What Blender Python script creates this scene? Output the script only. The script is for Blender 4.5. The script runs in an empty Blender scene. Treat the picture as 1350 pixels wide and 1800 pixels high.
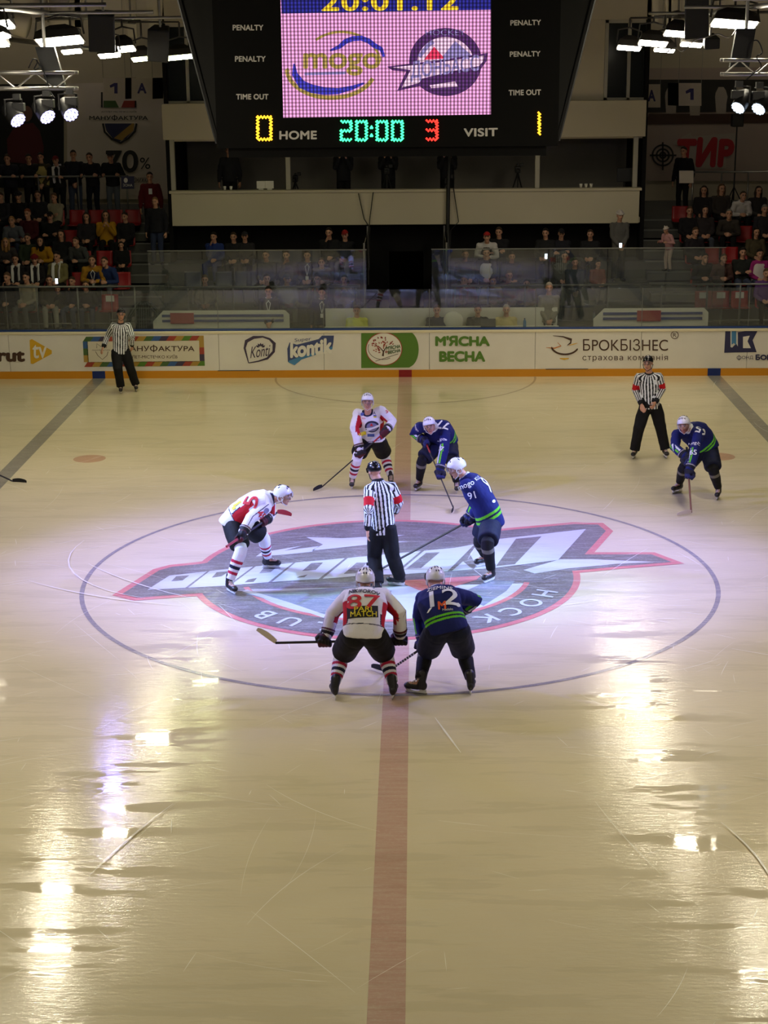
import bpy, bmesh, math, random
import numpy as np
from mathutils import Vector, Matrix, noise
from mathutils.bvhtree import BVHTree

random.seed(7)
scene = bpy.context.scene
COL = scene.collection
PI = math.pi

# ------------------------------------------------------------------ camera
CAM = np.array([0.247, -22.30, 7.24])
PITCH, YAW, ROLL, FPX = math.radians(15.714), math.radians(-1.181), math.radians(-0.4856), 2865.0
_f = np.array([math.sin(YAW)*math.cos(PITCH), math.cos(YAW)*math.cos(PITCH), -math.sin(PITCH)])
_r0 = np.array([math.cos(YAW), -math.sin(YAW), 0.0])
_u0 = np.cross(_r0, _f)
RGT = _r0*math.cos(ROLL) + _u0*math.sin(ROLL)
UPV = -_r0*math.sin(ROLL) + _u0*math.cos(ROLL)
FWD = _f
cam_data = bpy.data.cameras.new('camera')
cam = bpy.data.objects.new('camera', cam_data)
COL.objects.link(cam)
cam.matrix_world = Matrix(((RGT[0], UPV[0], -FWD[0], CAM[0]), (RGT[1], UPV[1], -FWD[1], CAM[1]),
                           (RGT[2], UPV[2], -FWD[2], CAM[2]), (0, 0, 0, 1)))
cam_data.sensor_fit = 'HORIZONTAL'
cam_data.sensor_width = 36.0
cam_data.lens = FPX/1350*36.0
cam_data.clip_end = 200
scene.camera = cam

# ------------------------------------------------------------------ world, exposure, light levels
scene.view_settings.view_transform = 'Standard'
scene.view_settings.look = 'None'
scene.view_settings.gamma = 1.0
scene.view_settings.use_curve_mapping = False
scene.view_settings.exposure = 0.0
scene.cycles.use_denoising = True
scene.cycles.max_bounces = 8
scene.cycles.transparent_max_bounces = 24
scene.cycles.caustics_reflective = False
scene.cycles.caustics_refractive = False
scene.cycles.sample_clamp_indirect = 4.0
world = bpy.data.worlds.new('arena_air')
scene.world = world
world.use_nodes = True
world.node_tree.nodes['Background'].inputs[0].default_value = (0.9, 0.85, 0.7, 1)
world.node_tree.nodes['Background'].inputs[1].default_value = 0.004
FLOOD = 114.0            # radiance of the flood lamps' glass
FLOOD_NEAR = 112.0       # the row over the near half burns lower
FLOOD_COL = (1.0, 0.90, 0.68)
SPOT_LILAC = 700.0     # watts per stage lamp
SPOT_CYAN = 500.0
ADDED_LILAC = 9600.0        # watts of each unseen stage lamp added for the circle
ADDED_CYAN = 3600.0
SCREEN = 1.0            # brightness of the video wall

# ------------------------------------------------------------------ pixel -> place helpers (photo frame 1350 x 1800)
def ray(x, y):
    return FWD + RGT*((x-675.0)/FPX) - UPV*((y-900.0)/FPX)
def at(x, y, Y):
    d = ray(x, y)
    return CAM + d*((Y-CAM[1])/d[1])
def gz(x, y, Z=0.0):
    d = ray(x, y)
    return CAM + d*((Z-CAM[2])/d[2])
def nrm(v):
    v = np.asarray(v, float)
    return v/max(np.linalg.norm(v), 1e-9)
def V(*a):
    return np.array(a, float)

# ------------------------------------------------------------------ materials
def lin(c):
    c = c/255.0
    return c/12.92 if c <= 0.04045 else ((c+0.055)/1.055)**2.4
def rgb(r, g, b):
    return (lin(r), lin(g), lin(b), 1.0)
_mats = {}
def mat(name, col, rough=0.6, metal=0.0, emit=None, strength=1.0, spec=0.5, bump=0.0, bscale=60.0, coat=0.0):
    if name in _mats:
        return _mats[name]
    m = bpy.data.materials.new(name)
    m.use_nodes = True
    nt = m.node_tree
    b = nt.nodes['Principled BSDF']
    b.inputs['Base Color'].default_value = col
    b.inputs['Roughness'].default_value = rough
    b.inputs['Metallic'].default_value = metal
    b.inputs['Specular IOR Level'].default_value = spec
    b.inputs['Coat Weight'].default_value = coat
    if emit:
        b.inputs['Emission Color'].default_value = emit
        b.inputs['Emission Strength'].default_value = strength
    tc = nt.nodes.new('ShaderNodeTexCoord')
    nz = nt.nodes.new('ShaderNodeTexNoise')
    nz.inputs['Scale'].default_value = bscale
    nt.links.new(tc.outputs['Object'], nz.inputs['Vector'])
    if bump > 0:
        bp = nt.nodes.new('ShaderNodeBump')
        bp.inputs['Strength'].default_value = bump
        bp.inputs['Distance'].default_value = 0.01
        nt.links.new(nz.outputs['Fac'], bp.inputs['Height'])
        nt.links.new(bp.outputs['Normal'], b.inputs['Normal'])
    _mats[name] = m
    return m
def mat_attr(name, rough=0.8, bump=0.15, bscale=90, attr='Col', spec=0.3, coat=0.0):
    """colour pattern woven/printed into the cloth, stored with the mesh"""
    if name in _mats:
        return _mats[name]
    m = mat(name, (1, 1, 1, 1), rough, spec=spec, bump=bump, bscale=bscale, coat=coat)
    nt = m.node_tree
    a = nt.nodes.new('ShaderNodeAttribute')
    a.attribute_name = attr
    nt.links.new(a.outputs['Color'], nt.nodes['Principled BSDF'].inputs['Base Color'])
    return m
def mat_objcol(name, rough=0.85, bump=0.3, bscale=40):
    """cloth whose dye is the object's own colour"""
    if name in _mats:
        return _mats[name]
    m = mat(name, (1, 1, 1, 1), rough, spec=0.2, bump=bump, bscale=bscale)
    nt = m.node_tree
    a = nt.nodes.new('ShaderNodeObjectInfo')
    nt.links.new(a.outputs['Color'], nt.nodes['Principled BSDF'].inputs['Base Color'])
    return m
def mottled(name, c1, c2, scale=3.0, rough=0.8, bump=0.1, detail=6):
    """two-tone weathered surface"""
    if name in _mats:
        return _mats[name]
    m = mat(name, c1, rough, bump=bump, bscale=scale*12)
    nt = m.node_tree
    n2 = nt.nodes.new('ShaderNodeTexNoise')
    n2.inputs['Scale'].default_value = scale
    n2.inputs['Detail'].default_value = detail
    tc = [n for n in nt.nodes if n.type == 'TEX_COORD'][0]
    nt.links.new(tc.outputs['Object'], n2.inputs['Vector'])
    mx = nt.nodes.new('ShaderNodeMix')
    mx.data_type = 'RGBA'
    mx.inputs[6].default_value = c1
    mx.inputs[7].default_value = c2
    nt.links.new(n2.outputs['Fac'], mx.inputs[0])
    nt.links.new(mx.outputs[2], nt.nodes['Principled BSDF'].inputs['Base Color'])
    return m
def mat_glass(name, tint=(0.9, 0.93, 0.92, 1), refl=0.10, haze=0.05, hazecol=(0.5, 0.55, 0.58, 1)):
    """acrylic sheet: lets light through, mirrors a little, slightly scuffed"""
    m = bpy.data.materials.new(name)
    m.use_nodes = True
    nt = m.node_tree
    nt.nodes.remove(nt.nodes['Principled BSDF'])
    out = nt.nodes['Material Output']
    tr = nt.nodes.new('ShaderNodeBsdfTransparent'); tr.inputs[0].default_value = tint
    gl = nt.nodes.new('ShaderNodeBsdfGlossy'); gl.inputs['Roughness'].default_value = 0.015
    df = nt.nodes.new('ShaderNodeBsdfDiffuse'); df.inputs[0].default_value = hazecol
    lw = nt.nodes.new('ShaderNodeFresnel'); lw.inputs[0].default_value = 1.5
    mad = nt.nodes.new('ShaderNodeMath'); mad.operation = 'MULTIPLY_ADD'
    mad.inputs[1].default_value = 1.3; mad.inputs[2].default_value = refl-0.05
    nt.links.new(lw.outputs[0], mad.inputs[0])
    m1 = nt.nodes.new('ShaderNodeMixShader'); m1.inputs[0].default_value = haze
    nt.links.new(tr.outputs[0], m1.inputs[1]); nt.links.new(df.outputs[0], m1.inputs[2])
    m2 = nt.nodes.new('ShaderNodeMixShader')
    nt.links.new(mad.outputs[0], m2.inputs[0])
    nt.links.new(m1.outputs[0], m2.inputs[1]); nt.links.new(gl.outputs[0], m2.inputs[2])
    nt.links.new(m2.outputs[0], out.inputs[0])
    return m

# ------------------------------------------------------------------ objects
WL = {}
def tag(o, label=None, cat=None, group=None, kind=None):
    if label: o['label'] = label
    if cat: o['category'] = cat
    if group: o['group'] = group
    if kind: o['kind'] = kind
    return o
def empty(name, loc, label=None, cat=None, group=None, kind=None):
    o = bpy.data.objects.new(name, None)
    COL.objects.link(o)
    o.location = Vector([float(x) for x in loc])
    o.empty_display_size = 0.1
    WL[o] = np.array(loc, float)
    return tag(o, label, cat, group, kind)
def link(name, me, parent=None, loc=(0, 0, 0)):
    o = bpy.data.objects.new(name, me)
    COL.objects.link(o)
    o.location = Vector([float(x) for x in loc])
    if parent is not None:
        o.parent = parent
        WL[o] = WL.get(parent, np.zeros(3))
    else:
        WL[o] = np.array(loc, float)
    return o
def copy_tree(o, parent=None):
    c = o.copy()
    COL.objects.link(c)
    if parent is not None:
        c.parent = parent
    for ch in list(o.children):
        copy_tree(ch, c)
    return c

class MB:
    """collects shapes for ONE mesh"""
    def __init__(s):
        s.v = []; s.f = []; s.m = []; s.mi = 0
    def add(s, vs, fs):
        n = len(s.v)
        s.v.extend([tuple(float(c) for c in p) for p in vs])
        s.f.extend([tuple(n+i for i in q) for q in fs])
        s.m.extend([s.mi]*len(fs))
        return s
    def box(s, c, size, R=None):
        c = np.array(c, float); h = np.array(size, float)/2
        vs = []
        for z in (-1, 1):
            for x, y in ((-1, -1), (1, -1), (1, 1), (-1, 1)):
                p = np.array([x, y, z])*h
                if R is not None: p = R @ p
                vs.append(c+p)
        return s.add(vs, [(3, 2, 1, 0), (4, 5, 6, 7), (0, 1, 5, 4), (1, 2, 6, 5), (2, 3, 7, 6), (3, 0, 4, 7)])
    def span(s, a, b):
        a = np.array(a, float); b = np.array(b, float)
        return s.box((a+b)/2, np.abs(b-a))
    def prism(s, poly, off):
        """poly: list of 3-D points (planar), off: extrusion vector"""
        n = len(poly); off = np.array(off, float)
        vs = [np.array(p, float) for p in poly] + [np.array(p, float)+off for p in poly]
        fs = [tuple(range(n-1, -1, -1)), tuple(range(n, 2*n))]
        fs += [(i, (i+1) % n, n+(i+1) % n, n+i) for i in range(n)]
        return s.add(vs, fs)
    def rings(s, rings, cap=True):
        n = len(rings[0]); vs = [p for r in rings for p in r]; fs = []
        for k in range(len(rings)-1):
            for i in range(n):
                j = (i+1) % n
                fs.append((k*n+i, k*n+j, (k+1)*n+j, (k+1)*n+i))
        if cap:
            fs.append(tuple(range(n-1, -1, -1)))
            L = (len(rings)-1)*n
            fs.append(tuple(L+i for i in range(n)))
        return s.add(vs, fs)
    def tube(s, pts, rad, n=10, round_ends=False, flat=1.0, flat_dir=None):
        pts = [np.array(p, float) for p in pts]
        if not hasattr(rad, '__len__'): rad = [rad]*len(pts)
        rad = list(rad)
        if round_ends:
            d0 = nrm(pts[0]-pts[1]); d1 = nrm(pts[-1]-pts[-2])
            a = [(math.cos(t), math.sin(t)) for t in (0.12*PI/2, 0.45*PI/2, 0.75*PI/2)]
            p0, r0, p1, r1 = pts[0], rad[0], pts[-1], rad[-1]
            pts = [p0+d0*r0*c for c, q in a] + pts + [p1+d1*r1*c for c, q in a[::-1]]
            rad = [r0*q for c, q in a] + rad + [r1*q for c, q in a[::-1]]
        rings = []
        ref = None
        for k, p in enumerate(pts):
            d = nrm((pts[min(k+1, len(pts)-1)]-pts[max(k-1, 0)]))
            if ref is None:
                ref = np.array(flat_dir, float) if flat_dir is not None else (V(0, 0, 1) if abs(d[2]) < 0.9 else V(1, 0, 0))
            u = nrm(ref-d*np.dot(ref, d)); w = np.cross(d, u); ref = u
            rings.append([p+rad[k]*(math.cos(t)*u*flat+math.sin(t)*w) for t in np.linspace(0, 2*PI, n, endpoint=False)])
        return s.rings(rings)
    def ell(s, c, rad, R=None, nu=16, nv=10):
        c = np.array(c, float); rings = []
        R = np.eye(3) if R is None else R
        for k in range(nv+1):
            t = PI*(k+0.02)/(nv+0.04)
            rings.append([c+R @ (np.array([math.sin(t)*math.cos(a), math.sin(t)*math.sin(a), -math.cos(t)])*np.array(rad))
                          for a in np.linspace(0, 2*PI, nu, endpoint=False)])
        return s.rings(rings)
    def lathe(s, c, axis, prof, n=24):
        """prof: (distance along axis, radius)"""
        c = np.array(c, float); d = nrm(axis)
        u = nrm(np.cross(d, V(0, 0, 1) if abs(d[2]) < 0.9 else V(1, 0, 0))); w = np.cross(d, u)
        return s.rings([[c+d*h+r*(math.cos(t)*u+math.sin(t)*w) for t in np.linspace(0, 2*PI, n, endpoint=False)] for h, r in prof])
    def mesh(s, name, mats, off=None, smooth=False):
        me = bpy.data.meshes.new(name)
        v = s.v if off is None else [tuple(np.array(p)-off) for p in s.v]
        me.from_pydata(v, [], s.f)
        for m in (mats if isinstance(mats, (list, tuple)) else [mats]):
            if m: me.materials.append(m)
        me.polygons.foreach_set('material_index', s.m)
        if smooth: me.polygons.foreach_set('use_smooth', [True]*len(me.polygons))
        me.update()
        return me
    def build(s, name, mats, parent=None, smooth=False, bevel=0.0, loc=None):
        """vertices are given in world space"""
        if parent is not None:
            off = WL.get(parent, np.zeros(3))
            o = link(name, s.mesh(name, mats, off, smooth), parent)
        else:
            loc = np.zeros(3) if loc is None else np.array(loc, float)
            o = link(name, s.mesh(name, mats, loc, smooth), None, loc)
        bm = bmesh.new(); bm.from_mesh(o.data)
        bmesh.ops.recalc_face_normals(bm, faces=bm.faces)
        bm.to_mesh(o.data); bm.free()
        if bevel:
            b = o.modifiers.new('edge', 'BEVEL'); b.width = bevel; b.segments = 2; b.limit_method = 'ANGLE'
        return o

# ------------------------------------------------------------------ flat shapes and lettering
_tc = {}
_LAT = str.maketrans('МВЕСНАОКТРІХФ', 'MBECHAOKTPIXΦ')
def text2d(s, bold=0.0, shear=0.0, spacing=1.0, res=6, cell=0.0):
    """lettering as flat triangles scaled to the unit square (u right, v up); returns (n,2) array, faces, width/height"""
    key = (s, bold, shear, spacing, res, cell)
    if key in _tc: return _tc[key]
    s = s.translate(_LAT)
    if len(s) > 1 and 'Φ' in s or s == 'Φ':      # drawn as a round letter with a stem
        x = 0.0; V_ = []; F_ = []
        for i, seg in enumerate(s.split('Φ')):
            if i:
                v, f, asp = text2d('O', shear=shear, res=res, cell=cell); n = len(V_)
                V_ += [(x+q[0]*.78, q[1]*.74) for q in v]; F_ += [tuple(n+j for j in t) for t in f]; n = len(V_)
                V_ += [(x+.345, -.14), (x+.435, -.14), (x+.435, .88), (x+.345, .88)]; F_.append((n, n+1, n+2, n+3)); x += .86
            if seg:
                v, f, asp = text2d(seg, shear=shear, spacing=spacing, res=res, cell=cell); n = len(V_); w = asp*.74
                V_ += [(x+q[0]*w, q[1]*.74) for q in v]; F_ += [tuple(n+j for j in t) for t in f]; x += w+.08
        v = np.array(V_); lo, hi = v.min(0), v.max(0)
        _tc[key] = ((v-lo)/(hi-lo), F_, (hi[0]-lo[0])/(hi[1]-lo[1])); return _tc[key]
    cu = bpy.data.curves.new('lettering', 'FONT')
    cu.body = s; cu.offset = bold; cu.shear = shear; cu.space_character = spacing
    cu.resolution_u = res; cu.fill_mode = 'NONE'
    o = bpy.data.objects.new('lettering', cu)
    COL.objects.link(o)
    dg = bpy.context.evaluated_depsgraph_get()
    dg.update()
    me = bpy.data.meshes.new_from_object(o.evaluated_get(dg))
    bpy.data.objects.remove(o); bpy.data.curves.remove(cu)
    from mathutils.geometry import delaunay_2d_cdt
    vs_, _e, fs_, *_r = delaunay_2d_cdt([Vector((q.co.x, q.co.y)) for q in me.vertices], [tuple(e.vertices) for e in me.edges], [], 1, 1e-6)
    bm = bmesh.new(); bv = [bm.verts.new((q.x, q.y, 0)) for q in vs_]
    ev = np.array([(a, b) if abs(a-b) == 1 and a < b else (max(a, b), min(a, b)) if abs(a-b) > 1 else (b, a) for a, b in (tuple(e.vertices) for e in me.edges)])
    cv = np.array([(q.co.x, q.co.y) for q in me.vertices]); p0, p1 = cv[ev[:, 0]], cv[ev[:, 1]]
    for t in fs_:
        cx, cy = np.mean([(vs_[i].x, vs_[i].y) for i in t], 0)
        up_ = (p0[:, 1] <= cy) & (p1[:, 1] > cy); dn_ = (p0[:, 1] > cy) & (p1[:, 1] <= cy)
        with np.errstate(divide='ignore', invalid='ignore'): xx = p0[:, 0]+(cy-p0[:, 1])*(p1[:, 0]-p0[:, 0])/(p1[:, 1]-p0[:, 1])
        if int(np.sum(up_ & (xx > cx)))-int(np.sum(dn_ & (xx > cx))) == 0: continue
        try: bm.faces.new([bv[i] for i in t])
        except ValueError: pass
    bmesh.ops.triangulate(bm, faces=bm.faces)
    bmesh.ops.delete(bm, geom=[q for q in bm.verts if not q.link_faces], context='VERTS')
    if cell:
        for _ in range(5):
            ed = [e for e in bm.edges if e.calc_length() > cell]
            if not ed: break
            bmesh.ops.subdivide_edges(bm, edges=ed, cuts=1)
            bmesh.ops.triangulate(bm, faces=bm.faces)
    bm.verts.ensure_lookup_table()
    v = np.array([(q.co.x, q.co.y) for q in bm.verts]); f = [tuple(w.index for w in q.verts) for q in bm.faces]
    bm.free(); bpy.data.meshes.remove(me)
    lo, hi = v.min(0), v.max(0)
    asp = (hi[0]-lo[0])/(hi[1]-lo[1])
    _tc[key] = ((v-lo)/(hi-lo), f, asp)
    return _tc[key]
def quadmap(p00, p10, p11, p01):
    a, b, c, d = [np.array(q, float) for q in (p00, p10, p11, p01)]
    return lambda u, v: a*(1-u)*(1-v)+b*u*(1-v)+c*u*v+d*(1-u)*v
def put_text(mb, s, fn, bold=0.0, step=.0006, **k):
    v, f, asp = text2d(s, **k)
    n = nrm(np.cross(fn(1, 0)-fn(0, 0), fn(0, 1)-fn(0, 0)))
    for j, (dx, dy) in enumerate(strokes(bold)):
        bu, bv = dx*1.3/asp, dy*1.3; m_ = 1.3*bold
        mb.add([fn(m_/asp+(1-2*m_/asp)*u+bu, m_+(1-2*m_)*w+bv)+n*step*j for u, w in v], f)
def strokes(bold):
    return [(0, 0)]+([(bold*math.cos(a), bold*math.sin(a)) for a in np.linspace(0, 2*PI, 8, endpoint=False)] if bold > 0 else [])
def put_poly(mb, pts):
    """pts: 3-D outline, may be concave"""
    from mathutils.geometry import tessellate_polygon
    p = [Vector([float(c) for c in q]) for q in pts]
    mb.add(pts, tessellate_polygon([p]))
def band2(mb, pts, w, lift=None):
    """ribbon of width(s) w along 3-D points lying in a plane with normal lift"""
    pts = [np.array(p, float) for p in pts]; n = len(pts)
    w = w if hasattr(w, '__len__') else [w]*n
    vs = []
    for k, p in enumerate(pts):
        d = nrm(pts[min(k+1, n-1)]-pts[max(k-1, 0)]); s = nrm(np.cross(d, lift))
        vs += [p-s*w[k]/2, p+s*w[k]/2]
    mb.add(vs, [(2*k, 2*k+1, 2*k+3, 2*k+2) for k in range(n-1)])

# ================================================================== THE HALL: ice sheet
def ice_mat(name, col, wear=0.5, wearcol=None):
    """paint seen through the frozen, resurfaced sheet: streaky polish, scuffs, wet patches with dark reflections put into the colour"""
    m = bpy.data.materials.new(name); m.use_nodes = True
    nt = m.node_tree; b = nt.nodes['Principled BSDF']; L = nt.links.new
    tc = nt.nodes.new('ShaderNodeTexCoord')
    def noise_(scale, sx, sy, detail=5, rough=0.6):
        mp = nt.nodes.new('ShaderNodeMapping'); mp.inputs['Scale'].default_value = (sx, sy, 1)
        L(tc.outputs['Object'], mp.inputs[0])
        n = nt.nodes.new('ShaderNodeTexNoise'); n.inputs['Scale'].default_value = scale
        n.inputs['Detail'].default_value = detail; n.inputs['Roughness'].default_value = rough
        L(mp.outputs[0], n.inputs['Vector']); return n
    def ramp(n, a, c, lo=0.0, hi=1.0):
        r = nt.nodes.new('ShaderNodeMapRange'); r.inputs[1].default_value = a; r.inputs[2].default_value = c
        r.inputs[3].default_value = lo; r.inputs[4].default_value = hi
        L(n.outputs[0], r.inputs[0]); return r
    wearc = wearcol or (0.72, 0.67, 0.50, 1)
    fine = noise_(2.2, 1.0, 9.0, 8, 0.65)
    big = noise_(0.35, 1.0, 2.2, 5, 0.55)
    grain = noise_(26, 1.0, 1.6, 4, 0.7)
    mx = nt.nodes.new('ShaderNodeMix'); mx.data_type = 'RGBA'
    mx.inputs[6].default_value = col; mx.inputs[7].default_value = wearc
    a = ramp(fine, 0.45, 0.78, 0.0, wear); c2 = ramp(grain, 0.5, 0.8, 0.0, wear*0.8)
    ad = nt.nodes.new('ShaderNodeMath'); ad.operation = 'ADD'; ad.use_clamp = True
    L(a.outputs[0], ad.inputs[0]); L(c2.outputs[0], ad.inputs[1]); L(ad.outputs[0], mx.inputs[0])
    mx2 = nt.nodes.new('ShaderNodeMix'); mx2.data_type = 'RGBA'; mx2.blend_type = 'MULTIPLY'
    mx2.inputs[7].default_value = (0.90, 0.90, 0.88, 1)
    L(ramp(big, 0.42, 0.72).outputs[0], mx2.inputs[0]); L(mx.outputs[2], mx2.inputs[6])
    base_out = mx2.outputs[2]
    L(ramp(fine, 0.3, 0.7, 0.30, 0.55).outputs[0], b.inputs['Roughness'])
    b.inputs['IOR'].default_value = 1.31; b.inputs['Specular IOR Level'].default_value = 0.25
    b.inputs['Coat Weight'].default_value = 1.0
    b.inputs['Coat IOR'].default_value = 1.33
    wet = ramp(noise_(0.55, 1.0, 6.5, 8, 0.62), 0.535, 0.575, 0.0, 1.0)     # refrozen glassy patches
    lines_ = ramp(noise_(1.6, 0.6, 22.0, 6, 0.6), 0.35, 0.70, 0.06, 0.20)    # fine lines left by the resurfacer
    mr = nt.nodes.new('ShaderNodeMix'); mr.data_type = 'FLOAT'; mr.inputs[3].default_value = 0.025
    L(wet.outputs[0], mr.inputs[0]); L(lines_.outputs[0], mr.inputs[2]); L(mr.outputs[0], b.inputs['Coat Roughness'])
    mx3 = nt.nodes.new('ShaderNodeMix'); mx3.data_type = 'RGBA'; mx3.blend_type = 'MULTIPLY'; mx3.inputs[7].default_value = (0.93, 0.93, 0.92, 1)  # wet patches also darkened in colour, for the dark ceiling they mirror
    L(wet.outputs[0], mx3.inputs[0]); L(base_out, mx3.inputs[6]); L(mx3.outputs[2], b.inputs['Base Color'])
    # ridges left by the resurfacer run across the picture, so lamps smear along the depth
    rid = noise_(6.0, 1.0, 4.0, 4, 0.6)
    bp = nt.nodes.new('ShaderNodeBump'); bp.inputs['Strength'].default_value = 0.22; bp.inputs['Distance'].default_value = 0.012
    g2 = noise_(38, 1.0, 1.3, 3, 0.6); cmb = nt.nodes.new('ShaderNodeMath'); cmb.operation = 'MULTIPLY_ADD'; cmb.inputs[1].default_value = 0.06
    L(g2.outputs[0], cmb.inputs[0]); L(rid.outputs[0], cmb.inputs[2]); L(cmb.outputs[0], bp.inputs['Height'])
    inv = nt.nodes.new('ShaderNodeMath'); inv.operation = 'MULTIPLY_ADD'; inv.inputs[1].default_value = -.20; inv.inputs[2].default_value = .23
    L(wet.outputs[0], inv.inputs[0]); L(inv.outputs[0], bp.inputs['Strength'])
    L(bp.outputs[0], b.inputs['Coat Normal']); L(bp.outputs[0], b.inputs['Normal'])
    return m
ICE = ice_mat('ice', rgb(220, 207, 168), 0.35)
M_LINE_RED = ice_mat('ice_red_line', rgb(196, 160, 138), 0.4)
M_LINE_BLUE = ice_mat('ice_blue_line', rgb(140, 134, 120), 0.4)
M_RING = ice_mat('ice_ring_line', rgb(142, 135, 134), 0.5)
M_SPOT = ice_mat('ice_faceoff_spot', rgb(196, 152, 118), 0.4); M_CREASE = ice_mat('ice_crease', rgb(176, 160, 128), 0.4)
M_EDARK = ice_mat('ice_emblem_dark', rgb(116, 110, 104), 0.52, (0.62, 0.60, 0.60, 1))
M_EGREY = ice_mat('ice_emblem_grey', rgb(136, 144, 152), 0.5, (0.66, 0.66, 0.62, 1))
M_ERED = ice_mat('ice_emblem_red', rgb(214, 122, 120), 0.4)
M_EWHITE = ice_mat('ice_emblem_white', rgb(206, 210, 212), 0.1)

fl = MB().span((-30, -17, -0.3), (30, 15.0, 0))
floor = fl.build('floor', ICE); tag(floor, kind='structure')
def strip(mb, x0, x1, y0, y1, z):
    mb.add([(x0, y0, z), (x1, y0, z), (x1, y1, z), (x0, y1, z)], [(0, 1, 2, 3)])
def ring(mb, c, r0, r1, z, a0=0, a1=2*PI, n=120):
    vs = []; fs = []
    for k in range(n+1):
        a = a0+(a1-a0)*k/n
        vs += [(c[0]+r0*math.cos(a), c[1]+r0*math.sin(a), z), (c[0]+r1*math.cos(a), c[1]+r1*math.sin(a), z)]
    fs = [(2*k, 2*k+1, 2*k+3, 2*k+2) for k in range(n)]
    mb.add(vs, fs)
m = MB(); strip(m, -0.15, 0.15, -16, 15, 0.002)
m.build('center_line', M_LINE_RED, floor)
for sx in (-1, 1):
    m = MB(); strip(m, sx*7.14-0.15, sx*7.14+0.15, -16, 15, 0.002); m.build('blue_line', M_LINE_BLUE, floor)
    m = MB(); ring(m, (sx*5.85, 7.15), 0.0, 0.30, 0.002); m.build('faceoff_spot', M_SPOT, floor)
m = MB(); ring(m, (0, 0), 4.465, 4.53, 0.003); m.build('faceoff_circle', M_RING, floor)
m = MB(); ring(m, (0, 15), 2.98, 3.03, 0.003, PI, 2*PI); m.build('referee_crease', M_CREASE, floor)

# painted club emblem, laid out to be read from the far stand
EC = V(-0.2, 0.15)
emb = link('center_emblem', None, floor); emb['label'] = 'round club emblem painted in the ice'
PLATE = [(205, 1046), (274, 1002), (300, 995), (350, 990), (452, 972), (640, 955), (874, 932), (1007, 920), (1056, 921), (1072, 934), (1037, 973),
         (1148, 973), (1193, 990), (1089, 998.5), (1011, 1006), (700, 1030), (420, 1042), (333, 1047), (238, 1054)]
def gpt(x, y, z): 
    p = gz(x, y); return V(p[0], p[1], z)
plate = [gpt(x, y, 0) for x, y in PLATE]
def outset(poly, d):
    n = len(poly); out = []
    area = sum(poly[i][0]*poly[(i+1) % n][1]-poly[(i+1) % n][0]*poly[i][1] for i in range(n))
    sg = 1 if area > 0 else -1
    for i in range(n):
        e0 = nrm((poly[i]-poly[i-1])[:2]); e1 = nrm((poly[(i+1) % n]-poly[i])[:2])
        n0 = V(e0[1], -e0[0])*sg; n1 = V(e1[1], -e1[0])*sg
        k = nrm(n0+n1); k = k/max(0.45, k @ n0)
        out.append(poly[i]+V(k[0]*d, k[1]*d, 0))
    return out
m = MB(); ring(m, EC, 0, 2.80, 0.004); put_poly(m, [p+V(0, 0, 0.0045) for p in outset(plate, 0.05)])
m.build('emblem_border', M_ERED, emb)
m = MB(); ring(m, EC, 0, 2.70, 0.006); put_poly(m, [p+V(0, 0, 0.0065) for p in outset(plate, -0.06)])
m.build('emblem_ground', M_EDARK, emb)
m = MB(); ring(m, EC, 2.02, 2.10, 0.008, PI*1.10, PI*1.93); m.build('emblem_inner_rim', M_ERED, emb)
m = MB()
chord = [EC+2.02*V(math.cos(a), math.sin(a)) for a in np.linspace(PI*1.12, PI*1.92, 40)]
put_poly(m, [V(p[0], p[1], 0.0085) for p in chord])
put_poly(m, [gpt(x, y, 0.009) for x, y in [(920, 1003), (985, 984), (1040, 984), (1150, 989), (1085, 992), (1000, 1000), (940, 1009)]])
put_poly(m, [gpt(x, y, 0.009) for x, y in [(538, 945), (600, 947), (712, 941), (660, 951), (720, 953), (640, 959), (547, 969), (568, 958)]])
put_poly(m, [gpt(x, y, 0.009) for x, y in [(450, 979), (460, 972), (532, 960), (500, 969), (560, 961), (548, 971), (500, 976)]])
m.build('emblem_light_field', M_EWHITE, emb)
m = MB()
put_poly(m, [gpt(x, y, 0.0092) for x, y in [(425, 1043), (500, 1040), (655, 1030), (690, 1040), (640, 1058), (590, 1086), (568, 1080)]])
put_poly(m, [gpt(x, y, 0.0092) for x, y in [(850, 1066), (890, 1040), (905, 1022), (860, 1021), (800, 1048)]])
m.build('emblem_mountain', M_EGREY, emb)
m = MB()
put_poly(m, [gpt(x, y, 0.0096) for x, y in [(697, 1022), (845, 1013), (838, 1020), (800, 1032), (765, 1046), (735, 1038)]])
m.build('emblem_peak', M_ERED, emb)
m = MB(); 
band2(m, [gpt(430, 1039, 0.0100), gpt(505, 1062, 0.0100), gpt(592, 1092, 0.0100)], [0.10, 0.10, 0.10], V(0, 0, 1)); m.build('emblem_ridge', M_EWHITE, emb)
m = MB()
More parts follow.
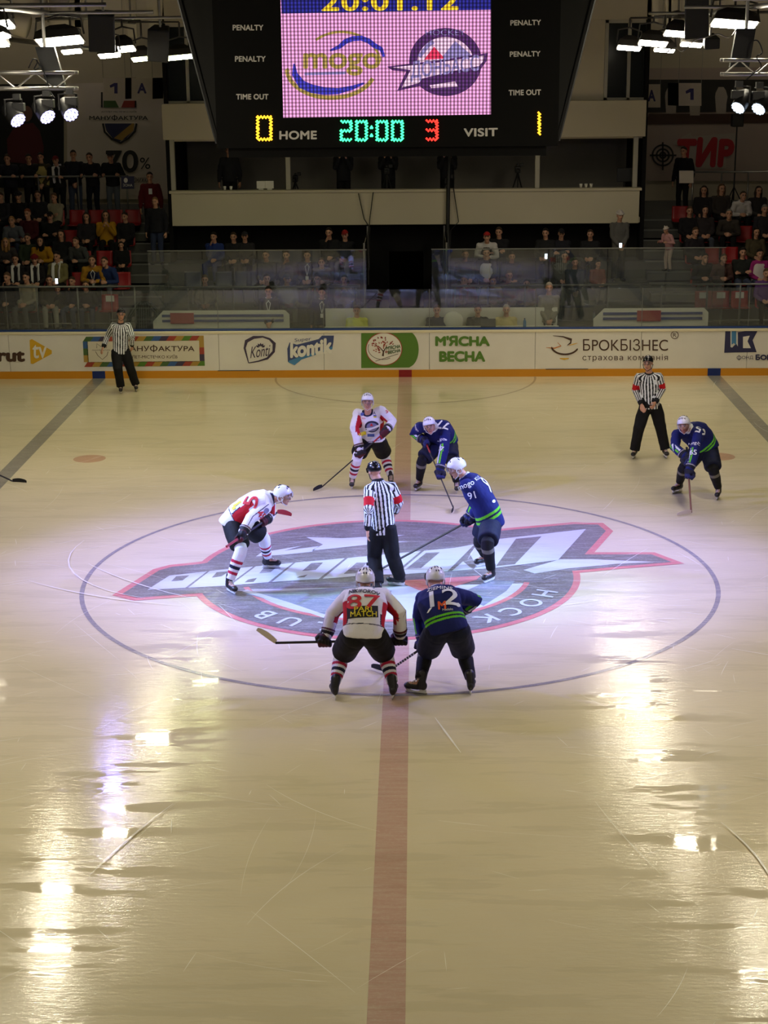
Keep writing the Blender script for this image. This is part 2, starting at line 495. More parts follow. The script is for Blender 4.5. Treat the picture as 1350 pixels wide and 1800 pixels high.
# the word fans out toward its first letter; it is meant for the far side, so here it stands on its head
put_poly(m, [gpt(x, y, 0.0106) for x, y in [(259, 1038), (298, 1013), (395, 1002), (520, 990), (610, 982), (716, 972), (800, 964), (838, 957), (874, 949), (1030, 931), (981, 985.5),
                                            (874, 999), (820, 1003), (716, 1010), (640, 1013), (562, 1019), (494, 1023), (395, 1031)]])
m.build('emblem_lettering', M_EWHITE, emb)
for gap in ([(907, 948), (952, 944), (905, 993), (872, 996)], [(749, 973), (773, 972), (740, 1000), (713, 1001.5)], [(627, 990), (645, 990), (627, 1009), (604, 1010)], [(547, 991), (568, 990), (555, 1003), (531, 1005)],
            [(467, 995.5), (491, 994), (476, 1007), (455.5, 1009)], [(381, 1007), (404, 1005), (390, 1014), (372, 1017)], [(310, 1014), (333, 1012.5), (321, 1021.5), (301, 1023)], [(527, 1014), (541, 1011), (535, 1016), (521, 1017)], [(436, 1020), (452, 1017), (446, 1024), (430, 1025)],
            [(835, 957), (840, 956), (826, 975), (838, 996), (832, 1003), (814, 988), (793, 1006), (786, 1006)], [(742, 968), (747, 968), (694, 1013), (688, 1013)], [(609, 980), (614, 980), (565, 1020), (559, 1020)], [(517, 989), (522, 988), (476, 1026), (470, 1026)],
            [(448, 995), (452, 995), (404, 1031), (399, 1031)], [(366, 1004), (370, 1004), (330, 1035), (325, 1035)]):
    m = MB(); put_poly(m, [gpt(x, y, 0.0109) for x, y in gap]); m.build('emblem_letter_gap', M_EDARK, emb)
m = MB()
a0 = math.atan2(*(gpt(948, 1043, 0)[:2]-EC)[::-1]); a1 = math.atan2(*(gpt(458, 1084, 0)[:2]-EC)[::-1])
s = 'HOCKEY CLUB'
for k, ch in enumerate(s):
    if ch == ' ': continue
    a = a0+(a1-a0)*k/(len(s)-1); rad = V(math.cos(a), math.sin(a)); up = rad; rt = V(up[1], -up[0])
    v, f, asp = text2d(ch); h = 0.30; w = min(h*asp, 0.30)
    for j, (dx, dy) in enumerate(strokes(.006)): m.add([(*(EC+up*(2.27+h*q[1]+dy)+rt*(w*(q[0]-0.5)+dx)), 0.0110+.0001*j) for q in v], f)
m.build('emblem_ring_lettering', M_EWHITE, emb)

# scratches cut by skates
M_SCR = ice_mat('ice_scratch', rgb(248, 244, 232), 0.1)
m = MB(); rs = random.Random(3)
def scratch(p, ang, length, curv, w):
    pts = []; q = np.array(p, float); n = 10
    for k in range(n+1):
        pts.append(V(q[0], q[1], 0.016)); q = q+V(math.cos(ang), math.sin(ang))*length/n; ang += curv*length/n
    band2(m, pts, [w*(0.25+0.75*math.sin(PI*k/n)) for k in range(n+1)], V(0, 0, 1))
for _ in range(1100):
    y = -13.5+28*rs.random()**1.3; x = rs.uniform(-8.5, 8.5)
    if rs.random() < 0.45 and abs(x) < 2.0: x = rs.choice((-1, 1))*rs.uniform(2, 6.5)
    a = rs.gauss(0, 0.9)+(PI if rs.random() < .5 else 0)
    scratch((x, y), a, rs.choice((0.12, 0.2, 0.3, 0.3, 0.5, 0.8, 1.6)), rs.uniform(-0.35, 0.35), rs.uniform(0.003, 0.008))
for p, a, l, c in [((-4.9, 1.8), -1.75, 3.4, 0.42), ((-5.3, -0.2), -0.65, 2.6, 0.18), ((0.25, 5.35), -1.0, 0.6, 1.4), ((-4.6, 0.6), -0.9, 2.4, 0.15),
                   ((3.2, -7.8), -1.2, 1.6, -0.3), ((4.2, -3.0), -0.5, 2.6, 0.05), ((0.45, -5.2), -1.3, 1.0, 0.0), ((-2.2, -7.4), -2.0, 1.6, 0.1)]:
    scratch(p, a, l, c, 0.022)
sc_ = m.build('skate_scratch', M_SCR, floor); sc_['kind'] = 'stuff'

# ================================================================== boards
M_BOARD = mottled('board_white', rgb(236, 232, 224), rgb(218, 212, 204), 1.6, 0.45, 0.03)
M_KICK = mat('kick_yellow', rgb(206, 138, 20), 0.4)
M_KBLUE = mat('kick_blue', rgb(24, 46, 112), 0.4)
M_KRED = mat('kick_red', rgb(140, 22, 26), 0.4)
M_RAILB = mat('rail_blue', rgb(30, 58, 120), 0.35)
M_CAP = mat('cap_cream', rgb(222, 212, 184), 0.4)
M_SEAM = mat('seam_dark', rgb(52, 48, 46), 0.7)
boards = empty('rink_boards', (0, 15, 0), 'long white advertising boards with yellow kick plate along the far side of the ice', 'boards')
for k in range(-6, 6):
    x0 = k*2.44+0.56
    m = MB().span((x0+0.004, 15.0, 0.17), (x0+2.436, 15.09, 1.035))
    m.build('board_panel', M_BOARD, boards, bevel=0.004)
m = MB()
for a, b in [(-15, -7.29), (-6.99, -0.15), (0.15, 6.99), (7.29, 15)]: m.span((a, 14.985, 0.0), (b, 15.09, 0.17))
m.build('kick_plate', M_KICK, boards)
for x, mm in ((-7.14, M_KBLUE), (0, M_KRED), (7.14, M_KBLUE)):
    MB().span((x-0.15, 14.984, 0.0), (x+0.15, 15.09, 0.17)).build('line_block', mm, boards)
MB().span((-15, 14.975, 1.035), (15, 15.13, 1.10)).build('board_cap', M_CAP, boards, bevel=0.012)
MB().span((-15, 14.99, 1.10), (15, 15.13, 1.14)).build('top_rail', M_RAILB, boards, bevel=0.008)
for x in (-4.36, 3.25):
    MB().span((x, 14.982, 0.162), (x+0.98, 14.99, 0.178)).build('hinge_strip', M_SEAM, boards)

BY = 14.994
def bp(x, y, lift=0.0): return at(x, y, BY-lift)
def advert(name, label=None):
    o = link(name, None, boards)
    if label: o['label'] = label
    return o
def adtext(parent, name, s, x0, y0, x1, y1, mt, lift=0.004, slant=0.0, **k):
    m = MB()
    put_text(m, s, quadmap(bp(x0, y1, lift), bp(x1, y1+slant, lift), bp(x1, y0+slant, lift), bp(x0, y0, lift)), **k)
    return m.build(name, mt, parent)
def adpoly(parent, name, pts, mt, lift=0.002):
    m = MB(); put_poly(m, [bp(x, y, lift) for x, y in pts]); return m.build(name, mt, parent)
def adline(mb, pts, w, lift=0.004):
    band2(mb, [bp(x, y, lift) for x, y in pts], w, V(0, 1, 0))
def arc(cx, cy, rx, ry, a0, a1, n=24, rot=0):
    out = []
    for k in range(n+1):
        a = math.radians(a0+(a1-a0)*k/n); x, y = rx*math.cos(a), ry*math.sin(a); c, s = math.cos(rot), math.sin(rot)
        out.append((cx+c*x-s*y, cy+s*x+c*y))
    return out
K_BROWN = mat('print_brown', rgb(74, 48, 34), 0.5); K_YEL = mat('print_yellow', rgb(222, 172, 34), 0.5)
K_GOLD = mat('print_gold', rgb(176, 140, 62), 0.5); K_RED = mat('print_red', rgb(160, 62, 46), 0.5)
K_GREEN = mat('print_green', rgb(86, 128, 42), 0.5); K_DGREEN = mat('print_dark_green', rgb(70, 100, 52), 0.5)
K_BLUE = mat('print_blue', rgb(62, 74, 122), 0.5); K_NAVY = mat('print_navy', rgb(44, 44, 84), 0.5)
K_PLUM = mat('print_plum', rgb(66, 54, 78), 0.5); K_MID = mat('print_mid_blue', rgb(54, 92, 150), 0.5)
K_SKY = mat('print_sky', rgb(70, 130, 180), 0.5); K_WHITE = mat('print_white', rgb(232, 228, 220), 0.5)
K_BLACK = mat('print_black', rgb(40, 36, 36), 0.5); K_CREAM = mat('print_cream', rgb(214, 206, 186), 0.5); K_ORANGE = mat('print_orange', rgb(204, 120, 40), 0.5)

a = advert('tv_advert')
adtext(a, 'lettering', 'hrut', -24, 613, 44, 636, K_BROWN, bold=0.05)
adpoly(a, 'play_mark', [(52, 598), (56, 596), (91, 616), (91, 622), (58, 640), (54, 639)], K_YEL)
adtext(a, 'mark_lettering', 'tv', 57, 606, 82, 630, K_WHITE, 0.006, bold=0.02)
a = advert('framed_advert', 'cream banner with a striped coloured border')
cols = [K_RED, K_GOLD, K_DGREEN, K_MID, K_PLUM, K_RED, K_GOLD, K_GREEN]
q = quadmap(bp(148, 645, .001), bp(360, 643, .001), bp(358, 590, .001), bp(145, 592, .001))
m = MB(); mats_ = list(dict.fromkeys(cols))
for k in range(16):
    m.mi = mats_.index(cols[k % 8]); u0, u1 = k/16, (k+1)/16
    m.add([q(u0, 0), q(u1, 0), q(min(1, u1+.03), .16), q(min(1, u0+.03), .16)], [(0, 1, 2, 3)])
    m.mi = mats_.index(cols[(k+2) % 8])
    m.add([q(u0, .84), q(u1, .84), q(min(1, u1+.03), 1), q(min(1, u0+.03), 1)], [(0, 1, 2, 3)])
for k in range(3):
    v0, v1 = .16+.68*k/3, .16+.68*(k+1)/3
    for s_, (ua, ub) in enumerate(((0, .04), (.96, 1))):
        m.mi = mats_.index(cols[(k+s_*3+1) % 8]); m.add([q(ua, v0), q(ub, v0), q(ub, v1), q(ua, v1)], [(0, 1, 2, 3)])
m.build('border', mats_, a)
adpoly(a, 'field', [(155, 637), (351, 635.5), (350, 599), (153, 600.5)], K_CREAM, 0.001)
adtext(a, 'lettering', 'МАНУФАКТУРА', 216, 606, 342, 619, K_BROWN, bold=0.005)
adtext(a, 'small_lettering', 'АУТЛЕТ-МІСТЕЧКО КИЇВ', 216, 623, 312, 630, K_BROWN)
m = MB(); adline(m, [(170, 612), (170, 604), (177, 609), (187, 603), (187, 612)], 0.012); adline(m, [(168, 618), (172, 625), (180, 632), (188, 625), (190, 618)], 0.012)
m.build('crest', K_BROWN, a)
adtext(a, 'crest_lettering', 'МАНУФАКТУРА', 162, 614, 194, 617, K_BROWN)
a = advert('leaf_shape_advert', 'dark oval outline with script lettering')
m = MB()
adline(m, [(437, 638), (430, 612), (433, 600), (446, 593), (462, 592), (474, 596), (482, 604), (481, 618), (470, 630), (454, 635), (437, 638)],
       [.02, .05, .08, .07, .04, .05, .08, .06, .05, .03, .02])
m.build('outline', K_PLUM, a)
adtext(a, 'lettering', 'Konti', 440, 610, 475, 630, K_PLUM, shear=0.25, slant=-5)
m = MB()
for an in (-150, -120, -90, -60, -30):
    c, s_ = math.cos(math.radians(an)), math.sin(math.radians(an)); adline(m, [(458+3*c, 612+3*s_), (458+6*c, 612+6*s_), (458+9*c, 612+9*s_)], [.01, .05, .01])
m.build('petal_mark', K_PLUM, a)
a = advert('slanted_word_advert', 'white slanted lettering with a thick blue outline')
adpoly(a, 'backing', [(505, 613), (509, 602), (522, 606), (560, 596), (566, 590), (587, 590), (586, 602), (584, 612), (560, 620), (528, 630), (518, 641), (506, 636)], K_BLUE, 0.001)
adpoly(a, 'highlight', [(508, 634), (528, 627), (585, 609), (584, 614), (530, 632), (518, 642), (507, 637)], K_SKY, 0.002)
adtext(a, 'lettering', 'kontik', 510, 602, 584, 630, K_WHITE, 0.006, slant=-9, bold=0.05)
adtext(a, 'small_lettering', 'Super', 518, 595, 547, 603, K_BLUE, slant=-3)
a = advert('tree_roundel_advert', 'green panel with a white disc and red leaved tree')
adpoly(a, 'field', [(635, 647), (635, 583), (722, 582)] + arc(716, 614, 20, 32, -80, 80, 16) + [(722, 646)], K_GREEN, 0.001)
adpoly(a, 'disc', arc(675, 613.5, 31, 28, 0, 360, 40)[:-1], K_WHITE, 0.002)
m = MB(); adline(m, arc(675, 613.5, 31.5, 28.5, 0, 360, 48), 0.02); 
rs = random.Random(5)
for _ in range(70):
    an = rs.uniform(0, 2*PI); r_ = rs.random()**.5; x, y = 672+19*r_*math.cos(an), 607+13*r_*math.sin(an)
    if x > 680 and y > 606: continue
    an = math.atan2(y-618, x-674); adline(m, [(x, y), (x+3*math.cos(an), y+3*math.sin(an))], [.030, .012])
m.build('leaf_crown', K_RED, a)
m = MB(); adline(m, [(673, 626), (674, 618), (668, 611)], [.05, .03, .015]); adline(m, [(674, 618), (679, 610)], [.03, .015]); adline(m, arc(673, 612, 26, 20, 60, 200, 20), .012); adline(m, [(660, 635), (700, 622)], .012)
m.build('trunk_mark', K_BROWN, a)
adtext(a, 'lettering', "М'ЯСНА", 679, 609, 704, 615.5, K_DGREEN, 0.006, slant=-4, bold=.03)
adtext(a, 'lower_lettering', "ВЕСНА", 682, 616.5, 704, 622.5, K_DGREEN, 0.006, slant=-4, bold=.03)
a = advert('green_words_advert')
adtext(a, 'lettering', "М'ЯСНА", 765, 590, 861, 608.5, K_GREEN, bold=0.05)
adtext(a, 'lower_lettering', "ВЕСНА", 772, 617, 853, 636, K_GREEN, bold=0.05)
a = advert('insurance_advert', 'brown lettering beside a bird drawn in swooshes')
m = MB(); adline(m, arc(993, 607, 24, 16, 170, 20, 24), [.01]+[.04]*23+[.01]); adline(m, [(972, 590), (990, 592), (1004, 597), (1003, 603), (997, 607)], [.01, .03, .06, .04, .01])
m.build('bird_mark', K_BROWN, a)
m = MB(); adline(m, [(960, 611), (975, 612), (986, 608), (980, 602)], [.01, .025, .03, .01]); m.build('wing_mark', K_ORANGE, a)
m = MB(); adline(m, [(1000, 607), (1008, 605), (1015, 603)], [.01, .02, .01]); adline(m, [(984, 630), (992, 631), (1000, 630)], [.02, .04, .02]); m.build('leaf_mark', K_YEL, a)
adtext(a, 'lettering', 'БРОКБІЗНЕС', 1025, 596, 1174, 616.5, K_BROWN, bold=-0.006)
adtext(a, 'lower_lettering', 'страхова компанія', 1024, 623, 1174, 636, K_BROWN, spacing=1.15)
m = MB(); adline(m, arc(1186, 589, 6.4, 6.4, 0, 360, 24), .016); m.build('ring_mark', K_BROWN, a)
adtext(a, 'ring_lettering', 'R', 1183, 585.5, 1189, 592.5, K_BROWN)
a = advert('fund_advert', 'dark block letters with a blue ribbon')
adpoly(a, 'block_mark', [(1273, 620), (1275, 582), (1284, 582), (1284, 610), (1287, 611), (1294, 604), (1297, 609), (1297, 584), (1310, 582), (1332, 581), (1323, 598), (1330, 619)], K_NAVY, 0.001)
adpoly(a, 'block_gap', [(1306, 592), (1318, 590), (1314, 600), (1320, 612), (1306, 612)], M_BOARD, 0.004)
adpoly(a, 'ribbon_mark', [(1286, 580), (1294, 579), (1294, 607), (1290, 603), (1286, 606)], K_SKY, 0.005)
adtext(a, 'lettering', 'ФОНД', 1295, 624, 1324, 633.5, K_NAVY)
adtext(a, 'bold_lettering', 'БОРИСА', 1328, 623, 1385, 633, K_NAVY, bold=0.05)

# ================================================================== walls, ceiling, stands
M_CONC = mottled('concrete_dark', rgb(104, 98, 88), rgb(80, 76, 70), 0.8, 0.85, 0.15)
M_STEP = mottled('stand_concrete', rgb(88, 88, 84), rgb(64, 64, 62), 1.2, 0.85, 0.1)
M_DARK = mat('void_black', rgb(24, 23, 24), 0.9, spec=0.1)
M_NEARBLACK = mat('black_paint', rgb(18, 18, 20), 0.55)
M_BEIGE = mottled('fascia_beige', rgb(206, 196, 172), rgb(186, 176, 152), 0.5, 0.7, 0.05)
M_WALL = mottled('back_wall_grey', rgb(200, 190, 166), rgb(178, 168, 148), 0.5, 0.85, 0.1)
M_PRESS = mottled('press_wall', rgb(128, 124, 118), rgb(104, 100, 96), 0.7, 0.85, 0.05)
M_STEEL = mat('galvanised_steel', rgb(150, 148, 144), 0.35, metal=0.8)
M_RAILG = mat('rail_grey', rgb(120, 120, 116), 0.4, metal=0.4)
M_WIN = mat('dark_window', rgb(26, 30, 32), 0.12, spec=0.5)
M_FRAME = mat('window_frame', rgb(170, 165, 150), 0.5)
def structure(o): o['kind'] = 'structure'; return o
structure(MB().span((-30, 26.0, 0), (30, 26.3, 12)).build('wall_back', M_WALL))
structure(MB().span((-30.3, -26, -0.3), (-30, 26.3, 12)).build('wall_left', M_CONC))
structure(MB().span((30, -26, -0.3), (30.3, 26.3, 12)).build('wall_right', M_CONC))
structure(MB().span((-30, -26.3, -0.3), (30, -26, 12)).build('wall_front', M_CONC))
structure(MB().span((-30.3, -26.3, 12), (30.3, 26.3, 12.3)).build('ceiling', M_CONC))
structure(MB().span((-30, 15.13, -0.3), (30, 26, 0.0)).build('floor_stand', M_STEP))
def RY(k): return 17.2+0.85*k
def RZ(k): return 0.75+0.44*k if k < 5 else 3.05
m = MB()
for k in range(6):
    y1 = RY(k)+0.85 if k < 5 else 26.0
    z0 = 0.0 if k == 0 else RZ(k)-0.46
    for a, b in ((-29.5, -6.05), (6.05, 29.5)): m.span((a, RY(k), z0), (b, y1, RZ(k)))
    if k < 4:
        for a, b in ((-6.05, -1.05), (1.05, 6.05)): m.span((a, RY(k), z0), (b, y1, RZ(k)))
structure(m.build('floor_terrace', M_STEP))
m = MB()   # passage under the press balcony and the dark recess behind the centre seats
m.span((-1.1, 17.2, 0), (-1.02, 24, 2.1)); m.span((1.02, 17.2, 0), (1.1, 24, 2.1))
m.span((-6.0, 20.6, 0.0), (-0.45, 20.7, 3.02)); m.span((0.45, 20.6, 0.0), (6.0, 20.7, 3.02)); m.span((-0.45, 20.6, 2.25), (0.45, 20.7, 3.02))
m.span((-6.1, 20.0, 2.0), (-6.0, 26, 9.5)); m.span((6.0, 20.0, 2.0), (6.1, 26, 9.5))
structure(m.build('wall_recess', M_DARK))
structure(MB().span((-6.0, 19.92, 3.01), (5.95, 20.08, 3.86)).span((-6.05, 19.88, 3.83), (6.0, 20.2, 3.90)).span((-6.0, 20.08, 3.01), (6.0, 23.4, 3.15)).build('balcony_slab', M_BEIGE, bevel=0.01))
structure(MB().span((-6.0, 23.2, 3.15), (6.0, 23.4, 5.2)).build('wall_press_box', M_PRESS))
structure(MB().span((-6.15, 19.92, 5.17), (6.05, 20.1, 6.06)).span((-6.1, 20.1, 5.12), (6.0, 23.4, 5.28)).build('upper_balcony_slab', M_BEIGE, bevel=0.01))
m = MB().span((-6.1, 20.0, 8.0), (6.1, 20.2, 12)).span((-5.0, 20.25, 6.06), (5.0, 20.3, 8.0))
structure(m.build('wall_upper', M_BEIGE))
for n, (a, b) in enumerate(((-6.1, -5.0), (5.0, 6.1))):
    w = empty('window_%d' % (n+1), (a, 20.2, 6.06), kind='structure')
    MB().span((a, 20.22, 6.06), (b, 20.26, 8.0)).build('pane', M_WIN, w)
    f_ = MB()
    for x in (a+0.04, b-0.04, (a*0.45+b*0.55)): f_.span((x-0.04, 20.15, 6.06), (x+0.04, 20.25, 8.0))
    f_.span((a, 20.15, 6.06), (b, 20.25, 6.12)).span((a, 20.15, 7.92), (b, 20.25, 8.0))
    f_.build('window_frame', M_FRAME, w)
for n, x in enumerate((-5.95, -3.0, 3.35, 5.83)):
    structure(MB().span((x-0.06, 20.0, 3.9), (x+0.06, 20.14, 5.17)).build('trim_%d' % (n+1), M_FRAME, bevel=0.01))
# beams of the roof showing above the lamps
def P(x, y, Y): return at(x, y, Y)
M_BEAM = mat('beam_white', rgb(196, 188, 168), 0.6)
for n, (xa, wa, xb, yb) in enumerate([(120, 28, 138, 48), (142, 22, 139, 48), (222, 26, 234, 66), (262, 26, 271, 52), (286, 10, 280, 52), (1150, 14, 1152, 38), (1187, 22, 1180, 52), (1172, 14, 1175, 50), (1272, 22, 1266, 26)]):
    Y = 16.0; a, b = P(xa, -80, Y), P(xb, yb, Y); w = wa/75.0
    m = MB(); m.rings([[p+V(sx*q/2, sy*0.08, 0) for sx, sy in ((-1, -1), (1, -1), (1, 1), (-1, 1))] for p, q in ((b, w*0.55), (a+V(0, 0, 0), w), (V(a[0]*2-b[0], Y, 12.0), w*1.3))])
    structure(m.build('roof_beam', M_BEAM))

# ---- glass in front of and behind the benches
GLASS = mat_glass('clear_acrylic', refl=0.075, haze=0.035)
gs = empty('safety_glass_screen', (0, 15.06, 1.14), 'clear safety glass standing on the far boards', 'glass screen')
for k in range(-6, 6):
    x0 = k*1.96*1.245+0.56
    MB().span((x0+0.008, 15.05, 1.14), (x0+2.432, 15.065, 2.03)).build('glass_pane', GLASS, gs)
    MB().span((x0-0.006, 15.045, 1.14), (x0+0.006, 15.07, 2.03)).build('glass_joint', M_RAILG, gs)
for nm, lab, xa, xb, n in (('bench_glass_screen', 'tall clear glass behind the bench with the wide red panel', -6.15, -0.92, 4), ('bench_glass_screen', 'tall clear glass behind the bench with one red square', 0.62, 7.6, 5)):
    g = empty(nm, (xa, 16.7, 0.2), lab, 'glass screen')
    for k in range(n):
        a, b = xa+(xb-xa)*k/n, xa+(xb-xa)*(k+1)/n
        MB().span((a+0.01, 16.69, 0.0), (b-0.01, 16.705, 2.74)).build('glass_pane', GLASS, g)
    MB().span((xa, 16.67, 2.74), (xb, 16.72, 2.76)).build('top_edge', M_RAILG, g)
for lab, x in (('glass side wall of the passage beside the dark stairs', -0.98), ('glass side wall of the passage under the cable bundle', 0.98)):
    g = empty('passage_glass', (x, 17, 0), lab, 'glass screen')
    MB().span((x-0.01, 16.72, 0), (x+0.01, 19.8, 2.85)).build('glass_pane', GLASS, g)
    m = MB(); m.tube([(x, 16.74, 0), (x, 16.74, 2.9)], 0.025); m.tube([(x, 19.7, 1.5), (x, 19.7, 3.0)], 0.025); m.build('post', M_STEEL, g)

# ---- railings
def railing(label, x0, x1, Y, zf, h, posts, mt=M_RAILG, extra=True):
    r = empty('hand_railing', (x0, Y, zf), label, 'railing')
    MB().tube([(x0, Y, zf+h), (x1, Y, zf+h)], 0.025).build('top_rail', mt, r, smooth=True)
    if extra:
        MB().tube([(x0, Y, zf+0.18), (x1, Y, zf+0.18)], 0.014).build('lower_rail', mt, r, smooth=True)
    for x in posts:
        MB().tube([(x, Y, zf-0.02), (x, Y, zf+h)], 0.022).build('post', mt, r, smooth=True)
    return r
railing('grey handrail before the front row of the side stand with mustard and khaki jackets', -14, -5.95, 17.26, 0.75, 1.08, [-13.2, -11.8, -10.5, -9.0, -8.0, -6.6])
railing('grey handrail before the front row near the white balcony seats', -5.85, -1.1, 17.26, 0.75, 1.05, [-5.3, -4.2, -3.3, -2.2, -1.2])
railing('grey handrail before the row with the red plaid scarf', 1.1, 5.85, 17.26, 0.75, 1.05, [1.2, 2.0, 2.9, 3.8, 4.9, 5.7])
railing('grey handrail before the empty red seats', 5.95, 14, 17.26, 0.75, 1.05, [6.2, 7.3, 8.1, 9.0, 10.1, 11.2])
railing('upper handrail with people leaning on it', -14, -7.35, RY(5)+0.06, 3.05, 1.12, [-12.4, -11, -9.75, -8.7, -7.4], extra=False)
railing('upper handrail beneath the red graffiti letters', 7.5, 14, RY(5)+0.06, 3.05, 1.12, [7.55, 8.3, 9.0, 10.2, 11.6], mt=M_STEEL, extra=False)
# ---- stairs in the aisles
for lab, x0, x1 in (('concrete aisle steps beside the seat block with dark standing man', -7.3, -6.13), ('concrete aisle steps where a child in pink stands', 6.13, 7.35)):
    st = empty('aisle_stairs', ((x0+x1)/2, 17.3, 0.75), lab, 'stairs')
    for k in range(10):
        z = 0.75+0.22*(k+1); y = 17.62+0.425*k
        MB().span((x0, y, max(0.75, z-0.24)), (x1, y+0.44, z)).build('step', M_STEP, st)
        MB().span((x0, y-0.006, z-0.03), (x1, y+0.03, z+0.004)).build('step_edge', M_RAILG, st)

# ---- benches and officials' table behind the boards
M_BWHITE = mat('bench_white', rgb(206, 204, 190), 0.5); M_BBLUE = mat('bench_blue', rgb(38, 58, 118), 0.5); M_BRED = mat('bench_red', rgb(150, 36, 40), 0.5)
def bench(label, x0, x1, xr):
    b = empty('team_bench', ((x0+x1)/2, 15.9, 0), label, 'bench')
    MB().span((x0, 15.75, 0.45), (x1, 16.1, 0.52)).build('seat', M_BWHITE, b, bevel=0.01)
    poly = [(x0, 16.12, .2), (x1, 16.12, .2), (x1, 16.12, 1.30), (x1-.1, 16.12, 1.4), (x0+.25, 16.12, 1.4), (x0, 16.12, 1.15)]
    MB().prism([V(*p) for p in poly], (0, .05, 0)).build('backrest', M_BWHITE, b)
    for z in (1.13, 1.25):
        MB().span((x0+.22, 16.105, z), (x1-.14, 16.12, z+.06)).build('stripe', M_BBLUE, b)
    MB().span((xr-.28, 16.09, 1.1), (xr+.28, 16.12, 1.35)).build('square_panel', M_BRED, b)
    for x in (x0+.3, (x0+x1)/2, x1-.3):
        MB().span((x-.03, 15.8, 0), (x+.03, 16.05, .45)).build('leg', M_STEEL, b)
bench('white bench with blue stripes and a wide red panel behind the striped linesman', -6.0, -2.75, -5.3)
bench('white bench with blue stripes and a small red square behind the insurance advert', 4.45, 7.15, 5.75)
t = empty('officials_table', (0.6, 15.62, 0), 'long white table behind the centre of the boards', 'table')
MB().span((-1.9, 15.35, 1.0), (3.6, 15.85, 1.05)).build('table_top', M_BWHITE, t, bevel=0.008)
MB().span((-1.9, 16.2, 0.2), (3.6, 16.25, 1.42)).build('back_panel', M_BWHITE, t)
for x in (-1.8, 0.8, 3.5):
    MB().span((x-.03, 15.4, 0), (x+.03, 15.46, 1.0)).build('leg', M_STEEL, t)
# things on the table
M_PLAST = mat('clear_bottle', rgb(150, 170, 176), 0.15, spec=0.6); M_LAP = mat('laptop_grey', rgb(70, 70, 70), 0.4)
def bottle(x, y, z, label, mt=M_PLAST):
    b = empty('drink_bottle', (x, y, z), label, 'bottle')
    MB().lathe((x, y, z), (0, 0, 1), [(0, .03), (.005, .035), (.15, .035), (.19, .015), (.205, .014)]).build('body', mt, b, smooth=True)
    MB().lathe((x, y, z+.2), (0, 0, 1), [(0, .017), (.022, .017), (.024, .01)]).build('cap', M_BBLUE, b)
p = at(922, 566, 15.6); bottle(p[0], 15.55, 1.05, 'blue-capped bottle beside the seated man in pale yellow', mat('blue_bottle', rgb(70, 130, 190), .15))
for xx, lab in ((362, 'bottle on the rear ledge behind the long bench, nearer the aisle'), (379, 'bottle on the rear ledge behind the long bench, nearer the passage')):
    p = at(xx, 540, 17.1); bottle(p[0], 17.12, 0.95, lab)
for xx, lab in ((743, 'small bottle by the legs of the camera operator'), (798, 'small bottle standing before the passage glass'), (1045, 'small bottle before the standing man in grey jacket'), (1123, 'small bottle above the red square of the bench')):
    p = at(xx, 540, 17.1); bottle(p[0], 17.12, 0.95, lab)
m = MB().span((-5.9, 17.05, 0.0), (-1.1, 17.19, 0.95)).span((1.1, 17.05, 0.0), (5.9, 17.19, 0.95)); structure(m.build('trim_ledge', M_STEP))
p = at(858, 563, 15.55)
lp = empty('laptop', (p[0], 15.55, 1.05), 'open laptop on the white officials table', 'laptop')
MB().span((p[0]-.17, 15.45, 1.05), (p[0]+.17, 15.68, 1.07)).build('keyboard_base', M_LAP, lp, bevel=.004)
MB().box((p[0], 15.42, 1.17), (.34, .012, .23), np.array(Matrix.Rotation(math.radians(-12), 3, 'X'))).build('screen_lid', M_LAP, lp, bevel=.004)
p = at(797, 566, 15.7)
ch = empty('office_chair', (p[0], 15.95, 0), 'pale padded chair back behind the officials table', 'chair')
m = MB(); m.ell((p[0], 15.98, 1.14), (.24, .05, .24)); m.build('backrest', M_BWHITE, ch, smooth=True)
MB().ell((p[0], 15.95, .5), (.22, .2, .05)).build('seat', M_BWHITE, ch, smooth=True); MB().tube([(p[0], 15.95, 0), (p[0], 15.95, .5)], .03).build('stem', M_STEEL, ch); MB().box((p[0], 16.04, .8), (.05, .03, .6)).build('back_bar', M_STEEL, ch)

# ---- banners and hanging signs
M_BANL = mottled('banner_white', rgb(226, 214, 200), rgb(208, 198, 184), 0.4, 0.8)
M_BANR = mottled('banner_grey', rgb(184, 166, 154), rgb(160, 146, 136), 0.4, 0.8)
K_DARK = mat('print_dark', rgb(40, 38, 34), 0.6); K_SRED = mat('print_scarlet', rgb(176, 30, 40), 0.6); K_INDIGO = mat('print_indigo', rgb(50, 44, 110), 0.6)
K_PALE = mat('print_pale', rgb(176, 166, 154), 0.6)
def flat(parent, name, pts, Y, mt):
    m = MB(); put_poly(m, [at(x, y, Y) for x, y in pts]); return m.build(name, mt, parent)
def txt(parent, name, s, x0, y0, x1, y1, Y, mt, **k):
    m = MB(); put_text(m, s, quadmap(at(x0, y1, Y), at(x1, y1, Y), at(x1, y0, Y), at(x0, y0, Y)), **k); return m.build(name, mt, parent)
def lines(parent, name, segs, w, Y, mt):
    m = MB()
    for s_ in segs: band2(m, [at(x, y, Y) for x, y in s_], w, V(0, 1, 0))
    return m.build(name, mt, parent)
bn = empty('wall_banner', at(207, 345, 25.95), 'tall pale banner with a half shield and big discount number', 'banner')
m = MB(); m.prism([at(118, 350, 25.97), at(298, 350, 25.97), at(298, 143, 25.97), at(118, 147, 25.97)], (0, .02, 0)); m.build('sheet', M_BANL, bn)
YB = 25.955
flat(bn, 'green_patch', [(182, 177), (203, 177), (209, 189), (182, 189)], YB, K_DGREEN); flat(bn, 'brown_patch', [(213, 189), (218, 177), (238, 177), (238, 189)], YB, K_RED)
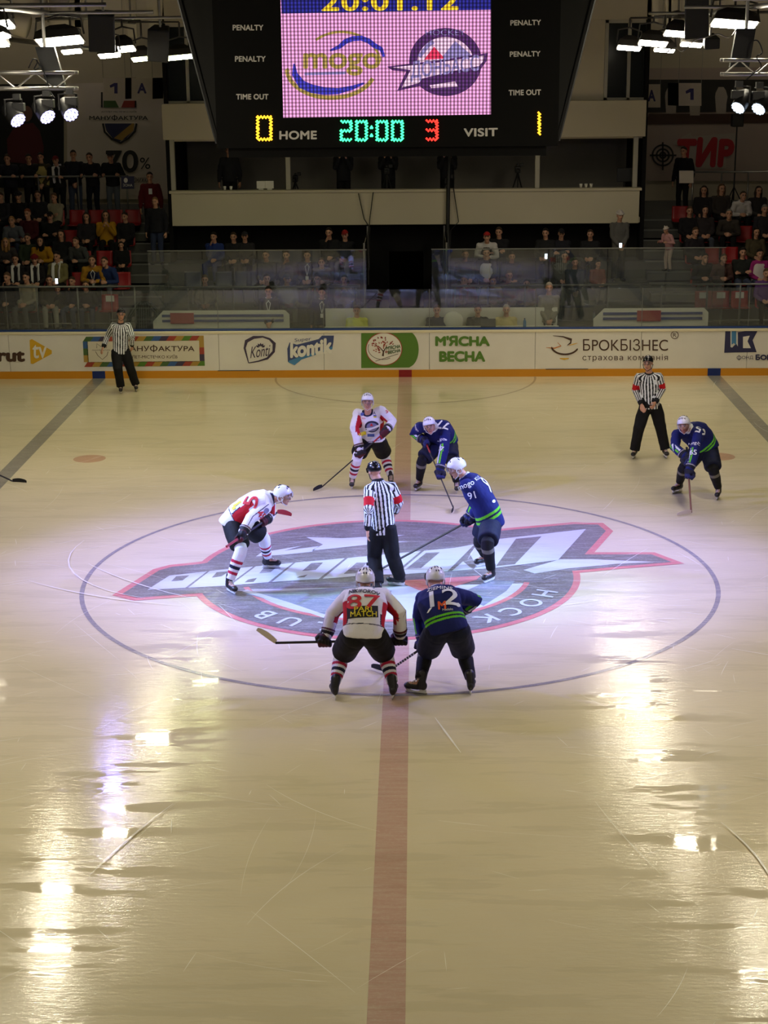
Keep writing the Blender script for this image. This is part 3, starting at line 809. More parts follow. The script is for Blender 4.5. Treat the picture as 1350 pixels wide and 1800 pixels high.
for sg in ([(179, 162), (179, 189)], [(238, 177), (238, 189)]): lines(bn, 'crest_line', [sg], .05, YB, K_DARK)
txt(bn, 'small_lettering', 'АУТЛЕТ МІСТЕЧКО КИЇВ', 178, 194, 240, 198, YB, K_DARK)
txt(bn, 'lettering', 'МАНУФАКТУРА', 157, 202, 260, 212, YB, K_DARK, bold=.01)
flat(bn, 'shield', [(184, 217), (236, 217), (234, 230), (222, 243), (210, 249), (198, 243), (187, 230)], YB, K_NAVY)
flat(bn, 'shield_stripe', [(200, 243), (232, 217), (236, 217), (234, 230), (214, 247)], YB-.003, K_GOLD)
lines(bn, 'shield_outline', [[(181, 217), (184, 232), (196, 244), (212, 251), (226, 243), (237, 231), (240, 217)]], .06, YB-.004, K_DARK)
txt(bn, 'big_lettering', '70', 186, 264, 243, 303, YB, K_DARK, bold=.02); txt(bn, 'percent_lettering', '%', 246, 277, 264, 297, YB, K_DARK); txt(bn, 'lower_lettering', 'знижки', 236, 312, 262, 321, YB, K_DARK, shear=.3)
br = empty('wall_banner', at(1240, 318, 25.95), 'grey banner with red graffiti letters and a target', 'banner')
m = MB(); m.prism([at(1127, 318, 25.97), at(1372, 318, 25.97), at(1372, 118, 25.97), at(1127, 120, 25.97)], (0, .02, 0)); m.build('sheet', M_BANR, br)
flat(br, 'dark_band', [(1128, 140), (1370, 140), (1370, 196), (1128, 198)], YB+.004, K_DARK); flat(br, 'shelf_band', [(1140, 200), (1370, 200), (1370, 216), (1136, 219)], YB+.003, K_BROWN)
for x, y0, y1 in ((1180, 152, 200), (1222, 160, 203), (1268, 153, 200), (1300, 150, 200), (1335, 152, 200)):
    flat(br, 'bottle_print', [(x-9, y1), (x+8, y1), (x+9, y1-18), (x+11, y1-30), (x+8, y0+6), (x+4, y0), (x-5, y0), (x-10, y0+10), (x-11, y1-30)], YB, K_PALE)
lines(br, 'target', [arc(1165, 273, 18, 18, 0, 360, 32), arc(1165, 273, 11, 11, 0, 360, 24), arc(1165, 273, 5, 5, 0, 360, 16), [(1142, 273), (1189, 273)], [(1165, 250), (1165, 299)]], .05, YB, K_DARK)
flat(br, 'letter_shadow', [(1183, 250), (1214, 233), (1216, 240), (1292, 234), (1293, 262), (1276, 275), (1276, 296), (1208, 297), (1206, 256), (1184, 254)], YB+.002, K_PALE)
txt(br, 'lettering', 'ТИР', 1190, 241, 1291, 294, YB-.002, K_SRED, bold=.05, shear=.1)
def sign(label, s, x0, y0, x1, y1, Y, side):
    c = at((x0+x1)/2, y1, Y)
    o = empty('hanging_sign', c, label, 'sign')
    a, b, c_, d = [at(x, y, Y) for x, y in ((x0, y1), (x1, y1), (x1, y0), (x0, y0))]
    MB().prism([a, b, c_, d], (0, .03, 0)).build('board', M_BANL, o)
    e0, e1 = (b, c_) if side > 0 else (a, d)
    MB().prism([e0+V(0, .03, 0), e0+V(side*.22, .45, 0), e1+V(side*.22, .45, 0), e1+V(0, .03, 0)], (-side*.02, .02, 0)).build('side_board', M_NEARBLACK, o)
    wd = .22 if s != '1' else .12
    if s == '1': flat(o, 'lettering', [(x0+(x1-x0)*a, y0+(y1-y0)*b) for a, b in ((.30, .36), (.50, .24), (.66, .24), (.66, .74), (.51, .74), (.51, .40), (.33, .47))], Y-.005, K_INDIGO)
    else: txt(o, 'lettering', s, x0+(x1-x0)*(.5-wd), y0+(y1-y0)*.24, x0+(x1-x0)*(.5+wd), y0+(y1-y0)*.74, Y-.005, K_INDIGO, bold=.04)
    m = MB()
    for q in (c_, d): m.tube([q+V(0, .015, 0), V(q[0], q[1]+.015, 12.0)], .006, 5)
    m.build('wire', M_STEEL, o)
sign('square white sign with number one above the pale wall banner', '1', 181, 137, 220, 174, 22.5, 1)
sign('square white sign with letter A above the pale wall banner', 'A', 231, 137, 268, 174, 22.5, 1)
sign('square white sign with letter A beside the printed bottles', 'A', 1130, 148, 1161, 189, 22.5, -1)
sign('square white sign with number one between the printed bottles', '1', 1193, 146, 1233, 186, 22.5, -1)
pl = empty('rail_placard', at(223, 330, 21.45), 'small navy placard on the upper handrail', 'sign')
MB().prism([at(213, 332, 21.47), at(236, 332, 21.47), at(236, 310, 21.47), at(213, 310, 21.47)], (0, .02, 0)).build('board', K_NAVY, pl)
txt(pl, 'lettering', 'ЗОНА', 216, 323, 233, 328, 21.465, K_WHITE); flat(pl, 'emblem_mark', arc(221, 317, 3.5, 4.5, 0, 360, 16)[:-1], 21.465, K_WHITE)
pl = empty('rail_placard', at(1206, 322, 21.45), 'blank white placard below the man in front of the graffiti', 'sign')
MB().prism([at(1194, 322, 21.47), at(1219, 322, 21.47), at(1219, 300, 21.47), at(1194, 300, 21.47)], (0, .02, 0)).build('board', M_BANL, pl)

# ---- cables hanging over the balcony
def cable(label, pts, w=.012):
    o = MB().tube(pts, w, 6).build('hanging_cable', M_NEARBLACK, None, smooth=True, loc=pts[-1]); tag(o, label, 'cable')
cable('thick black cable bundle down the balcony front to the passage glass', [at(790, 262, 19.8), at(788, 335, 19.8), at(787, 400, 19.8), at(789, 480, 17.6)], .05)
cable('thin cable looping beside the thick bundle', [at(797, 330, 19.85), at(806, 390, 19.85), at(792, 405, 19.8), at(790, 470, 17.9)], .012)
cable('thin slanting cable over the balcony front above the passage', [at(630, 340, 19.85), at(640, 385, 19.85), at(650, 400, 19.8), at(648, 470, 17.9)], .012)
cable('thin upright cable over the balcony front above the passage', [at(656, 338, 19.85), at(650, 385, 19.85), at(649, 400, 19.8), at(649, 474, 17.9)], .012)
# ---- small things in the press box
M_CUP = mat('cup_white', rgb(220, 216, 206), 0.4)
for x, lab in ((395, 'white paper cup on the balcony ledge, first of two'), (406, 'white paper cup on the balcony ledge, second of two'), (1021, 'white cup at the ledge end near the monitor, first of three'), (1030, 'white cup at the ledge end near the monitor, middle of three'), (1039, 'white cup at the ledge end near the monitor, last of three')):
    p = at(x, 331, 20.06); o = MB().lathe((p[0], 20.06, 3.9), (0, 0, 1), [(0, .03), (.1, .042), (.1, .036), (.02, .026)], 12).build('paper_cup', M_CUP, None, True, loc=(p[0], 20.06, 3.9)); tag(o, lab, 'cup')
for x, lab in ((459, 'pale monitor back on the balcony ledge, nearer the corner'), (474, 'pale monitor back on the balcony ledge, nearer the camera')):
    p = at(x, 330, 20.15); o = empty('desk_monitor', (p[0], 20.15, 3.9), lab, 'monitor')
    MB().span((p[0]-.11, 20.1, 3.93), (p[0]+.11, 20.15, 4.12)).build('screen_back', M_CUP, o, bevel=.01); MB().span((p[0]-.06, 20.08, 3.9), (p[0]+.06, 20.18, 3.93)).build('foot', M_CUP, o)
p = at(1098, 308, 20.6); o = empty('desk_monitor', (p[0], 20.6, 3.15), 'black monitor on a stand at the end of the press box', 'monitor')
MB().span((p[0]-.2, 20.58, 4.0), (p[0]+.22, 20.63, 4.35)).build('screen_back', M_NEARBLACK, o, bevel=.01); MB().tube([(p[0], 20.6, 3.15), (p[0], 20.6, 4.0)], .03).build('stand', M_NEARBLACK, o)
def tv_camera(label, x, y, Y, zf):
    p = at(x, y, Y); o = empty('tripod_camera', (p[0], Y, zf), label, 'camera')
    c = V(p[0], Y, p[2])
    MB().box(c, (.13, .34, .16)).box(c+V(0, 0.05, .11), (.06, .2, .05)).build('camera_body', M_NEARBLACK, o, bevel=.01)
    MB().lathe(c+V(0, -.17, 0), (0, -1, 0), [(0, .05), (.12, .06), (.12, .045), (.1, .04)], 16).build('lens', M_NEARBLACK, o, True)
    MB().box(c+V(.1, -.02, .12), (.1, .08, .08)).build('viewfinder', M_NEARBLACK, o, bevel=.006)
    for k in range(3):
        a = -PI/2+2*PI*k/3
        MB().tube([c-V(0, 0, .08), V(c[0]+.36*math.cos(a), Y+.36*math.sin(a), zf)], .02, 8).build('tripod_leg', M_STEEL if 'silver' in label else M_NEARBLACK, o)
tv_camera('small black video camera on a stand beside the pale monitors', 519, 314, 20.9, 3.15)
tv_camera('small black video camera at the far end of the press box', 910, 298, 20.9, 3.15)
tv_camera('black video camera on silver tripod before the cameraman above the cable bundle', 786, 318, 20.75, 3.15)
tv_camera('black video camera before the cameraman in the middle of the press box', 680, 300, 20.75, 3.15)

# ================================================================== scoreboard cube over the centre
M_SBF = mat('scoreboard_black', rgb(7, 7, 7), 0.6, spec=.2); M_SBS = mat('scoreboard_side', rgb(34, 34, 32), 0.5)
M_SBT = mat('scoreboard_print', rgb(240, 238, 232), 0.6)
YF = -2.0
sb = empty('scoreboard', (0, 0, 6.0), 'large black four sided scoreboard hanging over the centre of the ice', 'scoreboard')
def led(name, col, strength):
    """light dots of the video wall: bright vertical dot rows on black"""
    m = bpy.data.materials.new(name); m.use_nodes = True
    nt = m.node_tree; b = nt.nodes['Principled BSDF']; L = nt.links.new
    b.inputs['Base Color'].default_value = (0.01, 0.01, 0.01, 1); b.inputs['Roughness'].default_value = .5
    tc = nt.nodes.new('ShaderNodeTexCoord'); sx = nt.nodes.new('ShaderNodeSeparateXYZ'); L(tc.outputs['Object'], sx.inputs[0])
    def wave(sock, pitch):
        a = nt.nodes.new('ShaderNodeMath'); a.operation = 'MULTIPLY'; a.inputs[1].default_value = 2*PI/pitch; L(sock, a.inputs[0])
        c = nt.nodes.new('ShaderNodeMath'); c.operation = 'COSINE'; L(a.outputs[0], c.inputs[0])
        d = nt.nodes.new('ShaderNodeMapRange'); d.inputs[1].default_value = -.7; d.inputs[2].default_value = .7; L(c.outputs[0], d.inputs[0]); return d
    wx, wz = wave(sx.outputs[0], .0435), wave(sx.outputs[2], .0435)
    # columns stay lit between the dots, gaps are dim
    s1 = nt.nodes.new('ShaderNodeMath'); s1.operation = 'MULTIPLY_ADD'; s1.inputs[1].default_value = .55; s1.inputs[2].default_value = .45; L(wz.outputs[0], s1.inputs[0])
    s2 = nt.nodes.new('ShaderNodeMath'); s2.operation = 'MULTIPLY_ADD'; s2.inputs[1].default_value = .75; s2.inputs[2].default_value = .25; L(wx.outputs[0], s2.inputs[0])
    mu = nt.nodes.new('ShaderNodeMath'); mu.operation = 'MULTIPLY'; L(s1.outputs[0], mu.inputs[0]); L(s2.outputs[0], mu.inputs[1])
    st = nt.nodes.new('ShaderNodeMath'); st.operation = 'MULTIPLY'; st.inputs[1].default_value = strength*SCREEN; L(mu.outputs[0], st.inputs[0])
    b.inputs['Emission Color'].default_value = col
    L(st.outputs[0], b.inputs['Emission Strength'])
    return m
def q4(z0, z1, hx0, hx1, y): return [(-hx0, y, z0), (hx0, y, z0), (hx1, y, z1), (-hx1, y, z1)]
MB().span((-2.17, YF, 6.14), (1.98, YF+.12, 10.5)).build('front_face', M_SBF, sb)
m = MB(); lo = [(-2.15, YF+.1), (1.96, YF+.1), (1.96, 1.9), (-2.15, 1.9)]; hi = [(-3.2, YF+.6), (3.0, YF+.6), (3.4, 3.0), (-3.6, 3.0)]
m.rings([[(x, y, 6.2) for x, y in lo], [(x, y, 10.5) for x, y in hi]]); m.build('housing', M_SBS, sb)
MB().span((-2.05, YF+.14, 6.02), (1.85, 1.8, 6.2)).build('bottom_lip', M_SBF, sb)
# edge strips of the wings
for a, b in (((-2.17, YF+.12, 6.2), (-3.25, YF+.55, 10.5)), ((1.98, YF+.12, 6.2), (3.05, YF+.55, 10.5))):
    MB().tube([a, b], .035, 6).build('edge_strip', M_NEARBLACK, sb)
m = MB()
for x, y in ((-2.2, -1), (2.0, -1), (-2.2, 2), (2.0, 2)): m.tube([(x, y, 10.4), (x, y, 11.99)], .03, 6)
m.build('hoist_chain', M_STEEL, sb)
def sp(x, y, l=0.01): return at(x, y, YF-l)
def spoly(name, pts, mt, l=0.01, par=None):
    m = MB(); put_poly(m, [sp(x, y, l) for x, y in pts]); return m.build(name, mt, par or sb)
def stext(name, s, x0, y0, x1, y1, mt, l=0.01, par=None, sl=0, **k):
    m = MB(); put_text(m, s, quadmap(sp(x0, y1, l), sp(x1, y1+sl, l), sp(x1, y0+sl, l), sp(x0, y0, l)), **k); return m.build(name, mt, par or sb)
def slines(name, segs, w, mt, l=0.014, par=None):
    m = MB()
    for s_ in segs: band2(m, [sp(x, y, l) for x, y in s_], w, V(0, 1, 0))
    return m.build(name, mt, par or sb)
for s, x0, y0, x1, y1, sl in (('PENALTY', 409, 43.5, 463, 53.5, 0), ('PENALTY', 413, 98.5, 467, 108.5, 0), ('TIME OUT', 415, 165, 472, 175, 0), ('HOME', 491, 230, 557, 245.5, -.5),
                              ('PENALTY', 897, 35.5, 951, 45, -1), ('PENALTY', 896, 90.5, 950, 100, -1), ('TIME OUT', 894, 158, 951, 168, -1), ('VISIT', 815, 225.5, 875, 240.5, -1)):
    stext('printed_word', s, x0, y0, x1, y1, M_SBT, .004, sl=sl, bold=.035, spacing=1.05)
# video wall
scr = spoly('video_wall', [(498, 207), (863, 201), (863, -45), (492, -45)], led('led_pink', (1.0, 0.40, 0.78, 1), 1.5), .006)
LN = led('led_navy', (0.03, 0.03, 0.34, 1), 1.2); LY = led('led_amber', (1.0, 0.62, 0.03, 1), 1.7); LO = led('led_gold', (0.62, 0.42, 0.12, 1), 1.1)
LB = led('led_blue', (0.07, 0.06, 0.62, 1), 1.2); LP = led('led_purple', (0.16, 0.05, 0.24, 1), 1.0); LV = led('led_violet', (0.42, 0.32, 0.72, 1), 1.2); LR = led('led_red', (1.0, 0.05, 0.14, 1), 1.5)
LW = led('led_white_pink', (1.0, 0.62, 0.88, 1), 1.5)
spoly('banner_strip', [(495, 24), (863, 17), (863, -45), (492, -45)], LN, .009, scr)
stext('date_lettering', '20:01.12', 565, -14, 806, 20, LY, .012, scr, sl=-2, bold=.03, spacing=1.1)
slines('ring_curve', [[(508, 122)]+arc(582, 120, 78, 52, 175, 20, 30)], [.05]*32, LO, .012, scr)
slines('upper_curve', [arc(600, 118, 70, 62, -130, -10, 24)], .03, LO, .012, scr)
slines('blue_swoosh', [[(517, 112), (518, 130), (530, 148), (548, 156), (570, 160), (595, 160), (620, 154), (640, 146)]], [.02, .07, .10, .10, .09, .07, .05, .02], LB, .013, scr)
slines('car_curve', [[(580, 89), (597, 82), (607, 73), (620, 68), (635, 67), (648, 72), (658, 80), (670, 86), (675, 100)]], [.02, .05, .06, .06, .06, .06, .06, .05, .03], LB, .013, scr)
stext('lettering', 'mogo', 533, 93, 669, 133, LO, .014, scr, bold=.03)
slines('word_rule', [[(535, 130), (608, 128)]], .035, LV, .013, scr)
# hockey emblem on the screen
spoly('emblem_disc', arc(783, 109, 64, 60, 0, 360, 60)[:-1], LP, .012, scr)
spoly('emblem_upper_field', arc(783, 112, 50, 47, 180, 360, 40), LW, .014, scr)
spoly('emblem_peak_shade', [(775, 103), (800, 72), (835, 102)], LV, .016, scr)
spoly('emblem_red_peak', [(745, 105), (763, 82), (782, 103)], LR, .018, scr)
slines('emblem_ridge', [[(737, 100), (752, 80), (762, 73)]], .05, LV, .017, scr)
spoly('emblem_puck_field', [(755, 150), (800, 143), (805, 152), (758, 155)], LW, .014, scr)
plt = [(680, 117), (770, 106), (858, 93), (855, 108), (846, 120), (800, 129), (745, 144), (740, 151), (698, 160), (714, 126), (690, 124)]
spoly('emblem_plate_edge', plt, LP, .020, scr)
cx_, cy_ = np.mean(plt, 0)
spoly('emblem_plate', [(690, 118.5), (770, 110), (851, 97.5), (849, 108), (842, 116), (800, 124), (742, 138), (736, 146), (706, 154), (722, 123)], LW, .022, scr)
stext('emblem_lettering', 'ДОНБАСС', 722, 108, 842, 144, LV, .024, scr, sl=-14, bold=.02)
stext('emblem_arc_lettering', 'HOCKEY', 748, 52, 818, 62, LV, .015, scr)
# LED digits built of small diodes
SEG = {'0': 'abcdef', '1': 'bc', '2': 'abged', '3': 'abgcd'}
def digit(ch, x0, y0, x1, y1, mt, name='digit'):
    pts = dict(a=((x0, y0), (x1, y0)), b=((x1, y0), (x1, (y0+y1)/2)), c=((x1, (y0+y1)/2), (x1, y1)), d=((x0, y1), (x1, y1)), e=((x0, (y0+y1)/2), (x0, y1)), f=((x0, y0), (x0, (y0+y1)/2)), g=((x0, (y0+y1)/2), (x1, (y0+y1)/2)))
    m = MB()
    for s_ in SEG[ch]:
        (xa, ya), (xb, yb) = pts[s_]; n = max(3, int(round(math.hypot(xb-xa, yb-ya)/2.9)))
        for k in range(n+1):
            t = k/n; x, y = xa+(xb-xa)*t, ya+(yb-ya)*t; o_ = (1.3 if k % 2 else -1.3)
            if abs(xb-xa) > abs(yb-ya): y += o_
            else: x += o_
            c = sp(x, y, .012); r = .0150
            m.rings([[c+V(r*math.cos(a), yy, r*math.sin(a)) for a in (0, PI/2, PI, 3*PI/2)] for yy in (.012, -.004)])
    return m.build(name, mt, sb)
EG = mat('diode_green', rgb(10, 40, 20), .5, emit=(.05, 1, .32, 1), strength=3.2); EY = mat('diode_amber', rgb(40, 30, 5), .5, emit=(1, .48, .02, 1), strength=3.2); ER = mat('diode_red', rgb(40, 5, 5), .5, emit=(1, .03, .02, 1), strength=3.2)
digit('0', 453, 206, 476, 245, EY)
for k, x in enumerate((600, 627, 663, 690)): digit('2000'[k], x, 214, x+17, 246, EG)
m = MB()
for y in (224, 238):
    for dx, dy in ((0, -1.5), (-1.3, 1), (1.3, 1)):
        c = sp(653+dx, y+dy, .012); m.rings([[c+V(.015*math.cos(a), yy, .015*math.sin(a)) for a in (0, PI/2, PI, 3*PI/2)] for yy in (.012, -.004)])
m.build('colon', EG, sb)
digit('3', 750, 213, 768, 245, ER); digit('1', 935, 198, 948, 236, EY)

# ================================================================== lamps and stage rig
M_HOUS = mat('lamp_housing', rgb(52, 48, 44), .5, metal=.3)
G_WARM = mat('lamp_glass_warm', (1, .9, .7, 1), .3, emit=FLOOD_COL+(1,), strength=FLOOD)
G_NEAR = mat('lamp_glass_low', (1, .9, .7, 1), .3, emit=FLOOD_COL+(1,), strength=FLOOD_NEAR)
G_GREEN = mat('lamp_glass_greenish', (1, 1, .8, 1), .3, emit=(.86, .92, .42, 1), strength=FLOOD*.8)
def rotmat(fw, up=(0, 0, 1)):
    """columns: right, up, forward"""
    f = nrm(fw); r = nrm(np.cross(f, up)); u = np.cross(r, f)
    return np.stack([r, u, f], 1)
def floodlight(label, c, w, h, aim, glass, group=None):
    c = np.array(c, float); R = rotmat(aim, (0, -1, 0.02))
    o = empty('floodlight', c, label, 'lamp', group)
    m = MB(); rg = []
    for d, s in ((-.26, .35), (-.14, .92), (0.0, 1.06)):
        rg.append([c+R @ V(sx*w/2*s, sy*h/2*s, d) for sx, sy in ((-1, -1), (1, -1), (1, 1), (-1, 1))])
    m.rings(rg); m.build('housing', M_HOUS, o)
    m = MB(); m.rings([[c+R @ V(sx*w/2*.96, sy*h/2*.96, d) for sx, sy in ((-1, -1), (1, -1), (1, 1), (-1, 1))] for d in (.003, .02)]); m.build('lamp_glass', glass, o)
    m = MB(); top = c+V(0, 0, .42)
    for sx in (-1, 1): m.tube([c+R @ V(sx*w*.56, 0, -.08), c+R @ V(sx*w*.5, 0, -.08)+V(0, 0, .28), top], .018, 6)
    px_ = math.copysign(6.0, c[0]); m.tube([top, V(top[0], top[1], 7.93)], .02, 6); m.tube([V(top[0], top[1], 7.93), V(px_, top[1], 7.94)], .02, 6); m.build('bracket', M_HOUS, o)
FL = [('big warm floodlight above the stage truss with three violet lamps', 105, 72, 6.6, .76, .52, 0), ('small warm floodlight under the big one by the truss', 126, 90, 7.4, .34, .26, 0),
      ('white floodlight between the two loudspeakers', 216, 86, 11.0, .46, .42, 0), ('floodlight just under the first loudspeaker', 192, 97, 10.6, .4, .3, 0),
      ('greenish floodlight under the second loudspeaker', 250, 103, 12.6, .42, .3, 1), ('greenish floodlight nearest to the scoreboard edge', 317, 100, 14.4, .62, .34, 1),
      ('floodlight cut by the frame edge above the round duct', -6, 44, 4.6, .5, .5, 0), ('lower floodlight cut by the frame edge', -8, 78, 4.9, .4, .3, 0),
      ('big warm floodlight above the truss beside the tripod lamp', 1291, 42, 6.6, .74, .5, 0), ('warm floodlight with a flame-like glow in mid row', 1190, 59, 11.0, .48, .4, 0),
      ('floodlight behind the cable coils of the lamp row', 1216, 78, 11.4, .42, .3, 0), ('broad warm floodlight third in the row from the scoreboard', 1148, 76, 13.0, .58, .4, 0),
      ('small floodlight under the broad warm one', 1168, 88, 13.6, .42, .26, 0), ('white floodlight closest to the beige balcony wall', 1106, 84, 14.4, .5, .34, 0)]
for lab, x, y, Y, w, h, g in FL:
    c = at(x, y, Y); s = -1 if c[0] > 0 else 1
    floodlight(lab, c, w, h*.85, (s*.08, -.26, -.95), G_GREEN if g else G_WARM)
for sx in (-1, 1):
    for Y in (2.2, -2.2, -6.6, -11.0):
        floodlight('warm floodlight in the row over the near half of the ice', (sx*6.0, Y, 7.45), .7, .5, (-sx*.3, .1 if Y < 0 else -.1, -.95), G_NEAR, 'floodlights over the near half')
for sx, lab in ((-1, 'long steel pipe carrying the lamps over the side with the round duct'), (1, 'long steel pipe carrying the lamps over the side with cable coils')):
    o = empty('lamp_pipe', (sx*6.0, 0, 7.9), lab, 'pipe')
    MB().tube([(sx*6.0, -15, 7.95), (sx*6.0, 15.5, 7.95)], .045, 10).build('pipe', M_STEEL, o, True)
    for Y in (-12, -4, 4, 10, 15):
        MB().tube([(sx*6.0, Y, 7.95), (sx*6.0, Y, 12)], .02, 6).build('hanger', M_STEEL, o)
    for Y in np.arange(-11, 15.2, 4.4):
        MB().tube([(sx*6.0-1.2, Y, 7.95), (sx*6.0+1.8, Y, 7.95)], .03, 8).build('cross_pipe', M_STEEL, o, True)
# round duct in the corner
o = empty('air_duct', at(40, 40, 14), 'round pale air duct with elbow in the upper corner', 'duct')
MB().tube([at(-60, 20, 14), at(10, 35, 14), at(50, 48, 14)], .24, 16).build('main_pipe', M_BEAM, o, True)
MB().tube([at(105, 45, 14), at(104, 0, 14.4), V(at(104, 0, 14.4)[0], 14.6, 11.75)], .22, 16).build('elbow_pipe', M_BEAM, o, True)
MB().tube([at(-40, 62, 14), at(120, 82, 14), at(165, 86, 14)], .05, 8).build('cable_tray', M_STEEL, o, True)
MB().box(at(70, 14, 14.5), (.32, .2, .6)).build('damper_box', M_BEAM, o)
# loudspeakers
def speaker(label, x0, y0, x1, y1, Y, tilt):
    c = at((x0+x1)/2, (y0+y1)/2, Y); s = 2865/(Y+22.3); w, h = (x1-x0)/s, (y1-y0)/s
    o = empty('loudspeaker', c, label, 'loudspeaker')
    R = np.array(Matrix.Rotation(math.radians(tilt), 3, 'Y') @ Matrix.Rotation(math.radians(14), 3, 'X'))
    MB().rings([[c+R @ V(sx*w/2*k, yy, sz*h/2) for sx, sz in ((-1, -1), (1, -1), (1, 1), (-1, 1))] for yy, k in ((-.2, 1), (.25, .7))]).build('cabinet', M_NEARBLACK, o, bevel=.02)
    MB().rings([[c+R @ V(sx*w*.45, yy, sz*h*.46) for sx, sz in ((-1, -1), (1, -1), (1, 1), (-1, 1))] for yy in (-.2, -.215)]).build('grille', mat('speaker_grille', rgb(30, 30, 30), .8, bump=.5, bscale=300), o)
    MB().tube([c+R @ V(0, .05, h*.4), V(c[0], c[1]+.1, 12)], .025, 6).build('hanger', M_STEEL, o)
speaker('black loudspeaker with a small badge, between the first roof beams', 159, 24, 204, 87, 10, 4)
speaker('black loudspeaker hanging next to the beige panel', 262, 50, 299, 104, 12, 6)
speaker('black loudspeaker above the mid row of warm lamps', 1202, -10, 1242, 62, 10, -4)
speaker('small black box lamp behind the cable coils', 1236, 64, 1262, 82, 10.5, -3)
# trusses
def truss(label, x0, x1, ya, yb, Y, strap):
    o = empty('lighting_truss', at((x0+x1)/2, yb, Y), label, 'truss')
    for y in (ya, yb):
        for dy in (0, .3):
            MB().tube([at(x0, y, Y)+V(0, dy, 0), at(x1, y, Y)+V(0, dy, 0)], .032, 10).build('chord', M_STEEL, o, True)
    n = 7
    for k in range(n):
        xa, xb = x0+(x1-x0)*k/n, x0+(x1-x0)*(k+1)/n
        MB().tube([at(xa, ya if k % 2 else yb, Y), at(xb, yb if k % 2 else ya, Y)], .014, 6).build('brace', M_STEEL, o)
    a, b = [np.array(at(*s_, Y+.1)) for s_ in strap]
    MB().prism([a+V(-.16, 0, 0), a+V(.16, 0, 0), b+V(.16, 0, 0), b+V(-.16, 0, 0)], (0, .1, 0)).build('cable_cover', M_NEARBLACK, o)
    MB().tube([a, V(a[0], a[1], 11.99)], .03, 6).build('hoist_chain', M_STEEL, o)
truss('steel stage truss carrying three glowing violet lamps', -110, 131, 128, 156, 6, ((78, 82), (98, 150)))
truss('steel stage truss with two dim lamps beside the graffiti banner', 1272, 1470, 106, 131, 6, ((1312, 50), (1300, 118)))
for lab, pts in (('tangle of thin cables lying on the truss with violet lamps', [(50, 120), (58, 104), (66, 108), (60, 122), (70, 118), (64, 106), (76, 124), (88, 158), (96, 172)]),
                 ('loops of pale cable under the row of warm lamps', [(1172, 92), (1186, 84), (1200, 90), (1220, 72), (1240, 66), (1262, 60), (1282, 66), (1296, 50)]),
                 ('tangle of dark cable on the truss with dim lamps', [(1316, 100), (1320, 76), (1332, 72), (1340, 92), (1330, 100), (1338, 116), (1326, 128), (1312, 140)])):
    pp = [at(x, y, 5.95+.05*(k % 2)) for k, (x, y) in enumerate(pts)]
    sm = []
    for k in range(len(pp)-1):
        p0, p1, p2, p3 = pp[max(k-1, 0)], pp[k], pp[k+1], pp[min(k+2, len(pp)-1)]
        for t in np.linspace(0, 1, 6, endpoint=False):
            sm.append(.5*((2*p1)+(-p0+p2)*t+(2*p0-5*p1+4*p2-p3)*t*t+(-p0+3*p1-3*p2+p3)*t**3))
    tag(MB().tube(sm+[pp[-1]], .011, 5).build('loose_cable', M_STEEL if 'pale' in lab else M_NEARBLACK, None, True, loc=pp[0]), lab, 'cable')
E_LED = mat('stage_lens_violet', (1, 1, 1, 1), .3, emit=(.42, .40, 1.0, 1), strength=3)
E_LEDD = mat('stage_lens_dim', (1, 1, 1, 1), .3, emit=(.55, .75, 1.0, 1), strength=3)
def stage_light(label, x, y, Y, target, lens, r=.20, watts=0, col=(1, 1, 1), ang=50, blend=1.0, c=None, group=None):
    c = at(x, y, Y) if c is None else np.array(c, float); d = nrm(np.array(target, float)-c)
    o = empty('stage_light', c, label, 'lamp', group)
    MB().lathe(c, d, [(-.36, .04), (-.34, .13), (-.2, r*.9), (-.02, r), (.0, r), (.0, r*.9), (-.03, r*.88)], 24).build('body', M_NEARBLACK, o, True)
    lm = MB()
    for k in range(19):
        rr, aa = ((0, 0) if k == 0 else (r*.40, k*PI/3) if k < 7 else (r*.76, k*PI/6))
        R = rotmat(d); lm.lathe(c+R @ V(rr*math.cos(aa), rr*math.sin(aa), -.02), d, [(0, r*.17), (.02, r*.17), (.025, r*.1)], 10)
    lm.build('lens', lens, o)
    m = MB(); R = rotmat(d); top = c+V(0, 0, .36)
    for sx in (-1, 1): m.tube([c+R @ V(sx*r*1.12, 0, -.14), c+R @ V(sx*r*1.12, 0, -.14)+V(0, 0, .26), top], .02, 6)
    m.build('yoke', M_NEARBLACK, o)
    MB().box(top+V(0, 0, .03), (.12, .1, .1)).build('clamp', M_NEARBLACK, o); MB().box(c+V(0, .1, .22), (.2, .16, .14)).build('base_box', M_NEARBLACK, o, bevel=.01)
    if watts:
        ld = bpy.data.lights.new('stage_beam', 'SPOT'); ld.energy = watts; ld.color = col; ld.spot_size = math.radians(ang); ld.spot_blend = blend; ld.shadow_soft_size = .15
        lo_ = bpy.data.objects.new('stage_beam', ld); COL.objects.link(lo_); lo_.parent = o
        p = d*.08; lo_.location = Vector([float(q) for q in p]); lo_.rotation_euler = Vector([float(q) for q in d]).to_track_quat('-Z', 'Y').to_euler()
LIL = (.25, .24, 1.0); CYA = (.45, .95, 1.0)
stage_light('violet stage lamp at the outer end of the trio', 32, 212, 6.0, (-.2, .4, 0), E_LED, .15, SPOT_LILAC, LIL, 50)
stage_light('violet stage lamp in the middle of the trio', 84, 206, 6.0, (.2, -.2, 0), E_LED, .15, SPOT_CYAN, CYA, 26)
stage_light('violet stage lamp at the inner end of the trio', 125, 202, 6.0, (-.3, -2.2, 0), E_LED, .14, SPOT_LILAC, LIL, 48)
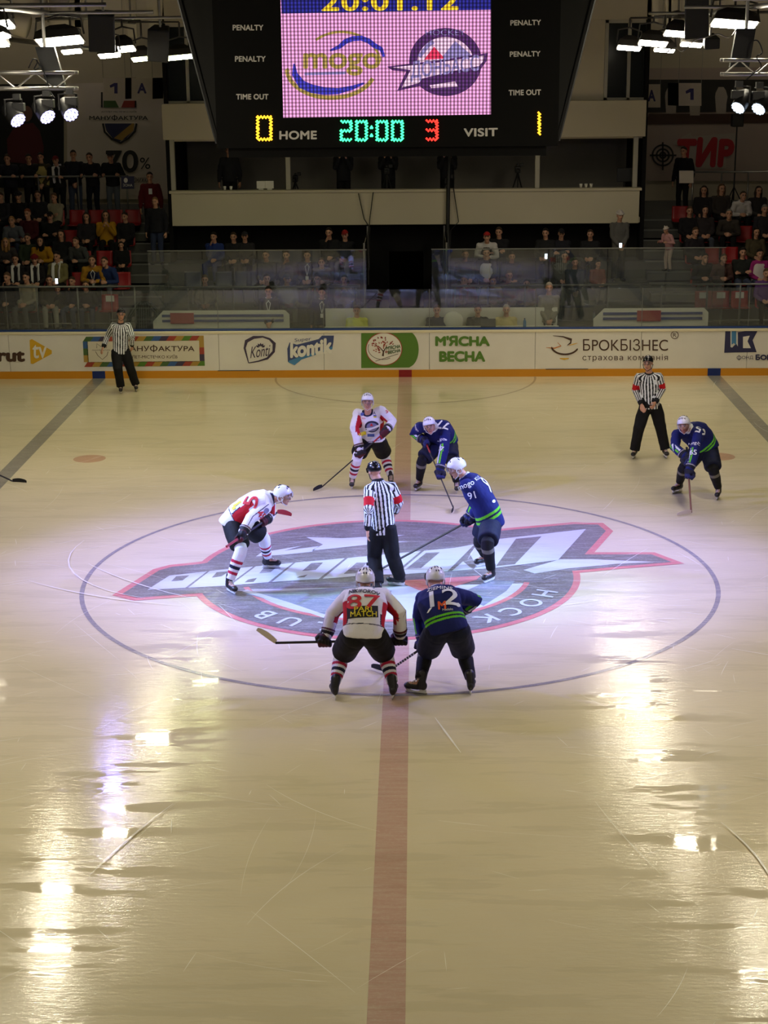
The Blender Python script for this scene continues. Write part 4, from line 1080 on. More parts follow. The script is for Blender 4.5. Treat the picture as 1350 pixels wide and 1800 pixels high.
stage_light('dim stage lamp above the small speaker stand', 1297, 190, 6.0, (0, .2, 0), E_LEDD, .13, SPOT_LILAC, LIL, 50)
stage_light('dim tilted stage lamp at the truss end by the frame edge', 1333, 192, 6.0, (.3, -.4, 0), E_LEDD, .13, SPOT_CYAN, CYA, 26)
# small loudspeaker on a pole
p = at(1296, 318, 21.9); o = empty('speaker_stand', (p[0], 21.9, 3.05), 'small black loudspeaker on a pole before the graffiti banner', 'loudspeaker')
c = at(1296, 211, 21.9); MB().box(c, (.3, .25, .34)).build('cabinet', M_NEARBLACK, o, bevel=.02)
MB().tube([c-V(0, 0, .17), (c[0], 21.9, 3.4)], .02, 8).build('pole', M_NEARBLACK, o)
for k in range(3):
    a = PI/2+2*PI*k/3; MB().tube([(c[0], 21.9, 3.75), (c[0]+.4*math.cos(a), 21.9+.4*math.sin(a), 3.05)], .015, 6).build('leg', M_NEARBLACK, o)

# unseen stage lamps added over the sides and near half, for the lilac circle
for c, tg, w, col, ang in (((-10.5, .6, 7.2), (.2, .3, 0), ADDED_LILAC, LIL, 56), ((10.5, .6, 7.2), (-.2, .3, 0), ADDED_LILAC, LIL, 56), ((-10.5, -.4, 7.2), (-.3, -.6, 0), ADDED_CYAN, CYA, 24), ((10.5, -.4, 7.2), (.5, -.3, 0), ADDED_CYAN, CYA, 24),
                           ((-6.3, -6.0, 6.1), (-.2, 0, 0), ADDED_LILAC*.12, LIL, 50), ((6.3, -6.0, 6.1), (.2, 0, 0), ADDED_LILAC*.12, LIL, 50)):
    stage_light('added violet stage lamp hanging over the side of the rink, aimed at the centre circle', 0, 0, 0, tg, E_LED, .15, w, col, ang, 1.0, c, 'added stage lamps over the sides of the rink')
    tag(MB().tube([(c[0], c[1], c[2]+.40), (c[0], c[1], 12)], .03, 8).build('added_drop_pipe', M_STEEL, None, True, loc=(c[0], c[1], 12)), 'added steel drop pipe holding an added stage lamp over the side of the rink', 'pipe', 'drop pipes of the added side rig')
G_FILL = mat('fill_lamp_tube', (1, 1, 1, 1), .3, emit=(1, .88, .66, 1), strength=28)
for x in (-13, -8.6, 8.6, 13):  # unseen lamps added to brighten the back wall and banners
    o = empty('added_fill_lamp', (x, 23.6, 11.2), 'long fill lamp added under the ceiling behind the stands', 'lamp', 'added fill lamps behind the stands')
    MB().span((x-.8, 23.5, 11.24), (x+.8, 23.7, 11.34)).build('housing', M_HOUS, o); MB().span((x-.76, 23.52, 11.2), (x+.76, 23.68, 11.24)).build('lamp_tube', G_FILL, o)
    MB().tube([(x, 23.6, 11.3), (x, 23.6, 12)], .02, 6).build('hanger', M_STEEL, o)

# ================================================================== people: shared modelling tools
M_SKIN = mat_attr('skin', .5, .05, 200, spec=.4)
M_JERSEY = mat_attr('jersey_cloth', .8, .25, 160)
M_PAD = mat_attr('pad_cloth', .75, .25, 120)
M_GLOVE = mat_attr('glove_leather', .6, .3, 140)
M_HELM = mat_attr('helmet_shell', .25, 0, 60, spec=.5, coat=.3)
M_TWILL = mat_attr('trouser_twill', .85, .3, 120)
M_HOLDER = mat('skate_holder', rgb(226, 226, 224), .4); M_BLADE = mat('skate_steel', rgb(200, 204, 208), .15, metal=1)
M_BOOT = mat('skate_boot', rgb(30, 27, 27), .45, bump=.2, bscale=120); M_LACE = mat('skate_lace', rgb(190, 188, 186), .8)
M_VENT = mat('helmet_vent', rgb(44, 42, 46), .7); M_STRAP = mat('helmet_strap', rgb(214, 212, 210), .6); M_STRAPB = mat('helmet_strap_dark', rgb(30, 28, 28), .6)
VISOR = mat_glass('visor_clear', (.96, .96, .97, 1), .06, .04, (.8, .8, .85, 1))
def lc(r, g, b): return np.array([lin(r), lin(g), lin(b), 1.0])

def remesh(mb, name, mt, voxel=.01, smooth=2, off=None, colfn=None, wrinkle=0.0, seed=0, wscale=9.0):
    me = mb.mesh('tmp', mt)
    o = bpy.data.objects.new('tmp', me); COL.objects.link(o)
    bm = bmesh.new(); bm.from_mesh(me); bmesh.ops.recalc_face_normals(bm, faces=bm.faces); bm.to_mesh(me); bm.free()
    r = o.modifiers.new('r', 'REMESH'); r.mode = 'VOXEL'; r.voxel_size = voxel; r.use_smooth_shade = True
    if smooth:
        s = o.modifiers.new('s', 'SMOOTH'); s.factor = .5; s.iterations = smooth
    dg = bpy.context.evaluated_depsgraph_get(); dg.update()
    out = bpy.data.meshes.new_from_object(o.evaluated_get(dg))
    bpy.data.objects.remove(o); bpy.data.meshes.remove(me)
    n = len(out.vertices); co = np.empty(n*3); out.vertices.foreach_get('co', co); co = co.reshape(-1, 3)
    if wrinkle:
        no = np.empty(n*3); out.vertices.foreach_get('normal', no); no = no.reshape(-1, 3)
        w = np.array([noise.noise(Vector((p[0]*wscale+seed, p[1]*wscale, p[2]*wscale*.7)))+.5*noise.noise(Vector((p[0]*wscale*2.3, p[1]*wscale*2.3+seed, p[2]*wscale*1.6))) for p in co])
        co2 = co+no*(w*wrinkle)[:, None]
    else: co2 = co
    out.name = name
    if colfn is not None:
        c = colfn(co)
        a = out.color_attributes.new('Col', 'FLOAT_COLOR', 'POINT'); a.data.foreach_set('color', np.asarray(c, float).ravel())
    if off is not None: co2 = co2-off
    out.vertices.foreach_set('co', co2.ravel())
    out.materials.clear(); out.materials.append(mt)
    out.polygons.foreach_set('use_smooth', [True]*len(out.polygons)); out.update()
    return out
def paint(me, fn, off=None):
    n = len(me.vertices); co = np.empty(n*3); me.vertices.foreach_get('co', co); co = co.reshape(-1, 3)
    if off is not None: co = co+off
    a = me.color_attributes.new('Col', 'FLOAT_COLOR', 'POINT'); a.data.foreach_set('color', np.asarray(fn(co), float).ravel())

class Fig: pass
def frame(F):
    """axes of the trunk and head from the joints"""
    ax = nrm(F.neck-F.pelvis); rt = nrm((F.shR-F.shL)-ax*np.dot(F.shR-F.shL, ax)); F.ax = ax; F.rt = rt; F.fw = np.cross(ax, rt)
    hr = nrm(F.hipR-F.hipL); F.hr = hr
    F.len = np.linalg.norm(F.neck-F.pelvis)
    F.hf = nrm(F.hf); u = F.hu if hasattr(F, 'hu') else nrm(F.head-F.neck)*.5+V(0, 0, .6)
    F.hrt = nrm(np.cross(F.hf, u)); F.hu_ = np.cross(F.hrt, F.hf)
    F.HR = np.stack([F.hrt, F.hf, F.hu_], 1)
    F.bend = getattr(F, 'bend', .05)
def spine(F, t):
    c = (F.pelvis+F.neck)/2-F.fw*F.bend*2
    return F.pelvis*(1-t)**2+c*2*t*(1-t)+F.neck*t*t if 0 <= t <= 1 else (F.pelvis+(c-F.pelvis)*2*t if t < 0 else F.neck+(F.neck-c)*2*(t-1))
def trunk(mb, F, prof, n=28, droop=0):
    rg = []
    for t, a, b in prof:
        c = spine(F, t); d = nrm(spine(F, t+.05)-spine(F, t-.05))
        if t < 0.1 and droop: d = nrm(d*(1-droop)+V(0, 0, 1)*droop)
        r = nrm(F.rt*max(t, 0)+F.hr*(1-max(t, 0))); r = nrm(r-d*np.dot(r, d)); f = np.cross(d, r)
        rg.append([c+r*a*math.copysign(abs(math.cos(x))**.85, math.cos(x))+f*b*math.copysign(abs(math.sin(x))**.85, math.sin(x)) for x in np.linspace(0, 2*PI, n, endpoint=False)])
    mb.rings(rg)
def head(mb, F, beard=False):
    c, R, s = F.head, F.HR, getattr(F, 'hs', 1.0)
    L = lambda r, f, u: c+R @ V(r*s, f*s, u*s)
    E = lambda p, rad: mb.ell(L(*p), np.array(rad)*s, R, 20, 12)
    E((0, -.008, .025), (.076, .098, .095)); E((0, .025, -.05), (.056, .066, .066)); E((0, .04, -.02), (.066, .06, .06))
    E((0, .072, -.098), (.026, .022, .020)); E((0, .100, -.016), (.013, .018, .026)); E((0, .108, -.030), (.018, .016, .011))
    E((0, .083, .030), (.055, .016, .012)); E((0, .090, -.062), (.025, .011, .011))
    for q in (-1, 1): E((q*.077, -.008, -.008), (.010, .022, .032))
    mb.tube([F.neck-nrm(F.head-F.neck)*.03, F.neck*.4+F.head*.6, c-F.HR[:, 2]*.03*s-F.HR[:, 1]*.015*s], [.066, .056, .055], 14)
def headcol(F, skin, beard=None, hair=None):
    sk = lc(*skin)
    def fn(P):
        C = np.tile(sk, (len(P), 1)); q = (P-F.head) @ F.HR/getattr(F, 'hs', 1.0)
        lip = (np.abs(q[:, 0]) < .025) & (np.abs(q[:, 2]+.062) < .008) & (q[:, 1] > .08); C[lip] = lc(150, 84, 76)
        if beard:
            b = (q[:, 2] < -.04) & (q[:, 1] > .02) & ~lip & (q[:, 2] > -.14); C[b] = lc(*beard)
        for sx in (-1, 1):
            e = (np.linalg.norm((q-V(sx*.031, .092, .010))*V(1, .5, 1.5), axis=1) < .0155); C[e] = lc(40, 30, 26)
            br = (np.abs(q[:, 0]-sx*.032) < .022) & (np.abs(q[:, 2]-.034) < .007) & (q[:, 1] > .07); C[br] = lc(70, 50, 38)
        return C
    return fn
def two_bone(a, la, b, lb, pole):
    """joint between a and b with bone lengths, bulging toward pole"""
    d = b-a; D = np.linalg.norm(d); dn = d/max(D, 1e-6)
    if D >= la+lb-.002: return a+dn*(D*la/(la+lb))
    x = (la*la-lb*lb+D*D)/(2*D); h = math.sqrt(max(la*la-x*x, 0))
    p = nrm(pole-dn*np.dot(pole, dn))
    return a+dn*x+p*h
def handaxes(w, h, stick=None, palm=None):
    d = nrm(h-w)
    s = nrm(stick-d*np.dot(stick, d)) if stick is not None else nrm(np.cross(d, palm))
    return d, s, np.cross(d, s)
def grip_hand(mb, w, h, axis, rf, thick, side):
    """palm, four fingers and a thumb closed round a bar through h along axis; rf bar radius, thick finger radius"""
    d = nrm(h-w); a = nrm(axis); 
    if np.dot(a, d) > .9: a = nrm(a-d*.6)
    n = nrm(np.cross(a, d))*side; dd = nrm(np.cross(n, a))*1.0
    if np.dot(dd, d) < 0: dd = -dd
    k = thick/.009
    back = h-dd*(rf+thick)
    mb.ell(h-dd*.035*k**.3-n*(rf+thick*.6), (.042*k**.35, .045*k**.35, thick*1.5), np.stack([a, dd, n], 1), 14, 8)
    mb.tube([w, h-dd*.05-n*(rf*.6)], [.030*k**.4, .036*k**.4], 12, True)
    for i, (o, ln) in enumerate(((-.033, .86), (-.011, 1.0), (.011, .96), (.033, .80))):
        o *= k**.5; R = rf+thick*.9; pts = []
        for t in np.linspace(-.5*PI, (-.5+1.25*ln)*PI, 8):
            # from the knuckles on the back over the front and under
            pts.append(h+a*o+R*(math.cos(t)*dd+math.sin(t)*n)*(1.0))
        mb.tube(pts, [thick*1.1]+[thick]*6+[thick*.85], 8, True)
    R = rf+thick*.9
    mb.tube([h-dd*.05*k**.4-a*.03*k**.5-n*.01]+[h-a*.052*k**.5+R*(math.cos(t)*dd+math.sin(t)*n) for t in (1.15*PI, .85*PI, .55*PI)], [thick*1.3, thick*1.25, thick*1.1, thick*.9], 8, True)
def open_hand(mb, w, h, palm, curl=.5, thick=.0095):
    """relaxed bare hand: palm, thumb at its side, four curved fingers of different length; h is the palm centre, palm the direction the palm faces"""
    d = nrm(h-w); p = nrm(palm-d*np.dot(palm, d)); s = np.cross(d, p)
    mb.ell(h, (.042, .050, .016), np.stack([s, d, p], 1), 14, 8)
    mb.tube([w-d*.02, w, h-d*.02], [.029, .027, .030], 12, True, .75, p)
    for o, ln in ((-.031, .066), (-.010, .078), (.011, .074), (.031, .058)):
        a = h+d*.044+s*o; ang = curl*.45; q = [a-d*.02, a]
        for k in range(3):
            dd = d*math.cos(ang)+p*math.sin(ang)+s*o*1.2; a = a+nrm(dd)*ln*(.42, .32, .26)[k]; q.append(a); ang += curl*.75
        mb.tube(q, [thick*1.1, thick*1.05, thick, thick*.92, thick*.75], 8, True)
    q = [h-s*.026-d*.025, h-s*.052+d*.004+p*.012, h-s*.060+d*.034+p*.024, h-s*.054+d*.058+p*.032]
    mb.tube(q, [.013, .0125, .011, .008], 8, True)

def body_mesh(F, skin, voxel=.009, beard=None, hands=('grip', 'grip')):
    mb = MB(); k = F.k
    trunk(mb, F, [(-.12, .10*k, .08*k), (-.05, .14*k, .10*k), (.1, .145*k, .105*k), (.4, .14*k, .105*k), (.7, .165*k, .118*k), (.9, .15*k, .09*k), (1.0, .075*k, .065*k), (1.03, .05*k, .05*k)])
    for S in 'LR':
        sh, el, wr, hd = F.__dict__['sh'+S], F.__dict__['el'+S], F.__dict__['wr'+S], F.__dict__['hd'+S]
        mb.tube([F.neck-F.ax*.06, sh, sh*.5+el*.5, el, el*.6+wr*.4, wr], [.05, .056*k, .048*k, .038*k, .04*k, .027*k], 14, True)
        hp, kn, an = F.__dict__['hip'+S], F.__dict__['kn'+S], F.__dict__['an'+S]
        mb.tube([hp, hp*.6+kn*.4, kn, kn*.65+an*.35, an], [.078*k, .075*k, .055*k, .055*k, .036*k], 16, True)
        fd = F.__dict__['fd'+S]; mb.tube([an-V(0, 0, .035)-fd*.03, an-V(0, 0, .05)+fd*.12], [.036, .03], 10, True)
        hm = hands[0 if S == 'L' else 1]
        if hm == 'grip': grip_hand(mb, wr, hd, F.__dict__['bar'+S], .016, .009, 1 if S == 'L' else -1)
        elif hm == 'open': open_hand(mb, wr, hd, F.__dict__['palm'+S], F.__dict__.get('curl'+S, .5))
    head(mb, F)
    return remesh(mb, 'person', M_SKIN, voxel, 1, F.org, headcol(F, skin, beard))

def seg_info(F, P):
    """where each point of a garment sits: on the trunk or on an arm"""
    t = (P-F.pelvis) @ F.ax/F.len
    C = np.array([spine(F, float(np.clip(x, -.3, 1.1))) for x in np.linspace(-.3, 1.1, 29)])
    idx = np.clip(np.round((t+.3)/1.4*28).astype(int), 0, 28)
    dv = P-C[idx]; s = dv @ F.rt; f = dv @ F.fw
    dist = np.sqrt((s/.20)**2+(f/.16)**2)
    best = np.full(len(P), 9.0); ta = np.zeros(len(P)); ang = np.zeros(len(P)); who = np.zeros(len(P), int); inn = np.zeros(len(P))
    for w_, S in ((1, 'L'), (2, 'R')):
        sh, el, wr = F.__dict__['sh'+S], F.__dict__['el'+S], F.__dict__['wr'+S]
        ref = F.fw
        for a, b, t0, t1 in ((sh, el, 0, .52), (el, wr, .52, 1)):
            d = b-a; L = np.linalg.norm(d); dn = d/L; q = (P-a) @ dn/L; qc = np.clip(q, -.35 if t0 == 0 else 0, 1.15)
            v_ = P-a-np.outer(qc*L, dn); dd = np.linalg.norm(v_, axis=1)/.10
            u = nrm(ref-dn*np.dot(ref, dn)); w2 = np.cross(dn, u)
            m_ = dd < best; best[m_] = dd[m_]; ta[m_] = (t0+(t1-t0)*np.clip(q, -.3, 1.2))[m_]; ang[m_] = np.arctan2(v_ @ w2, v_ @ u)[m_]; who[m_] = w_; inn[m_] = (v_ @ F.rt)[m_]*(1 if w_ == 1 else -1)
    F._inn = inn
    arm = (best < dist) & ((ta > .08) | (np.abs(s) > .2))
    who[~arm] = 0
    return t, s, f, who, ta, ang
def jersey_mesh(F, kind, voxel=.0078, seed=0):
    mb = MB(); k = F.k
    if kind == 'ref': prof = [(-.13, .172, .135), (-.02, .172, .135), (.15, .172, .14), (.4, .175, .14), (.7, .195, .145), (.88, .18, .115), (.98, .095, .085), (1.05, .072, .072)]; r = (.082, .075, .066, .058, .05); sp_ = .075
    else: prof = [(-.06, .225, .18), (-.03, .238, .19), (.05, .238, .19), (.2, .232, .185), (.4, .235, .18), (.68, .25, .18), (.88, .225, .145), (.98, .12, .10), (1.04, .085, .082)]; r = (.096, .089, .082, .078, .073); sp_ = .098
    trunk(mb, F, [(t, a*k, b*k) for t, a, b in prof], droop=.35)
    for S in 'LR':
        sh, el, wr = F.__dict__['sh'+S], F.__dict__['el'+S], F.__dict__['wr'+S]
        mb.ell(sh-F.ax*.01, (sp_*k,)*3)
        e = .75 if kind == 'ref' else .55
        mb.tube([spine(F, .86), sh, sh*.5+el*.5, el, el*.5+wr*.5, el+(wr-el)*1.0], [.10*k]+[x*k for x in r[:1]]+[r[1]*k, r[2]*k, r[3]*k, r[4]*k], 18, True)
    def col(P): return F.dye(F, P)
    return remesh(mb, 'jersey', M_JERSEY, voxel, 3, F.org, col, .007, seed)

def dye_ref(band):
    W, B, R = lc(232, 234, 236), lc(22, 22, 26), lc(196, 16, 30)
    def fn(F, P):
        t, s, f, who, ta, ang = seg_info(F, P)
        C = np.tile(W, (len(P), 1))
        sc = np.where(who == 0, np.arctan2(s/.185, np.abs(f)/.14)*.165, ang*.075)
        C[np.mod(sc/.050+.25, 1) < .48] = B
        if band: C[(who > 0) & (ta > .25) & (ta < .48)] = R
        C[(who > 0) & (ta > .94)] = B; C[np.linalg.norm(P-F.neck-F.ax*.02, axis=1) < .088] = B
        return C
    return fn
def dye_white(F, P):
    W, R, N = lc(226, 224, 230), lc(178, 22, 36), lc(30, 30, 58)
    t, s, f, who, ta, ang = seg_info(F, P)
    C = np.tile(W, (len(P), 1)); T = who == 0
    side = np.abs(np.arctan2(s, np.abs(f)*1.25))*180/PI
    a_ = T & (side > 52) & (t > .11) & (t < .66); C[a_] = R
    C[T & (side > 47) & (side <= 52) & (t > .12) & (t < .36)] = N
    C[T & (np.abs(t-.10) < .010)] = N; C[np.linalg.norm(P-F.neck-F.ax*.03, axis=1) < .100] = N
    un = (who > 0) & (ta > .12) & (ta < .72) & (F._inn > .035)
    C[un] = R
    ln = (who > 0) & (np.abs(np.abs(ang)-1.9) < .07) & (ta < .9); C[ln] = N
    return C
def dye_blue(F, P):
    W, B, G, N = lc(214, 220, 224), lc(18, 28, 92), lc(98, 190, 40), lc(14, 20, 64)
    t, s, f, who, ta, ang = seg_info(F, P)
    C = np.tile(B, (len(P), 1)); T = who == 0
    for t0, t1, c in ((.075, .125, G), (.125, .165, N), (.165, .215, G)): C[T & (t > t0) & (t < t1)] = c
    A = (who > 0) & (ta > .50) & (ta < .93)
    for S, w_ in ((1, 1), (-1, 2)):
        m_ = A & (who == w_); q = np.mod(ang*S+PI, 2*PI)-PI
        C[m_ & (np.abs(q-1.35) < .2)] = W; C[m_ & (np.abs(q-.75) < .2)] = G
        C[m_ & (np.abs(q+1.8) < .2)] = W; C[m_ & (np.abs(q+2.4) < .2)] = G
    C[np.linalg.norm(P-F.neck-F.ax*.04, axis=1) < .098] = W
    return C
def pants_mesh(F, colr, seed=0, trim=None, trunk_top=.16):
    mb = MB(); k = F.k
    trunk(mb, F, [(-.16, .13*k, .11*k), (-.1, .20*k, .165*k), (.02, .215*k, .172*k), (.1, .20*k, .16*k), (trunk_top, .15*k, .12*k)])
    for S in 'LR':
        hp, kn = F.__dict__['hip'+S], F.__dict__['kn'+S]; d = nrm(kn-hp); L = np.linalg.norm(kn-hp)
        e = kn-d*.055
        mb.tube([F.pelvis*.35+hp*.65, hp+d*L*.12, hp+d*L*.5, e-d*.02, e], [.13*k, .152*k, .150*k, .146*k, .132*k], 20)
        mb.ell(hp, (.15*k,)*3)
    c0 = lc(*colr)
    return remesh(mb, 'hockey_pants', M_PAD, .011, 3, F.org, lambda P: np.tile(c0, (len(P), 1)), .007, seed, 7)
def trousers_mesh(F, colr, voxel=.011, seed=0, hem=.135):
    mb = MB(); k = F.k
    trunk(mb, F, [(-.2, .10*k, .09*k), (-.12, .165*k, .13*k), (0, .172*k, .135*k), (.12, .168*k, .132*k), (.2, .16*k, .125*k), (.24, .12*k, .1*k)])
    for S in 'LR':
        hp, kn, an = F.__dict__['hip'+S], F.__dict__['kn'+S], F.__dict__['an'+S]; fd = F.__dict__['fd'+S]
        b = an+nrm(an-kn)*max(0.0, .02)
        mb.tube([F.pelvis*.4+hp*.6, hp, hp*.5+kn*.5, kn, kn*.5+b*.5, b*.9+kn*.1, b+fd*.01], [.11*k, .122*k, .118*k, .104*k, .095*k, .092*k, .094*k], 18)
    c0 = lc(*colr)
    return remesh(mb, 'trousers', M_TWILL, voxel, 3, F.org, lambda P: np.tile(c0, (len(P), 1)), .008, seed, 8)
def sock_mesh(F, S, style):
    kn, an, hp = F.__dict__['kn'+S], F.__dict__['an'+S], F.__dict__['hip'+S]; k = F.k
    up = nrm(hp-kn); d = an-kn; dn = nrm(d); fd = F.__dict__['fd'+S]
    mb = MB(); mb.tube([kn+up*.09, kn, kn+d*.12+fd*.012, kn+d*.38+fd*.004, kn+d*.72, kn+d*.93], [.088*k, .092*k, .09*k, .086*k, .070*k, .062*k], 18)
    W, R, N, K, G = lc(226, 224, 232), lc(176, 26, 60), lc(22, 24, 48), lc(16, 16, 20), lc(110, 108, 100)
    L = np.linalg.norm(d)
    def col(P):
        t = (P-kn) @ dn/L; w = (P-kn) @ fd
        if style == 'white':
            C = np.tile(W, (len(P), 1))
            for a, b, c in ((.33, .42, R), (.50, .60, N), (.68, .77, R)): C[(t > a) & (t < b)] = c
        else:
            C = np.tile(K, (len(P), 1)); C[(t > .12) & (t < .27)] = G
        return C
    return remesh(mb, 'hockey_sock', M_PAD, .007, 2, F.org, col, .004, 3)
def skate(F, S, parent, dark=True):
    an, fd, kn = F.__dict__['an'+S], F.__dict__['fd'+S], F.__dict__['kn'+S]
    up = F.__dict__.get('up'+S, V(0, 0, 1)); x = nrm(fd-up*np.dot(fd, up)); y = np.cross(up, x)
    g = F.__dict__.get('gr'+S, V(an[0], an[1], 0)); o_ = V(g[0], g[1], 0)
    L = lambda a, b, c: o_+x*a+y*b+up*c
    mb = MB(); R = np.stack([x, y, up], 1)
    mb.ell(L(.05, 0, .098), (.135, .044, .044), R); mb.ell(L(.135, 0, .096), (.062, .047, .042), R); mb.ell(L(-.045, 0, .11), (.045, .04, .055), R)
    sh = nrm(nrm(kn-an)+up*.6)
    mb.tube([L(-.01, 0, .11), L(-.02, 0, .15), L(-.02, 0, .15)+sh*.10], [.050, .050, .060], 16, True)
    mb.ell(L(.035, 0, .17)+sh*.06, (.02, .035, .06), R)
    me = remesh(mb, 'skate', M_BOOT, .009, 2, F.org)
    s = link('skate', me, parent)
    def pr(pts, th): return MB().prism([L(a, -th/2, c) for a, c in pts], y*th)
    pr([(-.08, .062), (-.07, .022), (.15, .022), (.178, .062), (.12, .062), (.09, .038), (.02, .038), (-.012, .062)], .018).build('blade_holder', M_HOLDER, s)
    pr([(-.09, .024), (-.09, .008), (-.075, .0), (.15, .0), (.178, .012), (.182, .026)], .005).build('blade', M_BLADE, s)
    m = MB()
    for q in range(6):
        p = .115-.022*q; z = .138+max(0, q-1)*.016
        m.tube([L(p, -.028, z-.008), L(p+.006, 0, z+.008), L(p, .028, z-.008)], .0055, 6)
    m.build('lace', M_LACE, s, True)
    return s
def glove(F, S, parent, colr, cuff):
    wr, hd = F.__dict__['wr'+S], F.__dict__['hd'+S]; d = nrm(hd-wr)
    mb = MB(); grip_hand(mb, wr, hd, F.__dict__['bar'+S], .019, .027, 1 if S == 'L' else -1)
    mb.tube([wr-d*.075, wr-d*.06, wr-d*.01, wr+d*.03], [.080, .088, .078, .064], 16)
    mb.ell(wr+d*.055-0*d, (.056, .056, .056))
    a, b = lc(*colr), lc(*cuff)
    def col(P):
        t = (P-wr) @ d; C = np.tile(a, (len(P), 1)); C[t < -.052] = b; C[(t > -.052) & (t < -.04)] = lc(170, 166, 166); C[(t > .015) & (t < .035)] = b; C[t > .125] = b; return C
    return link('hockey_glove', remesh(mb, 'hockey_glove', M_GLOVE, .0075, 1, F.org, col), parent)
def helmet(F, parent, colr, ref=False, strap=None):
    c, R, s = F.head, F.HR, getattr(F, 'hs', 1.0)
    n, mth = 40, 18; rg = []
    mb = MB()
    ce = c+R @ (V(0, -.008, .028)*s)
    rad = V(.104, .128, .118)*s if not ref else V(.092, .115, .106)*s
    for j in range(mth+1):
        row = []
        for i in range(n):
            ph = 2*PI*i/n
            lim = 92-22*math.cos(ph)+(16*abs(math.sin(ph))**6 if not ref else 8*abs(math.sin(ph))**6)
            th = math.radians(lim)*(j+.001)/mth
            k = 1+.02*math.cos(6*ph)*math.sin(th)**2*(1 if th < 1.2 else .4)
            row.append(ce+R @ (V(math.sin(th)*math.sin(ph), math.sin(th)*math.cos(ph), math.cos(th))*rad*k))
        rg.append(row)
    mb.rings(rg, cap=False)
    me = mb.mesh('helmet', M_HELM, F.org, True)
    cc = lc(*colr); paint(me, lambda P: np.tile(cc, (len(P), 1)))
    o = link('helmet', me, parent); so = o.modifiers.new('shell', 'SOLIDIFY'); so.thickness = .012; so.offset = -1
    bm = bmesh.new(); bm.from_mesh(me); bmesh.ops.recalc_face_normals(bm, faces=bm.faces)
    bm.faces.ensure_lookup_table(); bm.to_mesh(me); bm.free()
    L = lambda r, f, u: ce+R @ (V(r, f, u)*rad)
    m = MB()
    for ph, th, ln in ((.28, .45, .34), (-.28, .45, .34), (.8, .62, .25), (-.8, .62, .25), (PI-.3, .5, .4), (PI+.3, .5, .4), (PI-.85, .75, .3), (PI+.85, .75, .3), (PI-.15, 1.05, .2), (PI+.15, 1.05, .2)):
        pts = [L(math.sin(t)*math.sin(ph)*1.012, math.sin(t)*math.cos(ph)*1.012, math.cos(t)*1.012) for t in (th-ln/2, th, th+ln/2)]
        m.tube(pts, [.004, .008, .004], 6)
    m.build('vent_shine_strip', M_VENT if not ref else mat('helmet_shine', rgb(150, 150, 154), .2, metal=.6), o)  # dark vents on players; on officials' helmets pale strips painted as shine
    st = M_STRAPB if ref else M_STRAP
    m = MB(); e = [c+R @ (V(q*.092, .0, -.02)*s) for q in (-1, 1)]; ch_ = c+R @ (V(0, .075, -.128)*s)
    m.tube([e[0], c+R @ (V(-.07, .03, -.09)*s), ch_, c+R @ (V(.07, .03, -.09)*s), e[1]], .006, 6)
    if not ref:
        for q in (-1, 1):
            m.tube([c+R @ (V(q*.096, -.012+.036*math.cos(t), -.022+.040*math.sin(t))*s) for t in np.linspace(0, 2*PI, 15)], .007, 6)
    m.build('chin_strap', st, o, True)
    rg = []
    for ph in np.linspace(-1.2, 1.2, 17):
        rg.append([ce+R @ (V(math.sin(th)*math.sin(ph)*1.12, math.sin(th)*math.cos(ph)*1.14+ .02, math.cos(th))*rad*1.0) for th in (1.22, 1.45, 1.7, 1.88)])
    v_ = [p for r in rg for p in r]; fs = [(4*i+j, 4*i+j+1, 4*i+j+5, 4*i+j+4) for i in range(16) for j in range(3)]
    MB().add(v_, fs).build('visor', VISOR, o, True)
    return o
def bvh_of(o):
    off = WL[o]; me = o.data
    return BVHTree.FromPolygons([Vector(v.co)+Vector(off) for v in me.vertices], [tuple(p.vertices) for p in me.polygons])
